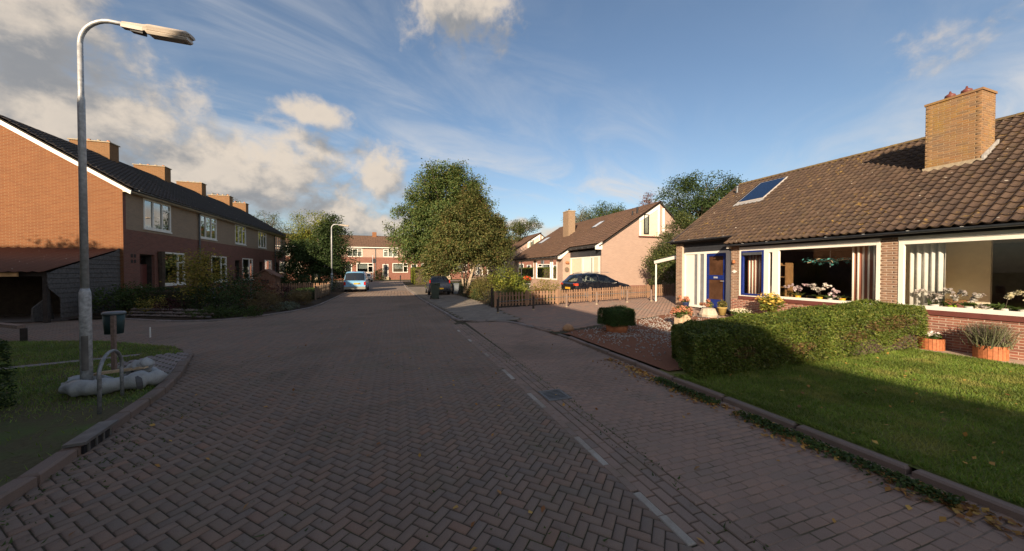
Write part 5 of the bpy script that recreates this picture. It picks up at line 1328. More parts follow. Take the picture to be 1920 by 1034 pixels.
# ------------------------------------------------------------------ picket fences
def picket_mesh(h, w_, t=0.018):
    pr = [(-w_ / 2, 0), (w_ / 2, 0), (w_ / 2, h - w_ * 0.35), (w_ * 0.28, h - 0.01), (0, h), (-w_ * 0.28, h - 0.01), (-w_ / 2, h - w_ * 0.35)]
    s = S().prism(pr, 'y', -t / 2, t / 2); return s
def picket_fence(name, label, p0, p1, h, mat, zf, pitch=0.135, pw=0.085, posts=1.75, base=0.06, side=1):
    L = math.hypot(p1[0] - p0[0], p1[1] - p0[1]); a = math.atan2(p1[1] - p0[1], p1[0] - p0[0]); ux, uy = math.cos(a), math.sin(a)
    f = thing(name, label, 'fence', ((p0[0] + p1[0]) / 2, (p0[1] + p1[1]) / 2, zf(p0[0], p0[1])), 'picket fences')
    s = picket_mesh(h - base, pw); bm = mesh('picket', s.v, s.f); bm.materials.append(M[mat])
    n = int(L / pitch)
    for i in range(n + 1):
        t = (i + 0.5) * L / (n + 1); x, y = p0[0] + ux * t, p0[1] + uy * t
        o = link('picket', bm, None, f); o.location = (x - uy * -0.028 * side, y + ux * -0.028 * side, zf(x, y) + base + random.uniform(-0.012, 0.012))
        o.rotation_euler = (random.gauss(0, 0.012), random.gauss(0, 0.014), a)
    k = max(1, int(round(L / posts)))
    for i in range(k + 1):
        x, y = p0[0] + ux * L * i / k, p0[1] + uy * L * i / k
        S().obox((x, y, zf(x, y) + h / 2 + 0.03), (0.085, 0.085, h + 0.06), a).go('post', mat, f)
    for i in range(k):
        xa, ya = p0[0] + ux * L * i / k, p0[1] + uy * L * i / k; xb, yb = p0[0] + ux * L * (i + 1) / k, p0[1] + uy * L * (i + 1) / k
        for q in (0.26, 0.76):
            za, zb_ = zf(xa, ya) + h * q, zf(xb, yb) + h * q
            S().obox(((xa + xb) / 2, (ya + yb) / 2, (za + zb_) / 2), (L / k - 0.09, 0.03, 0.055), a, -math.atan2(zb_ - za, L / k)).go('rail', mat, f)
    return f
picket_fence('picket_fence', 'brown picket fence along the driveway in front of the black car', (8.06, 16.15), (15.9, 16.38), 0.74, 'picket_wood', zg, 0.15, 0.095)
picket_fence('picket_fence', 'shaded end of the brown picket fence below the ferny yellow green bush', (4.75, 16.6), (8.0, 16.12), 0.76, 'picket_wood', zg, 0.165, 0.085)
picket_fence('picket_fence', 'weathered pale picket fence crossing the garden before the little playhouse', (-11.6, 29.6), (-4.95, 29.6), 0.92, 'picket_wood', lambda x, y: 0.05, 0.15, 0.085)
picket_fence('picket_fence', 'grey brown picket fence along the road edge behind the blue van', (-4.85, 24.6), (-4.85, 29.5), 0.85, 'picket_grey', lambda x, y: 0.05, 0.14, 0.09, side=-1)
# rail on posts along the driveway
pr = thing('post_and_pipe_rail', 'short wooden posts linked by a thin pipe in front of the picket fence', 'rail', (8.5, 14.9, 0.1))
PP = [(4.25, 14.42), (6.08, 14.76), (7.91, 14.94), (9.67, 15.02), (11.49, 14.99), (12.83, 14.75)]
for i, (x, y) in enumerate(PP):
    z = zg(x, y); S().lathe([(0.05, z - 0.05), (0.05, z + 0.60), (0.035, z + 0.63)], (x, y, 0), 10).go('post', 'post_wood' if i > 1 else 'timber_dark', pr)
    S().lathe([(0.06, z - 0.02), (0.06, z + 0.05)], (x, y, 0), 10).go('foot', 'cement', pr)
for (xa, ya), (xb, yb) in zip(PP, PP[1:]): S().tube([(xa, ya, zg(xa, ya) + 0.5), (xb, yb, zg(xb, yb) + 0.5)], 0.017, 6).go('pipe', 'rail_metal', pr)
tag(S().obox((4.68, 16.95, 0.5), (0.1, 0.1, 1.0)).obox((4.68, 16.95, 1.01), (0.13, 0.13, 0.04)).go('gate_post', 'timber_dark'), 'dark wooden gate post where the shrub garden meets the sidewalk', 'post')
# carport beside the bungalow
cp = thing('carport', 'white post and beam carport beside the bungalow', 'carport', (13.0, 14.0, 0.28))
S().obox((12.93, 13.75, 2.49), (0.09, 1.75, 0.16), R(0), 0, R(-8.5)).go('beam', 'white_paint', cp)
S().lathe([(0.04, 0.27), (0.04, 2.33)], (12.98, 14.58, 0), 10).go('post', 'white_paint', cp)
S().prism([(12.98, 2.72), (14.55, 2.47), (14.55, 2.51), (12.98, 2.76)], 'x', 13.0, 18.0).go('roof', 'dark_paint', cp)

# wheelie bins and bollard
def wheelie(label, x, y, z, mat, s=1.0, rz=0.0):
    b = thing('wheelie_bin', label, 'bin', (x, y, z))
    w0, w1, d0, d1, H = 0.21 * s, 0.29 * s, 0.24 * s, 0.33 * s, 0.98 * s
    v = [(x - w0, y - d0, z + 0.05), (x + w0, y - d0, z + 0.05), (x + w0, y + d0, z + 0.05), (x - w0, y + d0, z + 0.05), (x - w1, y - d1, z + H), (x + w1, y - d1, z + H), (x + w1, y + d1, z + H), (x - w1, y + d1, z + H)]
    S().add(v, [(0, 3, 2, 1), (4, 5, 6, 7), (0, 1, 5, 4), (1, 2, 6, 5), (2, 3, 7, 6), (3, 0, 4, 7)]).go('bin_body', mat, b)
    S().prism([(y - d1 - 0.03, z + H + 0.002), (y + d1 + 0.03, z + H + 0.002), (y + d1 + 0.03, z + H + 0.03), (y, z + H + 0.085), (y - d1 - 0.03, z + H + 0.05)], 'x', x - w1 - 0.02, x + w1 + 0.02).go('lid', mat, b)
    for sx in (-1, 1): S().lathe([(0.0, -0.03), (0.1 * s, -0.03), (0.1 * s, 0.03), (0, 0.03)], (x + sx * (w0 + 0.04), y + d0, z + 0.1), 12, 'x').go('wheel', 'tyre', b)
    S().tube([(x - w1, y + d1 + 0.07, z + H), (x + w1, y + d1 + 0.07, z + H)], 0.016, 6).go('handle', mat, b)
    return b
wheelie('grey green wheelie bin standing on the sidewalk behind the dark hatchback', 2.42, 22.75, 0.06, 'wheelie_green')
wheelie('small slate blue bin beside the dark hatchback', 4.45, 26.9, 0.06, 'bin_lid', 0.8)
tag(S().lathe([(0.09, 0.0), (0.09, 0.85), (0.11, 0.86), (0.11, 0.98), (0.05, 1.05)], (0.75, 62.2, 0.0), 10).go('bollard', 'dark_frame'), 'dark bollard at the end of the road', 'bollard')
sg = thing('round_sign', 'round sign seen from behind on a thin post near the far terrace', 'sign', (-3.9, 66.0, 0))
S().tube([(-3.9, 66, 0), (-3.9, 66, 4.6)], 0.05, 8).go('post', 'galvanised', sg)
S().lathe([(0.0, -0.02), (0.42, -0.02), (0.42, 0.02), (0, 0.02)], (-3.7, 66.05, 3.6), 18, 'y').go('disc', 'car_trim', sg)
ph = thing('playhouse', 'small wooden playhouse with pitched roof behind the pale pickets', 'playhouse', (-9.6, 31.6, 0.05))
box('wall', 'playhouse_wood', ph, -10.3, -8.9, 31.2, 32.4, 0.05, 1.45)
S().prism([(-10.5, 1.4), (-9.6, 1.95), (-8.7, 1.4), (-8.7, 1.47), (-9.6, 2.03), (-10.5, 1.47)], 'y', 31.05, 32.5).go('roof', 'playhouse_wood', ph)
S().prism([(-10.3, 1.45), (-9.6, 1.9), (-8.9, 1.45)], 'y', 31.2, 31.26).go('gable', 'playhouse_wood', ph)
box('window', 'car_trim', ph, -9.85, -9.35, 31.18, 31.198, 0.75, 1.2)
tag(S().obox((-10.2, 27.2, 1.0), (2.4, 0.7, 0.05), R(12), R(-14)).obox((-9.2, 27.3, 0.6), (0.06, 0.6, 1.1), R(12)).obox((-11.1, 27.0, 0.35), (0.06, 0.6, 0.65), R(12)).go('sloping_board', 'blue_board'), 'blue grey sloping board in the terrace front garden', 'slide')

# ================================================================== VEHICLES
def interp(keys, x):
    for a, b in zip(keys, keys[1:]):
        if x <= b[0]:
            t = (x - a[0]) / (b[0] - a[0]); return [p + t * (q - p) for p, q in zip(a[1:], b[1:])]
    return list(keys[-1][1:])
def car(name, label, cat, loc, heading, keys, xs, glass_side, ws, rw, paint, wheels, wr=0.31, glassmat='dark_car_glass', plate=True, tail=(), bumper=None, roofrails=False):
    """keys: (x, sill, belt, roof, half width low, belt, roof); x from tail to nose; local y to the left"""
    c = thing(name, label, cat, loc)
    m = Matrix.Translation(loc) @ Matrix.Rotation(heading, 4, 'Z')
    secs = []
    for x in xs:
        si, be, ro, hl, hb, hr = interp(keys, x)
        k = max(0.0, min(1.0, (ro - be) / 0.3))
        half = [(hl * 0.86, si), (hl * 0.97, si + 0.07), (hl, si + (be - si) * 0.45), (hb, be - 0.05), (hb * 0.985, be), (hb + (hr - hb) * 0.5, be + (ro - be) * 0.5), (hr, ro - 0.07 * k - 0.005), (hr * 0.8, ro - 0.015 * k), (0, ro)]
        secs.append([(x, y, z) for y, z in half] + [(x, -y, z) for y, z in half[-2::-1]])
    n = len(secs[0]); V = [m @ Vector(p) for s_ in secs for p in s_]
    body = []; glasses = {}
    for i in range(len(xs) - 1):
        xm = (xs[i] + xs[i + 1]) / 2
        for k in range(n - 1):
            f = (i * n + k, i * n + k + 1, (i + 1) * n + k + 1, (i + 1) * n + k)
            key = None
            if k in (4, 5) or k in (n - 6, n - 7):
                for g, (a, b) in enumerate(glass_side):
                    if a < xm < b: key = ('side_window', g, k < n / 2)
            if 6 <= k <= n - 8:
                if ws[0] < xm < ws[1]: key = ('windscreen', 0, True)
                if rw[0] < xm < rw[1]: key = ('rear_window', 0, True)
            (body if key is None else glasses.setdefault(key, [])).append(f)
        body.append((i * n, i * n + n - 1, (i + 1) * n + n - 1, (i + 1) * n))
    body.append(tuple(range(n))); body.append(tuple(range(len(V) - 1, len(V) - n - 1, -1)))
    def sub(fs, nm, mat, smooth):
        idx = sorted({i for f in fs for i in f}); mp = {j: i for i, j in enumerate(idx)}
        return link(nm, mesh(nm, [V[j] for j in idx], [tuple(mp[j] for j in f) for f in fs], smooth), mat, c)
    bo = sub(body, 'body', paint, False)
    bo.data.polygons.foreach_set('use_smooth', [len(p.vertices) == 4 for p in bo.data.polygons])
    for key, fs in glasses.items(): sub(fs, key[0], glassmat, True)
    def lbox(nm, mat, x0, x1, y0, y1, z0, z1, par=c):
        s = S().box(x0, x1, y0, y1, z0, z1); s.v = [m @ Vector(p) for p in s.v]; return s.go(nm, mat, par)
    for wx in wheels:
        hw = interp(keys, wx)[3]
        for sy in (-1, 1):
            for nm, mat, prof, par in (('wheel', 'tyre', [(0.0, -0.17), (wr, -0.17), (wr, 0.0), (wr * 0.72, 0.012), (0, 0.012)], None), ('rim', 'rim_metal', [(0.0, 0.0), (wr * 0.66, 0.0), (wr * 0.6, 0.022), (0.06, 0.018), (0, 0.03)], 'w')):
                s = S().lathe([(r_, sy * y_) for r_, y_ in prof], (wx, sy * (hw + 0.005), wr), 20, 'y'); s.v = [m @ Vector(p) for p in s.v]
                o = s.go(nm, mat, c if par is None else last); last = o
            s = S().lathe([(wr * 1.18, -0.02), (wr * 1.18, 0.004), (0, 0.004)], (wx, sy * hw, wr), 20, 'y'); s = S()
    for (nm, mat, x0, x1, y0, y1, z0, z1) in tail:
        lbox(nm, mat, x0, x1, y0, y1, z0, z1)
        if y0 * y1 > 0: lbox(nm, mat, x0, x1, -y1, -y0, z0, z1)
    # seats
    for sx in (0.42, 0.62):
        xx = xs[-1] * sx
        for sy in (-0.38, 0.38):
            s = S().box(xx - 0.1, xx + 0.02, sy - 0.24, sy + 0.24, 0.5, 1.08).box(xx - 0.1, xx - 0.02, sy - 0.12, sy + 0.12, 1.1, 1.3); s.v = [m @ Vector(p) for p in s.v]; s.go('seat', 'seat_cloth', c)
    if roofrails:
        for sy in (-1, 1):
            s = S().tube([(xs[-1] * 0.16, sy * 0.55, 1.53), (xs[-1] * 0.3, sy * 0.57, 1.62), (xs[-1] * 0.55, sy * 0.57, 1.62), (xs[-1] * 0.62, sy * 0.56, 1.58)], 0.016, 6); s.v = [m @ Vector(p) for p in s.v]; s.go('roof_rail', 'rim_metal', c)
    for sy in (-1, 1):
        hb = interp(keys, xs[-1] * 0.66)[4]
        lbox('wing_mirror', paint if paint != 'paint_lightblue' else 'car_trim', xs[-1] * 0.66, xs[-1] * 0.66 + 0.1, min(sy * hb, sy * (hb + 0.2)), max(sy * hb, sy * (hb + 0.2)), 0.95, 1.1)
    return c
def plate_text(o_parent, m, txt, x, z, size):
    cu = bpy.data.curves.new('plate_lettering', 'FONT'); cu.body = txt; cu.size = size; cu.align_x = 'CENTER'; cu.align_y = 'CENTER'
    cu.materials.append(M['plate_ink']); return cu
VAN = [(0.0, 0.30, 0.95, 0.99, 0.85, 0.86, 0.80), (0.05, 0.28, 1.0, 1.04, 0.88, 0.89, 0.82), (0.22, 0.27, 1.06, 1.72, 0.89, 0.89, 0.74), (0.42, 0.26, 1.06, 1.83, 0.895, 0.89, 0.72), (2.6, 0.26, 1.06, 1.84, 0.895, 0.89, 0.72), (3.0, 0.26, 1.04, 1.70, 0.895, 0.88, 0.7), (3.45, 0.26, 1.0, 1.14, 0.89, 0.87, 0.78), (4.2, 0.28, 0.86, 0.92, 0.86, 0.80, 0.7), (4.4, 0.32, 0.70, 0.74, 0.78, 0.72, 0.62)]
car('blue_van', 'light blue panel van parked with its back lit by the sun', 'van', (-3.42, 32.9, 0.0), R(90), VAN, [0, 0.05, 0.12, 0.22, 0.42, 0.8, 1.3, 1.8, 2.2, 2.6, 2.8, 3.0, 3.2, 3.45, 3.8, 4.2, 4.4],
    [(2.2, 3.0)], (3.0, 3.45), (0.05, 0.22), 'paint_lightblue', (0.75, 3.45), 0.31, 'dark_car_glass',
    tail=[('tail_light', 'tail_red', -0.015, 0.06, 0.73, 0.875, 0.62, 0.92), ('number_plate', 'plate_yellow', -0.03, -0.005, -0.44, 0.10, 0.70, 0.82), ('bumper', 'van_bumper', -0.10, 0.05, -0.86, 0.86, 0.28, 0.50), ('handle', 'headlamp', -0.03, -0.005, -0.40, -0.30, 0.73, 0.80), ('brake_light', 'tail_red', 0.30, 0.34, -0.1, 0.1, 1.84, 1.87), ('wiper', 'car_trim', 0.06, 0.10, -0.04, 0.0, 1.07, 1.4)])
HATCH = [(0.0, 0.30, 0.86, 0.90, 0.76, 0.78, 0.72), (0.05, 0.27, 0.93, 0.97, 0.81, 0.82, 0.74), (0.30, 0.25, 0.95, 1.36, 0.83, 0.82, 0.60), (0.55, 0.24, 0.95, 1.45, 0.83, 0.82, 0.58), (1.6, 0.24, 0.94, 1.48, 0.83, 0.82, 0.58), (2.2, 0.24, 0.93, 1.42, 0.83, 0.81, 0.58), (2.85, 0.24, 0.92, 1.0, 0.83, 0.80, 0.70), (3.6, 0.26, 0.76, 0.80, 0.79, 0.72, 0.62), (3.8, 0.32, 0.62, 0.64, 0.7, 0.64, 0.54)]
car('dark_hatchback', 'dark blue hatchback parked beyond the wheelie bin', 'car', (3.15, 26.1, 0.05), R(90), HATCH, [0, 0.05, 0.16, 0.30, 0.55, 1.0, 1.25, 1.35, 1.6, 1.9, 2.2, 2.5, 2.85, 3.2, 3.6, 3.8],
    [(0.6, 1.25), (1.35, 2.5)], (2.2, 2.85), (0.05, 0.30), 'paint_darkblue', (0.65, 3.1), 0.29, 'dark_car_glass',
    tail=[('tail_light', 'tail_red', 0.03, 0.16, 0.70, 0.765, 0.92, 1.16), ('number_plate', 'plate_yellow', -0.03, -0.005, -0.26, 0.26, 0.45, 0.56), ('bumper', 'car_trim', -0.08, 0.05, -0.78, 0.78, 0.30, 0.40)])
MPV = [(0.0, 0.32, 0.88, 0.92, 0.80, 0.82, 0.76), (0.05, 0.28, 0.98, 1.02, 0.86, 0.87, 0.78), (0.42, 0.26, 1.02, 1.46, 0.885, 0.87, 0.62), (0.70, 0.25, 1.02, 1.55, 0.885, 0.87, 0.61), (1.7, 0.25, 1.0, 1.58, 0.885, 0.87, 0.61), (2.35, 0.25, 0.98, 1.48, 0.885, 0.86, 0.61), (3.25, 0.25, 0.95, 1.02, 0.885, 0.84, 0.74), (3.95, 0.27, 0.80, 0.86, 0.85, 0.76, 0.66), (4.2, 0.34, 0.66, 0.68, 0.76, 0.68, 0.58)]
car('black_hatchback', 'black people carrier parked behind the brown picket fence', 'car', (9.9, 18.55, 0.21), R(2), MPV, [0, 0.05, 0.2, 0.42, 0.55, 0.70, 0.85, 1.2, 1.62, 1.72, 2.1, 2.35, 2.65, 2.95, 3.25, 3.6, 3.95, 4.2],
    [(0.55, 0.85), (0.9, 1.62), (1.72, 2.65), (2.7, 2.95)], (2.35, 3.25), (0.05, 0.42), 'paint_black', (0.78, 3.35), 0.31, 'car_glass', roofrails=True,
    tail=[('tail_light', 'tail_bright', 0.0, 0.20, 0.62, 0.880, 0.83, 0.95), ('number_plate', 'plate_yellow', -0.03, -0.005, -0.27, 0.27, 0.60, 0.72), ('bumper', 'car_trim', -0.06, 0.05, -0.8, 0.8, 0.32, 0.46)])
car('white_car', 'white car half hidden behind the blue van', 'car', (-4.6, 60.5, 0.0), R(90), HATCH, [0, 0.05, 0.16, 0.30, 0.55, 1.0, 1.35, 1.6, 2.2, 2.85, 3.6, 3.8],
    [(0.6, 2.2)], (2.2, 2.85), (0.05, 0.30), 'paint_white', (0.65, 3.1), 0.29, tail=[('tail_light', 'tail_red', -0.01, 0.06, 0.66, 0.80, 0.70, 0.9)])

# ================================================================== PLANTS
def clumped(rng, centers, per, sig, flat=0.75, droop=0.0):
    n = len(centers)
    c = np.repeat(centers, per, 0); d = np.clip(rng.normal(size=(n * per, 3)), -1.7, 1.7) * sig
    d[:, 2] = d[:, 2] * flat - droop * np.abs(rng.normal(size=n * per)) * sig
    return c + d
def tree(name, label, base, blobs, nclump, per, sig, leaf, mat, seed, trunk_r=0.16, trunk_h=None, bark='bark', stems=1, flat=0.75, droop=0.0, shell=2.6, aspect=0.5, group=None, extra=None):
    """blobs: (x, y, z, rx, ry, rz) in world space; leaves in clumps through the crown with gaps between"""
    rng = np.random.default_rng(seed)
    t = thing(name, label, 'tree', base, group)
    vol = np.array([b[3] * b[4] * b[5] for b in blobs]) ** 0.75; cnt = np.maximum(4, (vol / vol.sum() * nclump).astype(int))
    cs = []
    for b, k in zip(blobs, cnt):
        p, _ = ellipsoid_pts(k, b[:3], b[3:], shell, rng); cs.append(p)
    cs = np.concatenate(cs); cs[:, 2] = np.maximum(cs[:, 2], base[2] + 0.3)
    pts = clumped(rng, cs, per, sig, flat, droop)
    pts[:, 2] = np.maximum(pts[:, 2], base[2] + 0.15)
    ctr = np.mean([b[:3] for b in blobs], 0)
    out_ = pts - ctr; out_ /= np.linalg.norm(out_, axis=1, keepdims=True) + 1e-6
    cr = leaves('crown', pts, leaf, mat, t, up=0.4, out=out_, aspect=aspect, rng=rng, droop=droop * 0.6)
    if extra:
        for (nm, m2, frac, sc) in extra:
            k = rng.choice(len(cs), int(len(cs) * frac), False); q = clumped(rng, cs[k], 16, sig * 0.5, 1.0, 0.3)
            leaves(nm, q, leaf * sc, m2, cr, rng=rng, droop=0.5, aspect=0.6)
    top = ctr[2]; th = trunk_h or (top - base[2])
    s = S(); tips = []
    for k in range(stems):
        a = 2 * math.pi * k / max(1, stems) + rng.uniform(0, 1); sp = 0.0 if stems == 1 else 0.22
        p0 = np.array(base) + np.array([math.cos(a) * sp * 0.5, math.sin(a) * sp * 0.5, -0.05])
        p3 = np.array([base[0] + (ctr[0] - base[0]) * 0.7 + math.cos(a) * sp * 4, base[1] + (ctr[1] - base[1]) * 0.7 + math.sin(a) * sp * 4, base[2] + th])
        mid = (p0 * 0.55 + p3 * 0.45) + rng.normal(size=3) * 0.08 * th / 4
        r0 = trunk_r if stems == 1 else trunk_r * 0.7
        s.tube([p0, p0 * 0.8 + mid * 0.2, mid, p3 * 0.6 + mid * 0.4, p3], [r0 * 1.25, r0, r0 * 0.8, r0 * 0.6, r0 * 0.35], 9)
        tips += [(mid, r0 * 0.5), (p3, r0 * 0.35), (p3 * 0.5 + mid * 0.5, r0 * 0.4)]
    tk = s.go('trunk', bark, t, True)
    b = S()
    for q in cs[rng.choice(len(cs), min(len(cs), 46), False)]:
        o, r0 = tips[rng.integers(len(tips))]
        m1 = o * 0.5 + q * 0.5 + np.array([0, 0, 0.12]) * np.linalg.norm(q - o)
        b.tube([o, m1, q], [r0 * 0.75, r0 * 0.4, 0.012], 5, False)
    b.go('branches', 'bark', tk)
    return t
def shrub(name, label, c, r, n, leaf, mat, seed, clump=None, cat='shrub', zmin=0.05, aspect=0.5, shell=3.0, up=0.4, droop=0.0, stems=6, group=None, flower=None, rnd_=0.16):
    """rounded bush with an uneven outline: leaves in clumps plus a few stems"""
    rng = np.random.default_rng(seed)
    t = thing(name, label, cat, (c[0], c[1], zmin), group)
    k = max(6, n // 26)
    cs, dd = ellipsoid_pts(k, c, r, shell, rng, zmin + 0.03)
    cs += (rng.normal(size=cs.shape) * np.array(r) * rnd_ * 0.4)
    pts = clumped(rng, cs, 26, clump or min(r) * 0.22, 0.85)
    pts[:, 2] = np.maximum(pts[:, 2], zmin + 0.01)
    o = pts - np.array(c); o /= np.linalg.norm(o, axis=1, keepdims=True) + 1e-6
    cr = leaves('foliage', pts, leaf, mat, t, up=up, out=o, aspect=aspect, rng=rng, droop=droop)
    if flower:
        m2, frac, sz = flower
        q = cs[(dd[:, 2] > -0.2)]; q = q[rng.choice(len(q), max(1, int(len(q) * frac)), False)]
        leaves('flowers', clumped(rng, q, 18, 0.06, 1.0) + (q.repeat(18, 0) - np.array(c)) * 0.12, sz, m2, cr, rng=rng, aspect=0.8)
    s = S()
    for q in cs[:stems]: s.tube([(c[0] + (q[0] - c[0]) * 0.15, c[1] + (q[1] - c[1]) * 0.15, zmin - 0.02), ((c[0] + q[0]) / 2, (c[1] + q[1]) / 2, (zmin + q[2]) / 2 + 0.05), tuple(q)], [0.02, 0.014, 0.006], 5, False)
    s.go('stems', 'twig', t)
    return t
def hedge(name, label, sides, n, leaf, mat, seed, bare=None, cat='hedge', brown=None, skew=0.0):
    """clipped hedge: sides = function (u,v,w in 0..1) -> point; leaves on the shell over a dark inner body"""
    rng = np.random.default_rng(seed)
    x0, x1, y0, y1, z0, zt = sides
    t = thing(name, label, cat, ((x0 + x1) / 2, (y0 + y1) / 2, z0))
    ztop = zt if callable(zt) else (lambda x: zt)
    A = np.array([(y1 - y0) * (x1 - x0), (x1 - x0) * 1.0, (x1 - x0) * 1.0, (y1 - y0), (y1 - y0)]); A = A / A.sum()
    f = rng.choice(5, n, p=A)
    u, v = rng.uniform(0, 1, n), rng.uniform(0, 1, n)
    x = x0 + (x1 - x0) * u; y = y0 + (y1 - y0) * v
    y = np.where(f == 1, y0, np.where(f == 2, y1, y)); x = np.where(f == 3, x0, np.where(f == 4, x1, x))
    H = np.array([ztop(a) for a in x])
    z = np.where(f == 0, H, z0 + (H - z0) * np.where(f <= 2, v, u))
    nr = np.zeros((n, 3)); nr[f == 0, 2] = 1; nr[f == 1, 1] = -1; nr[f == 2, 1] = 1; nr[f == 3, 0] = -1; nr[f == 4, 0] = 1
    # rounded shoulders and lumpy surface
    cx, cy = (x0 + x1) / 2, (y0 + y1) / 2
    e = 0.16
    ex = np.minimum(x - x0, x1 - x); ey = np.minimum(y - y0, y1 - y); ez = H - z
    sh = np.clip(1 - ez / e, 0, 1) ** 2
    near = np.clip(1 - np.minimum(ex, ey) / e, 0, 1) ** 2
    z = z - near * 0.09 * (f == 0)
    x = x + np.where(ex < ey, np.sign(cx - x), 0) * sh * 0.08 * (f != 0); y = y + np.where(ey <= ex, np.sign(cy - y), 0) * sh * 0.08 * (f != 0)
    lump = 0.035 * np.sin(x * 5.1 + 2 * np.sin(y * 3.7)) * np.sin(z * 6 + x * 2) + 0.03 * np.sin(y * 7 + x * 3.3)
    P_ = np.stack([x, y, z], 1) + nr * (lump[:, None] + rng.normal(size=(n, 1)) * 0.022 - np.abs(rng.normal(size=(n, 1))) * 0.03)
    P_[:, 2] = np.maximum(P_[:, 2], z0)
    if skew: # the end by the kerb is cut at a slant
        P_[:, 0] += np.clip(P_[:, 1] - y0, 0, None) * skew * np.clip(1 - (P_[:, 0] - x0) / 1.5, 0, 1)
    keep = np.ones(n, bool)
    if bare is not None: keep &= ~bare(P_, rng)
    br = brown(P_, rng) if brown is not None else np.zeros(n, bool)
    fo = leaves('foliage', P_[keep & ~br], leaf, mat, t, up=0.3, out=nr[keep & ~br], rng=rng, aspect=0.42)
    if (keep & br).any(): leaves('dry_foliage', P_[keep & br], leaf, 'hedge_brown', t, up=0.3, out=nr[keep & br], rng=rng, aspect=0.42)
    i_ = 0.10
    k = 12; v_ = []
    for a in np.linspace(x0 + i_ + skew * (y1 - y0), x1 - i_, k):
        h_ = ztop(a) - i_ - 0.02
        v_ += [(a, y0 + i_, z0), (a, y1 - i_, z0), (a, y1 - i_, h_ - 0.05), (a, y1 - i_ - 0.06, h_), (a, y0 + i_ + 0.06, h_), (a, y0 + i_, h_ - 0.05)]
    f_ = [(j * 6 + q, j * 6 + (q + 1) % 6, (j + 1) * 6 + (q + 1) % 6, (j + 1) * 6 + q) for j in range(k - 1) for q in range(6)] + [tuple(range(6)), tuple(range(6 * k - 1, 6 * k - 7, -1))]
    link('inner_branches', mesh('inner_branches', v_, f_), 'twig', t)
    return t
plain('hedge_core', (0.02, 0.024, 0.01), 1.0)

# ---- clipped hedge in front of the bungalow
def bare_low(P_, rng): return (P_[:, 1] < 4.75) & (P_[:, 0] > 9.3) & (P_[:, 2] < 0.36 + 0.1 * np.sin(P_[:, 0] * 4)) & (rng.uniform(0, 1, len(P_)) < 0.75)
def brown_spots(P_, rng):
    x, y, z = P_.T
    m = np.zeros(len(P_), bool)
    for cx, cz, rx_, rz_ in ((10.6, 0.75, 1.0, 0.18), (7.6, 0.42, 0.35, 0.12), (11.3, 0.3, 0.6, 0.15), (6.0, 0.45, 0.3, 0.12), (9.3, 0.55, 0.4, 0.12)):
        m |= (((x - cx) / rx_) ** 2 + ((z - cz) / rz_) ** 2 < 1) & (y < 4.9)
    return m & (rng.uniform(0, 1, len(x)) < 0.55)
hedge('clipped_hedge', 'long clipped green hedge running from the kerb to the bungalow', (4.85, 11.95, 4.5, 5.75, 0.08, lambda x: 0.80 + 0.31 * (x - 4.85) / 7.1), 95000, 0.05, 'hedge_leaf', 11, bare_low, brown=brown_spots, skew=0.55)
hedge('clipped_hedge', 'dark clipped hedge at the edge of the verge', (-6.3, -5.02, 1.5, 6.72, 0.06, 1.02), 30000, 0.055, 'dark_leaf', 12)
hedge('clipped_hedge', 'bright green clipped hedge by the far end of the road', (2.3, 5.0, 46.0, 58.0, 0.0, 2.3), 14000, 0.16, 'lime_leaf', 13)
# clipped box ball on its stone foot
bp = hedge('clipped_box_bush', 'clipped dark box bush on a terracotta pot in the gravel bed', (5.93, 6.75, 8.38, 9.14, 0.30, 0.80), 20000, 0.035, 'box_leaf', 14, cat='bush')
S().lathe([(0.26, 0.07), (0.30, 0.12), (0.33, 0.3), (0.3, 0.34)], (6.33, 8.75, 0), 18).go('pot', 'terracotta', bp, True)

# ---- street trees
tree('birch_tree', 'tall dark green birch rising behind the brownish tree', (3.9, 31.5, 0.05),
     [(3.9, 31.5, 7.6, 3.3, 3.0, 3.9), (2.2, 31.2, 5.4, 2.9, 2.6, 2.7), (5.8, 31.5, 7.6, 2.4, 2.4, 2.6), (4.3, 31.5, 10.6, 1.7, 1.7, 1.7), (3.3, 31.5, 10.0, 1.7, 1.7, 1.6), (7.2, 31.2, 5.6, 2.5, 2.4, 2.2), (4.4, 31.2, 4.2, 3.2, 2.6, 1.8), (1.3, 31.3, 4.2, 2.1, 2.0, 1.4), (2.6, 31.3, 7.9, 2.0, 1.8, 1.9), (6.3, 31.4, 9.4, 1.9, 1.8, 1.9), (5.3, 31.4, 10.5, 1.6, 1.5, 1.4), (7.6, 31.4, 7.4, 1.7, 1.6, 1.6), (8.6, 31.2, 5.2, 1.6, 1.6, 1.4)],
     900, 115, 0.29, 0.17, 'birch_leaf', 21, 0.2, 7.5, 'bark_pale', droop=1.0, shell=2.2)
tree('rowan_tree', 'many stemmed tree with brown tinged leaves beside the shrub garden', (5.35, 27.6, 0.05),
     [(5.6, 27.6, 5.6, 2.6, 2.2, 2.6), (6.8, 27.4, 4.6, 2.7, 2.2, 2.1), (8.2, 27.6, 3.6, 1.6, 1.4, 1.2), (7.6, 27.8, 5.6, 1.5, 1.4, 1.2), (4.6, 27.3, 4.2, 2.3, 2.0, 1.8), (5.8, 27.4, 7.5, 1.3, 1.3, 1.5), (7.4, 27.3, 3.9, 1.5, 1.5, 1.3), (3.6, 27.4, 2.9, 1.6, 1.5, 1.2), (3.0, 27.9, 2.2, 1.3, 1.3, 1.0)],
     640, 110, 0.25, 0.16, 'rowan_leaf', 22, 0.13, 4.2, 'bark_pale', stems=4, droop=0.9, shell=2.2, extra=[('berries', 'rowan_berry', 0.30, 0.75)])
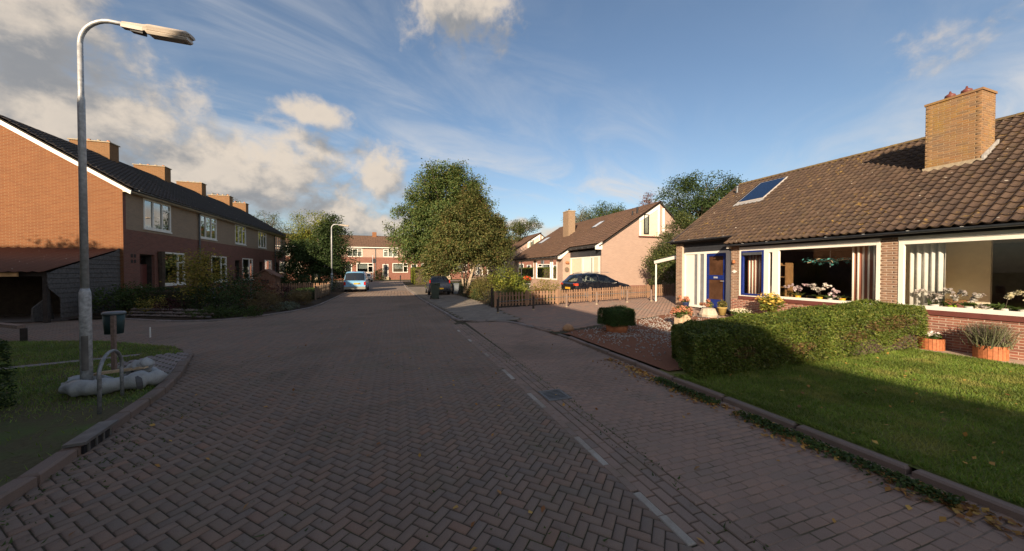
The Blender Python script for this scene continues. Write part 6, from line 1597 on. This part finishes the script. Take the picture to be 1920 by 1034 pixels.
tree('broadleaf_tree', 'yellow green crown rising behind the dark tree at the terrace end', (-9.0, 44.0, 0.05),
     [(-9.0, 44, 6.3, 2.6, 2.4, 2.5), (-8.2, 43.6, 4.4, 2.6, 2.2, 2.0), (-9.8, 43.6, 4.9, 1.9, 1.9, 1.8), (-7.4, 43.8, 6.4, 1.7, 1.6, 1.6)], 330, 60, 0.34, 0.16, 'lime_leaf', 23, 0.18, 5)
tree('broadleaf_tree', 'dense dark leafy tree beside the slender street lamp', (-7.3, 38.6, 0.05),
     [(-7.4, 38.6, 3.9, 2.4, 2.0, 2.2), (-6.0, 38.2, 4.8, 1.6, 1.5, 1.9), (-5.6, 38.3, 2.8, 1.7, 1.5, 1.9), (-8.9, 38.4, 3.0, 1.8, 1.6, 2.0), (-6.6, 38.2, 1.7, 2.3, 1.5, 1.4), (-6.1, 38.6, 6.4, 1.0, 1.0, 1.2), (-9.2, 38.4, 1.4, 1.4, 1.3, 1.2)], 430, 75, 0.30, 0.17, 'dark_leaf', 24, 0.16, 4)
tree('pine_tree', 'feathery grey green tree top showing past the end of the terrace roof', (-16.0, 52.0, 0.0),
     [(-15.4, 52, 7.4, 1.5, 1.5, 2.3), (-14.6, 52, 7.0, 1.4, 1.2, 1.2), (-16.2, 52, 8.2, 1.1, 1.1, 1.2), (-15.2, 52, 4.5, 2.2, 2, 2.0)], 110, 60, 0.32, 0.2, 'conifer_leaf', 25, 0.2, 7.0, aspect=0.25, shell=1.8)
tree('pine_tree', 'dark round tree top between the terrace chimneys', (-22.5, 54.0, 0.0), [(-21.6, 54, 10.3, 2.1, 1.8, 1.2), (-21.8, 54, 8.6, 2.4, 2, 1.4)], 90, 70, 0.34, 0.18, 'olive_leaf', 26, 0.2, 9)
tree('broadleaf_tree', 'big dark tree standing behind the bungalow roof', (31.5, 28.5, 0.2),
     [(30.0, 28.5, 9.2, 3.6, 3.0, 3.2), (34.2, 28.5, 9.0, 3.4, 3.0, 3.4), (31.6, 28.5, 6.2, 5.0, 3.5, 3.6), (35.2, 28.5, 11.2, 1.7, 1.6, 1.3), (29.2, 28.5, 11.2, 1.6, 1.5, 1.2), (27.8, 28.2, 6.6, 1.8, 1.6, 2.0)], 460, 80, 0.42, 0.2, 'dark_leaf', 27, 0.3, 8, shell=2.2)
tree('broadleaf_tree', 'thin loose tree top behind the ridge of the pink brick house', (21.0, 38.0, 0.2), [(21.6, 38, 8.0, 1.8, 1.6, 1.6), (22.7, 38, 8.3, 1.2, 1.2, 1.6)], 60, 45, 0.34, 0.17, 'grey_leaf', 28, 0.14, 8, shell=1.6)
tree('broadleaf_tree', 'rounded green tree behind the ridge of the pink brick house', (26.5, 38.0, 0.2), [(26.3, 38, 9.0, 2.6, 2.2, 1.6), (24.3, 38, 8.4, 1.6, 1.5, 1.4)], 130, 70, 0.36, 0.18, 'mid_leaf', 29, 0.2, 8)
tree('maple_tree', 'small reddish tree top rising over the gable ridge', (29.6, 35.0, 0.2), [(29.7, 35, 10.4, 1.0, 1.0, 1.4), (30.1, 35, 9.2, 1.4, 1.2, 1.0), (29.4, 35, 8.4, 1.6, 1.3, 1.0)], 60, 40, 0.28, 0.16, 'red_leaf', 30, 0.14, 9, shell=1.7)
tree('conifer_tree', 'blue green tree tops left of the brick chimney', (16.6, 48.0, 0.2), [(17.5, 47, 8.4, 1.6, 1.4, 1.2), (19.4, 47, 8.7, 1.0, 1.0, 1.0), (16.6, 47, 7.4, 1.4, 1.2, 1.4)], 90, 60, 0.32, 0.18, 'conifer_leaf', 31, 0.16, 7)
tree('laurel_tree', 'tall evergreen with tapering top beside the pink gable', (17.6, 18.2, 0.3),
     [(17.2, 18.1, 1.9, 1.7, 1.2, 1.8), (17.4, 18.1, 3.6, 1.2, 1.0, 1.3), (18.2, 18.1, 4.7, 0.8, 0.8, 1.1), (16.5, 18.0, 2.6, 1.0, 0.9, 1.1), (18.9, 18.1, 3.4, 1.2, 1.0, 1.8), (18.0, 18.1, 5.4, 0.35, 0.35, 0.6)], 330, 80, 0.2, 0.12, 'conifer_leaf', 32, 0.1, 4, aspect=0.4)
# outside the picture: its shade touches the foot of the orange gable
tree('garden_tree', 'leafy tree outside the picture up the side street', (-20.6, 10.6, 0.05), [(-20.6, 10.6, 6.2, 1.7, 1.7, 1.4)], 120, 60, 0.3, 0.18, 'mid_leaf', 40, 0.14, 5)

# ---- shrubs of the garden on the house side
zr = lambda x, y: zg(x, y)
shrub('fern_bush', 'bright yellow green feathery bush behind the picket fence', (6.35, 19.6, 1.15), (0.95, 0.8, 1.05), 2600, 0.17, 'lime_leaf', 51, 0.2, zmin=0.08, aspect=0.3, up=0.7)
shrub('garden_bush', 'olive brown bush beside the feathery yellow green one', (5.35, 20.2, 1.0), (0.75, 0.8, 0.95), 2600, 0.09, 'olive_leaf', 52, zmin=0.06)
shrub('garden_bush', 'dark green leafy bush between the feathery bush and the red flowers', (7.5, 20.3, 0.8), (0.75, 0.7, 0.85), 2400, 0.10, 'mid_leaf', 53, zmin=0.1)
shrub('garden_bush', 'rounded yellowish bush just behind the fence and car tail', (8.55, 18.6, 0.7), (0.95, 0.6, 0.72), 3000, 0.075, 'yellow_leaf', 54, zmin=0.12)
shrub('garden_bush', 'small pinkish red bush at the foot of the yellowish one', (7.6, 18.0, 0.45), (0.45, 0.4, 0.42), 900, 0.07, 'red_leaf', 55, zmin=0.1)
shrub('lavender_bush', 'grey green lavender mound by the sidewalk edge', (5.2, 18.1, 0.38), (0.75, 0.6, 0.42), 2200, 0.10, 'grey_leaf', 56, zmin=0.06, aspect=0.2, up=0.8)
shrub('garden_bush', 'dark low bush at the sidewalk corner of the shrub garden', (4.95, 21.2, 0.4), (0.5, 0.5, 0.45), 1300, 0.07, 'dark_leaf', 57, zmin=0.06)
shrub('garden_bush', 'rusty brown bush between the lavender and the tree stems', (5.3, 22.6, 0.6), (0.8, 0.9, 0.62), 2200, 0.09, 'olive_leaf', 58, zmin=0.06)
shrub('sedum', 'low pink flowering plant at the sidewalk edge', (4.85, 22.9, 0.25), (0.3, 0.3, 0.25), 500, 0.06, 'red_leaf', 59, zmin=0.06)
shrub('ball_bush', 'round dark green bush beside the slate blue bin', (4.85, 24.6, 0.55), (0.48, 0.48, 0.5), 1900, 0.06, 'dark_leaf', 60, zmin=0.06)
shrub('pampas_plant', 'pale upright plume plant below the tree stems', (5.7, 24.2, 0.75), (0.6, 0.5, 0.75), 900, 0.22, 'straw', 61, zmin=0.08, aspect=0.12, up=0.1)
shrub('garden_bush', 'orange brown bush low beside the bungalow fence', (6.0, 18.3, 0.5), (0.55, 0.4, 0.45), 1200, 0.08, 'rowan_leaf', 62, zmin=0.08)
shrub('garden_bush', 'low lime bush against the picket fence', (6.75, 18.0, 0.55), (0.5, 0.4, 0.5), 1100, 0.12, 'lime_leaf', 63, zmin=0.08, aspect=0.35)
rf = shrub('geranium_plant', 'bright red geraniums on a white stand before the house window', (8.6, 22.2, 1.25), (0.34, 0.3, 0.22), 500, 0.07, 'mid_leaf', 64, zmin=1.0, flower=('red_leaf', 0.1, 0.05), cat='plant')
rr = np.random.default_rng(5); leaves('flowers', ellipsoid_pts(420, (8.6, 22.1, 1.36), (0.36, 0.3, 0.18), 2.0, rr)[0], 0.08, 'red_flower', rf, rng=rr, aspect=0.9)
S().box(8.35, 8.85, 22.0, 22.4, 0.98, 1.02).box(8.38, 8.42, 22.05, 22.09, 0.15, 0.98).box(8.78, 8.82, 22.05, 22.09, 0.15, 0.98).box(8.38, 8.42, 22.31, 22.35, 0.15, 0.98).box(8.78, 8.82, 22.31, 22.35, 0.15, 0.98).go('stand', 'white_paint', rf)

# ---- garden in front of the terrace
shrub('garden_bush', 'tall yellow green bush catching the light before the terrace window', (-8.15, 18.7, 1.75), (0.95, 0.8, 1.1), 3600, 0.10, 'yellow_leaf', 71, zmin=0.05, shell=2.4)
shrub('garden_bush', 'cream flecked green bush beside the carport', (-11.0, 19.1, 0.75), (1.2, 0.8, 0.6), 2200, 0.09, 'mid_leaf', 72, zmin=0.05, flower=('straw', 0.2, 0.05))
shrub('garden_bush', 'yellow green low mound above the rockery', (-9.75, 18.5, 0.42), (0.75, 0.5, 0.36), 1500, 0.06, 'yellow_leaf', 73, zmin=0.05)
shrub('garden_bush', 'dark broad bush below the tall yellow green one', (-7.5, 18.3, 0.75), (1.0, 0.8, 0.8), 2600, 0.09, 'dark_leaf', 74, zmin=0.05)
shrub('garden_bush', 'dark leafy bush in the middle of the terrace garden', (-6.9, 19.6, 0.95), (0.8, 0.8, 0.95), 2400, 0.09, 'dark_leaf', 75, zmin=0.05)
shrub('garden_bush', 'rusty red bush before the terrace doors', (-7.1, 21.6, 0.9), (0.9, 0.7, 0.75), 2000, 0.08, 'red_leaf', 76, zmin=0.05)
shrub('garden_bush', 'dark purple leaved bush in front of the pale pickets', (-6.2, 23.5, 0.55), (1.3, 0.8, 0.5), 1900, 0.08, 'purple_leaf', 77, zmin=0.05)
shrub('ornamental_grass', 'brownish ornamental grass at the bend of the border', (-5.75, 18.6, 0.42), (0.7, 0.6, 0.55), 1500, 0.22, 'straw', 78, zmin=0.05, aspect=0.08, up=0.1, cat='plant')
shrub('ornamental_grass', 'tawny ornamental grass near the corner of the road fence', (-4.95, 21.2, 0.42), (0.55, 0.9, 0.5), 1500, 0.22, 'straw', 79, zmin=0.05, aspect=0.08, up=0.1, cat='plant')
shrub('ground_cover', 'dark green ground cover along the front of the border', (-6.5, 16.9, 0.2), (1.5, 0.55, 0.3), 2600, 0.07, 'mid_leaf', 80, zmin=0.05)
shrub('ground_cover', 'grey flecked ground cover at the outer curve of the border', (-5.1, 19.2, 0.16), (0.6, 0.9, 0.22), 1500, 0.07, 'grey_leaf', 81, zmin=0.05)
shrub('garden_bush', 'small red bush between the rockery and the dark bush', (-8.8, 18.0, 0.4), (0.5, 0.4, 0.35), 800, 0.07, 'purple_leaf', 82, zmin=0.05)
hedge('garden_hedge', 'dark hedge under the terrace windows', (-11.8, -9.0, 20.0, 20.8, 0.05, 1.1), 7000, 0.07, 'dark_leaf', 83)
hedge('garden_hedge', 'low dark hedge inside the road fence', (-6.6, -5.0, 24.8, 29.3, 0.05, 0.62), 7000, 0.08, 'box_leaf', 84)
shrub('garden_bush', 'dark bush beside the grey door of the far terrace', (-2.9, 68.0, 1.2), (0.8, 0.6, 1.3), 700, 0.2, 'dark_leaf', 85, zmin=0.1)
shrub('garden_bush', 'shaded bush between the blue van and the fence', (-6.2, 34.0, 0.8), (1.4, 1.0, 0.8), 1500, 0.13, 'dark_leaf', 86, zmin=0.05)
shrub('garden_bush', 'dark bushes below the trees left of the van', (-9.6, 35.5, 0.9), (2.2, 1.2, 0.9), 1800, 0.14, 'dark_leaf', 87, zmin=0.05)
shrub('garden_bush', 'dark shrub mass in the shade behind the tree stems', (7.6, 31.5, 1.2), (2.2, 1.5, 1.4), 2200, 0.15, 'dark_leaf', 88, zmin=0.1)

# rockery stones along the border
rk = thing('rockery', 'low stacked stone edging of the terrace garden', 'rockery', (-8.8, 17.4, 0.05))
def stone_mesh(seed):
    rs = np.random.default_rng(seed); s = S().lathe([(0.001, -0.5), (0.75, -0.42), (1.0, 0.0), (0.8, 0.38), (0.001, 0.5)], (0, 0, 0), 8)
    s.v = [tuple(np.array(q) * (1 + 0.22 * rs.normal())) for q in s.v]; me = mesh('stone', s.v, s.f); me.materials.append(M['rockery']); return me
SM = [stone_mesh(i) for i in range(4)]
for k in range(64):
    t = (k % 22) / 21; lev = k // 22
    x = -10.3 + t * 3.3 + random.uniform(-0.05, 0.05); y = 18.15 - t * 1.75 + lev * 0.14 + 0.06 + 0.35 * t * (1 - t)
    o = link('stone', SM[k % 4], None, rk); o.location = (x, y, 0.11 + lev * 0.105); o.scale = (random.uniform(0.09, 0.13), random.uniform(0.07, 0.1), 0.1); o.rotation_euler = (0, 0, random.uniform(-0.9, 0.1))

# ================================================================== POTS AND SMALL THINGS
def pot(name, label, c, prof, mat, plant=None, cat='flower pot', n=18, seed=1):
    t = thing(name, label, cat, c)
    S().lathe(prof, c, n).go('pot', mat, t, True)
    return t
rr = np.random.default_rng(77)
def bloom(parent, c, r, n, size, mat, name='flowers', aspect=0.8, shell=2.5):
    p, d = ellipsoid_pts(n, c, r, shell, rr); return leaves(name, p, size, mat, parent, up=0.5, out=d, aspect=aspect, rng=rr)
# hydrangea in wooden planter
z = 0.10
hy = thing('hydrangea_planter', 'tall pink hydrangea in a pale wooden box planter on the gravel', 'planter', (8.75, 8.6, z))
S().box(8.62, 8.86, 8.42, 8.66, z, z + 0.44).go('front_box', 'planter_wood', hy); S().box(8.50, 8.615, 8.50, 8.72, z, z + 0.32).go('side_box', 'planter_wood', hy)
bloom(hy, (8.72, 8.6, z + 0.50), (0.32, 0.3, 0.22), 700, 0.07, 'mid_leaf', 'foliage', 0.6)
for k in range(22):
    a = rr.uniform(0, 6.28); q = rr.uniform(0, 1) ** 0.5
    bloom(hy, (8.70 + math.cos(a) * q * 0.34, 8.6 + math.sin(a) * q * 0.3, z + 0.66 - 0.22 * q * q + rr.normal() * 0.03), (0.085, 0.085, 0.07), 70, 0.04, 'hydrangea', 'flower_head')
b = pot('flower_pot', 'blue pot of orange hydrangeas against the white porch panel', (12.4, 12.05, 0.27), [(0.1, 0), (0.15, 0.22), (0.16, 0.24), (0.0, 0.2)], 'blue_pot')
for k in range(7): bloom(b, (12.4 + rr.normal() * 0.12, 12.05 + rr.normal() * 0.14, 0.27 + 0.38 + rr.normal() * 0.05), (0.09, 0.09, 0.08), 80, 0.045, 'hydrangea', 'flower_head')
bloom(b, (12.4, 12.05, 0.55), (0.17, 0.17, 0.1), 160, 0.06, 'mid_leaf', 'foliage')
st = thing('stone_trough', 'pale carved stone trough on the porch step', 'trough', (11.35, 9.9, 0.15))
S().lathe([(0.0, 0.0), (0.30, 0.0), (0.33, 0.1), (0.27, 0.22), (0.24, 0.31), (0.18, 0.34), (0.0, 0.34)], (11.35, 9.95, 0.16), 10).go('block', 'stone', st)
S().box(11.05, 11.66, 9.72, 10.2, 0.15, 0.185).go('base', 'slate_step', st)
b = pot('flower_pot', 'ochre clay pot with a withering plant by the blue door', (12.05, 9.95, 0.2), [(0.0, 0), (0.11, 0), (0.16, 0.26), (0.18, 0.27), (0.18, 0.31), (0.15, 0.31), (0.0, 0.28)], 'ochre_pot')
bloom(b, (12.05, 9.95, 0.62), (0.17, 0.17, 0.16), 420, 0.06, 'olive_leaf', 'foliage')
b = pot('flower_pot', 'dark blue pot of apricot hydrangeas beside the ochre pot', (11.95, 10.45, 0.2), [(0.0, 0), (0.12, 0), (0.17, 0.25), (0.15, 0.25), (0, 0.22)], 'blue_pot')
for k in range(5): bloom(b, (11.9 + rr.normal() * 0.1, 10.45 + rr.normal() * 0.14, 0.2 + 0.45 + rr.normal() * 0.07), (0.085, 0.085, 0.08), 80, 0.045, 'hydrangea', 'flower_head')
bloom(b, (11.95, 10.45, 0.56), (0.16, 0.2, 0.14), 180, 0.06, 'lime_leaf', 'foliage')
b = pot('flower_bowl', 'low white bowl of white flowers under the tan brick pier', (11.95, 9.1, 0.13), [(0.0, 0), (0.12, 0), (0.22, 0.2), (0.2, 0.2), (0, 0.17)], 'white_pot')
bloom(b, (11.95, 9.1, 0.40), (0.36, 0.36, 0.09), 500, 0.06, 'mid_leaf', 'foliage'); bloom(b, (11.95, 9.1, 0.46), (0.36, 0.38, 0.10), 330, 0.05, 'cream_petal')
b = thing('lily_plant', 'yellow flowering plant rising over the hedge below the window', 'plant', (11.8, 7.95, 0.1))
bloom(b, (11.8, 7.95, 0.85), (0.26, 0.42, 0.32), 520, 0.12, 'lime_leaf', 'foliage', 0.3); bloom(b, (11.75, 7.95, 1.0), (0.26, 0.44, 0.24), 190, 0.11, 'lily_yellow', 'flowers', 0.5)
S().tube([(11.8, 7.95, 0.1), (11.8, 7.95, 0.9)], 0.03, 6).go('stem', 'twig', b); S().lathe([(0.16, 0.1), (0.2, 0.5), (0.17, 0.5)], (11.8, 7.95, 0), 14).go('pot', 'cement', b)
def tub(label, c, r, h):
    t = thing('wooden_tub', label, 'planter', c)
    n = 22; pl = []
    for k in range(n):
        a = 2 * math.pi * k / n
        S().obox((c[0] + r * math.cos(a), c[1] + r * math.sin(a), c[2] + h / 2), (0.024, 2 * math.pi * r / n * 0.95, h), a).go('stave', 'tub_wood', t)
    S().lathe([(0, h * 0.82), (r - 0.02, h * 0.82), (r - 0.02, h * 0.80)], c, 16).go('soil', 'garden_soil', t)
    return t
b = tub('round wooden tub of white flowers at the end of the hedge', (11.98, 4.42, 0.085), 0.19, 0.26)
bloom(b, (11.98, 4.42, 0.40), (0.16, 0.16, 0.07), 160, 0.06, 'mid_leaf', 'foliage'); bloom(b, (11.96, 4.42, 0.44), (0.16, 0.16, 0.07), 130, 0.05, 'white_petal')
b = tub('round wooden tub with a bushy lavender against the low brick wall', (11.9, 3.55, 0.085), 0.215, 0.28)
pp = np.stack([11.9 + rr.normal(size=1500) * 0.09, 3.55 + rr.normal(size=1500) * 0.09, np.full(1500, 0.32)], 1)
blades('foliage', pp, 0.46, 0.016, 'lavender', b, 0.33, rr)
bloom(b, (11.9, 3.55, 0.72), (0.26, 0.27, 0.12), 120, 0.035, 'red_leaf', 'flower_heads')
def rock(label, c, s, mat, seed):
    rs = np.random.default_rng(seed); q = S().lathe([(0.001, -0.3), (0.8, -0.28), (1.0, 0.1), (0.75, 0.55), (0.3, 0.8), (0.001, 0.82)], (0, 0, 0), 11)
    q.v = [(c[0] + v[0] * s[0] * (1 + 0.1 * rs.normal()), c[1] + v[1] * s[1] * (1 + 0.1 * rs.normal()), c[2] + v[2] * s[2]) for v in q.v]
    return tag(q.go('rock', mat, None, True), label, 'rock')
rock('orange brown boulder at the driveway corner of the gravel bed', (5.12, 9.55, 0.10), (0.20, 0.16, 0.2), 'orange_stone', 4)
rock('flat pale stone beside the flower bowl', (12.0, 8.6, 0.13), (0.2, 0.16, 0.1), 'stone', 6)

# ---- inside the bungalow windows
curtain_x('red and cream striped curtain at the side of the big window', 'striped_curtain', 12.55, 5.6, 6.2, 1.0, 2.68, 0.03, 5)
curtain_x('red and cream striped curtain behind the blue casement', 'striped_curtain', 12.5, 8.58, 9.25, 1.0, 2.55, 0.03, 6)
curtain_x('long cream curtain at the lavender end window', 'net_curtain', 12.62, 4.45, 5.05, 0.95, 2.68, 0.045, 5)
def orchid(label, c, potmat, petal, h=0.42, lean=0.25, n=9, group='window orchids', arch=1):
    t = thing('orchid', label, 'plant', c, group)
    S().lathe([(0.0, 0), (0.055, 0), (0.08, 0.13), (0.07, 0.13), (0, 0.11)], c, 14).go('pot', potmat, t, True)
    s = S(); tips = []
    for sgn in ((1,) if arch == 1 else (1, -1)):
        st_ = [(c[0], c[1], c[2] + 0.1), (c[0] - 0.02, c[1] + sgn * lean * 0.15, c[2] + h * 0.7), (c[0] - 0.03, c[1] + sgn * lean * 0.5, c[2] + h), (c[0] - 0.04, c[1] + sgn * lean, c[2] + h * 0.93)]
        s.tube(st_, 0.006, 5); tips.append(st_)
    s.go('stem', 'twig', t)
    lv = leaves('leaves', np.array(c) + np.array([0, 0, 0.15]) + rr.normal(size=(9, 3)) * np.array([0.06, 0.09, 0.02]), 0.22, 'mid_leaf', t, up=0.9, aspect=0.32, rng=rr)
    for st_ in tips:
        for k in range(n):
            f = k / max(1, n - 1); a, b_ = np.array(st_[1]), np.array(st_[2]); e = np.array(st_[3])
            p = (a * (1 - f) + b_ * f) if f < 0.5 else (b_ * (1 - (f - 0.5) * 2) + e * (f - 0.5) * 2)
            bloom(t, tuple(p + rr.normal(size=3) * 0.025), (0.035, 0.04, 0.035), 10, 0.065, petal, 'flower', 0.85)
    return t
zi = 0.99
for args in (('pink flushed white orchid in a yellow pot nearest the narrow light', (12.46, 7.55, zi), 'yellow_pot', 'pink_petal', 0.48, 0.3, 10, 'window orchids', 2),
             ('white orchid in a yellow pot in the middle of the big window', (12.46, 6.95, zi), 'yellow_pot', 'white_petal', 0.50, 0.25, 11, 'window orchids', 2),
             ('small leafy orchid without flowers in a yellow pot beside the striped curtain', (12.46, 6.38, zi), 'yellow_pot', 'pink_petal', 0.22, 0.15, 2),
             ('low orchid between two yellow pots on the big window sill', (12.48, 6.68, zi), 'white_pot', 'pink_petal', 0.35, -0.2, 7),
             ('tall white orchid before the cream curtain', (12.46, 4.55, zi), 'white_pot', 'white_petal', 0.46, 0.3, 11, 'window orchids', 2),
             ('white orchid in a lime green pot', (12.46, 4.28, zi), 'green_pot', 'white_petal', 0.44, -0.22, 11),
             ('white orchid in a round white pot beside the lime green one', (12.46, 4.02, zi), 'white_pot', 'white_petal', 0.40, -0.18, 9),
             ('bright white low orchid in a white pot above the lavender', (12.46, 3.76, zi), 'white_pot', 'white_petal', 0.16, 0.1, 8),
             ('cream orchid arching over a white pot above the lavender tub', (12.5, 3.55, zi), 'white_pot', 'cream_petal', 0.52, -0.28, 13),
             ('white orchid at the picture edge of the window', (12.46, 3.3, zi), 'white_pot', 'cream_petal', 0.42, -0.2, 9)):
    orchid(*args)
ch = thing('chandelier', 'branching ceiling lamp with green glass drops behind the big window', 'lamp', (12.95, 6.95, 2.2))
S().tube([(12.95, 6.95, 2.74), (12.95, 6.95, 2.05)], 0.012, 6).go('rod', 'galvanised', ch)
s = S()
for k in range(9):
    a = k * 2 * math.pi / 9; s.tube([(12.95, 6.95, 2.22), (12.95 + 0.2 * math.cos(a), 6.95 + 0.35 * math.sin(a), 2.28 + 0.05 * math.sin(k * 2)), (12.95 + 0.3 * math.cos(a), 6.95 + 0.62 * math.sin(a), 2.24 + 0.06 * math.cos(k * 3))], 0.012, 5)
s.go('arms', 'planter_wood', ch)
leaves('glass_drops', np.stack([12.95 + rr.normal(size=170) * 0.16, 6.95 + rr.uniform(-0.62, 0.62, 170), 2.25 + rr.normal(size=170) * 0.055], 1), 0.10, 'teal_glass', ch, aspect=0.4, rng=rr)
bk = thing('bookcase', 'wooden shelf unit standing behind the narrow window light', 'shelf', (12.9, 8.2, 0.3))
S().box(12.6, 12.95, 8.34, 8.38, 0.3, 2.2).box(12.6, 12.95, 8.0, 8.04, 0.3, 2.2).go('side', 'furniture_wood', bk)
for q in (0.6, 1.0, 1.35, 1.7, 2.1): box('board', 'furniture_wood', bk, 12.6, 12.95, 8.04, 8.34, q, q + 0.03)
tag(S().box(13.2, 14.2, 6.2, 7.6, 0.72, 0.76).box(13.25, 13.31, 6.25, 6.31, 0.3, 0.72).box(14.1, 14.16, 6.25, 6.31, 0.3, 0.72).box(13.25, 13.31, 7.5, 7.56, 0.3, 0.72).box(14.1, 14.16, 7.5, 7.56, 0.3, 0.72).go('dining_table', 'furniture_wood'), 'dark wooden table in the room behind the big window', 'table')
cb = thing('cabinet', 'wooden cabinet in the room with the cream curtain', 'cabinet', (15.0, 4.9, 0.3))
box('carcass', 'furniture_wood', cb, 13.4, 15.2, 4.75, 5.22, 0.3, 1.15)
for k in range(4): box('drawer', 'clay_pot_cap', cb, 13.45, 15.15, 4.735, 4.748, 0.36 + 0.19 * k, 0.53 + 0.19 * k)
tag(S().box(14.6, 14.66, 2.2, 3.6, 1.3, 2.1).go('television', 'car_trim'), 'dark flat screen in the room with the cream curtain', 'television')
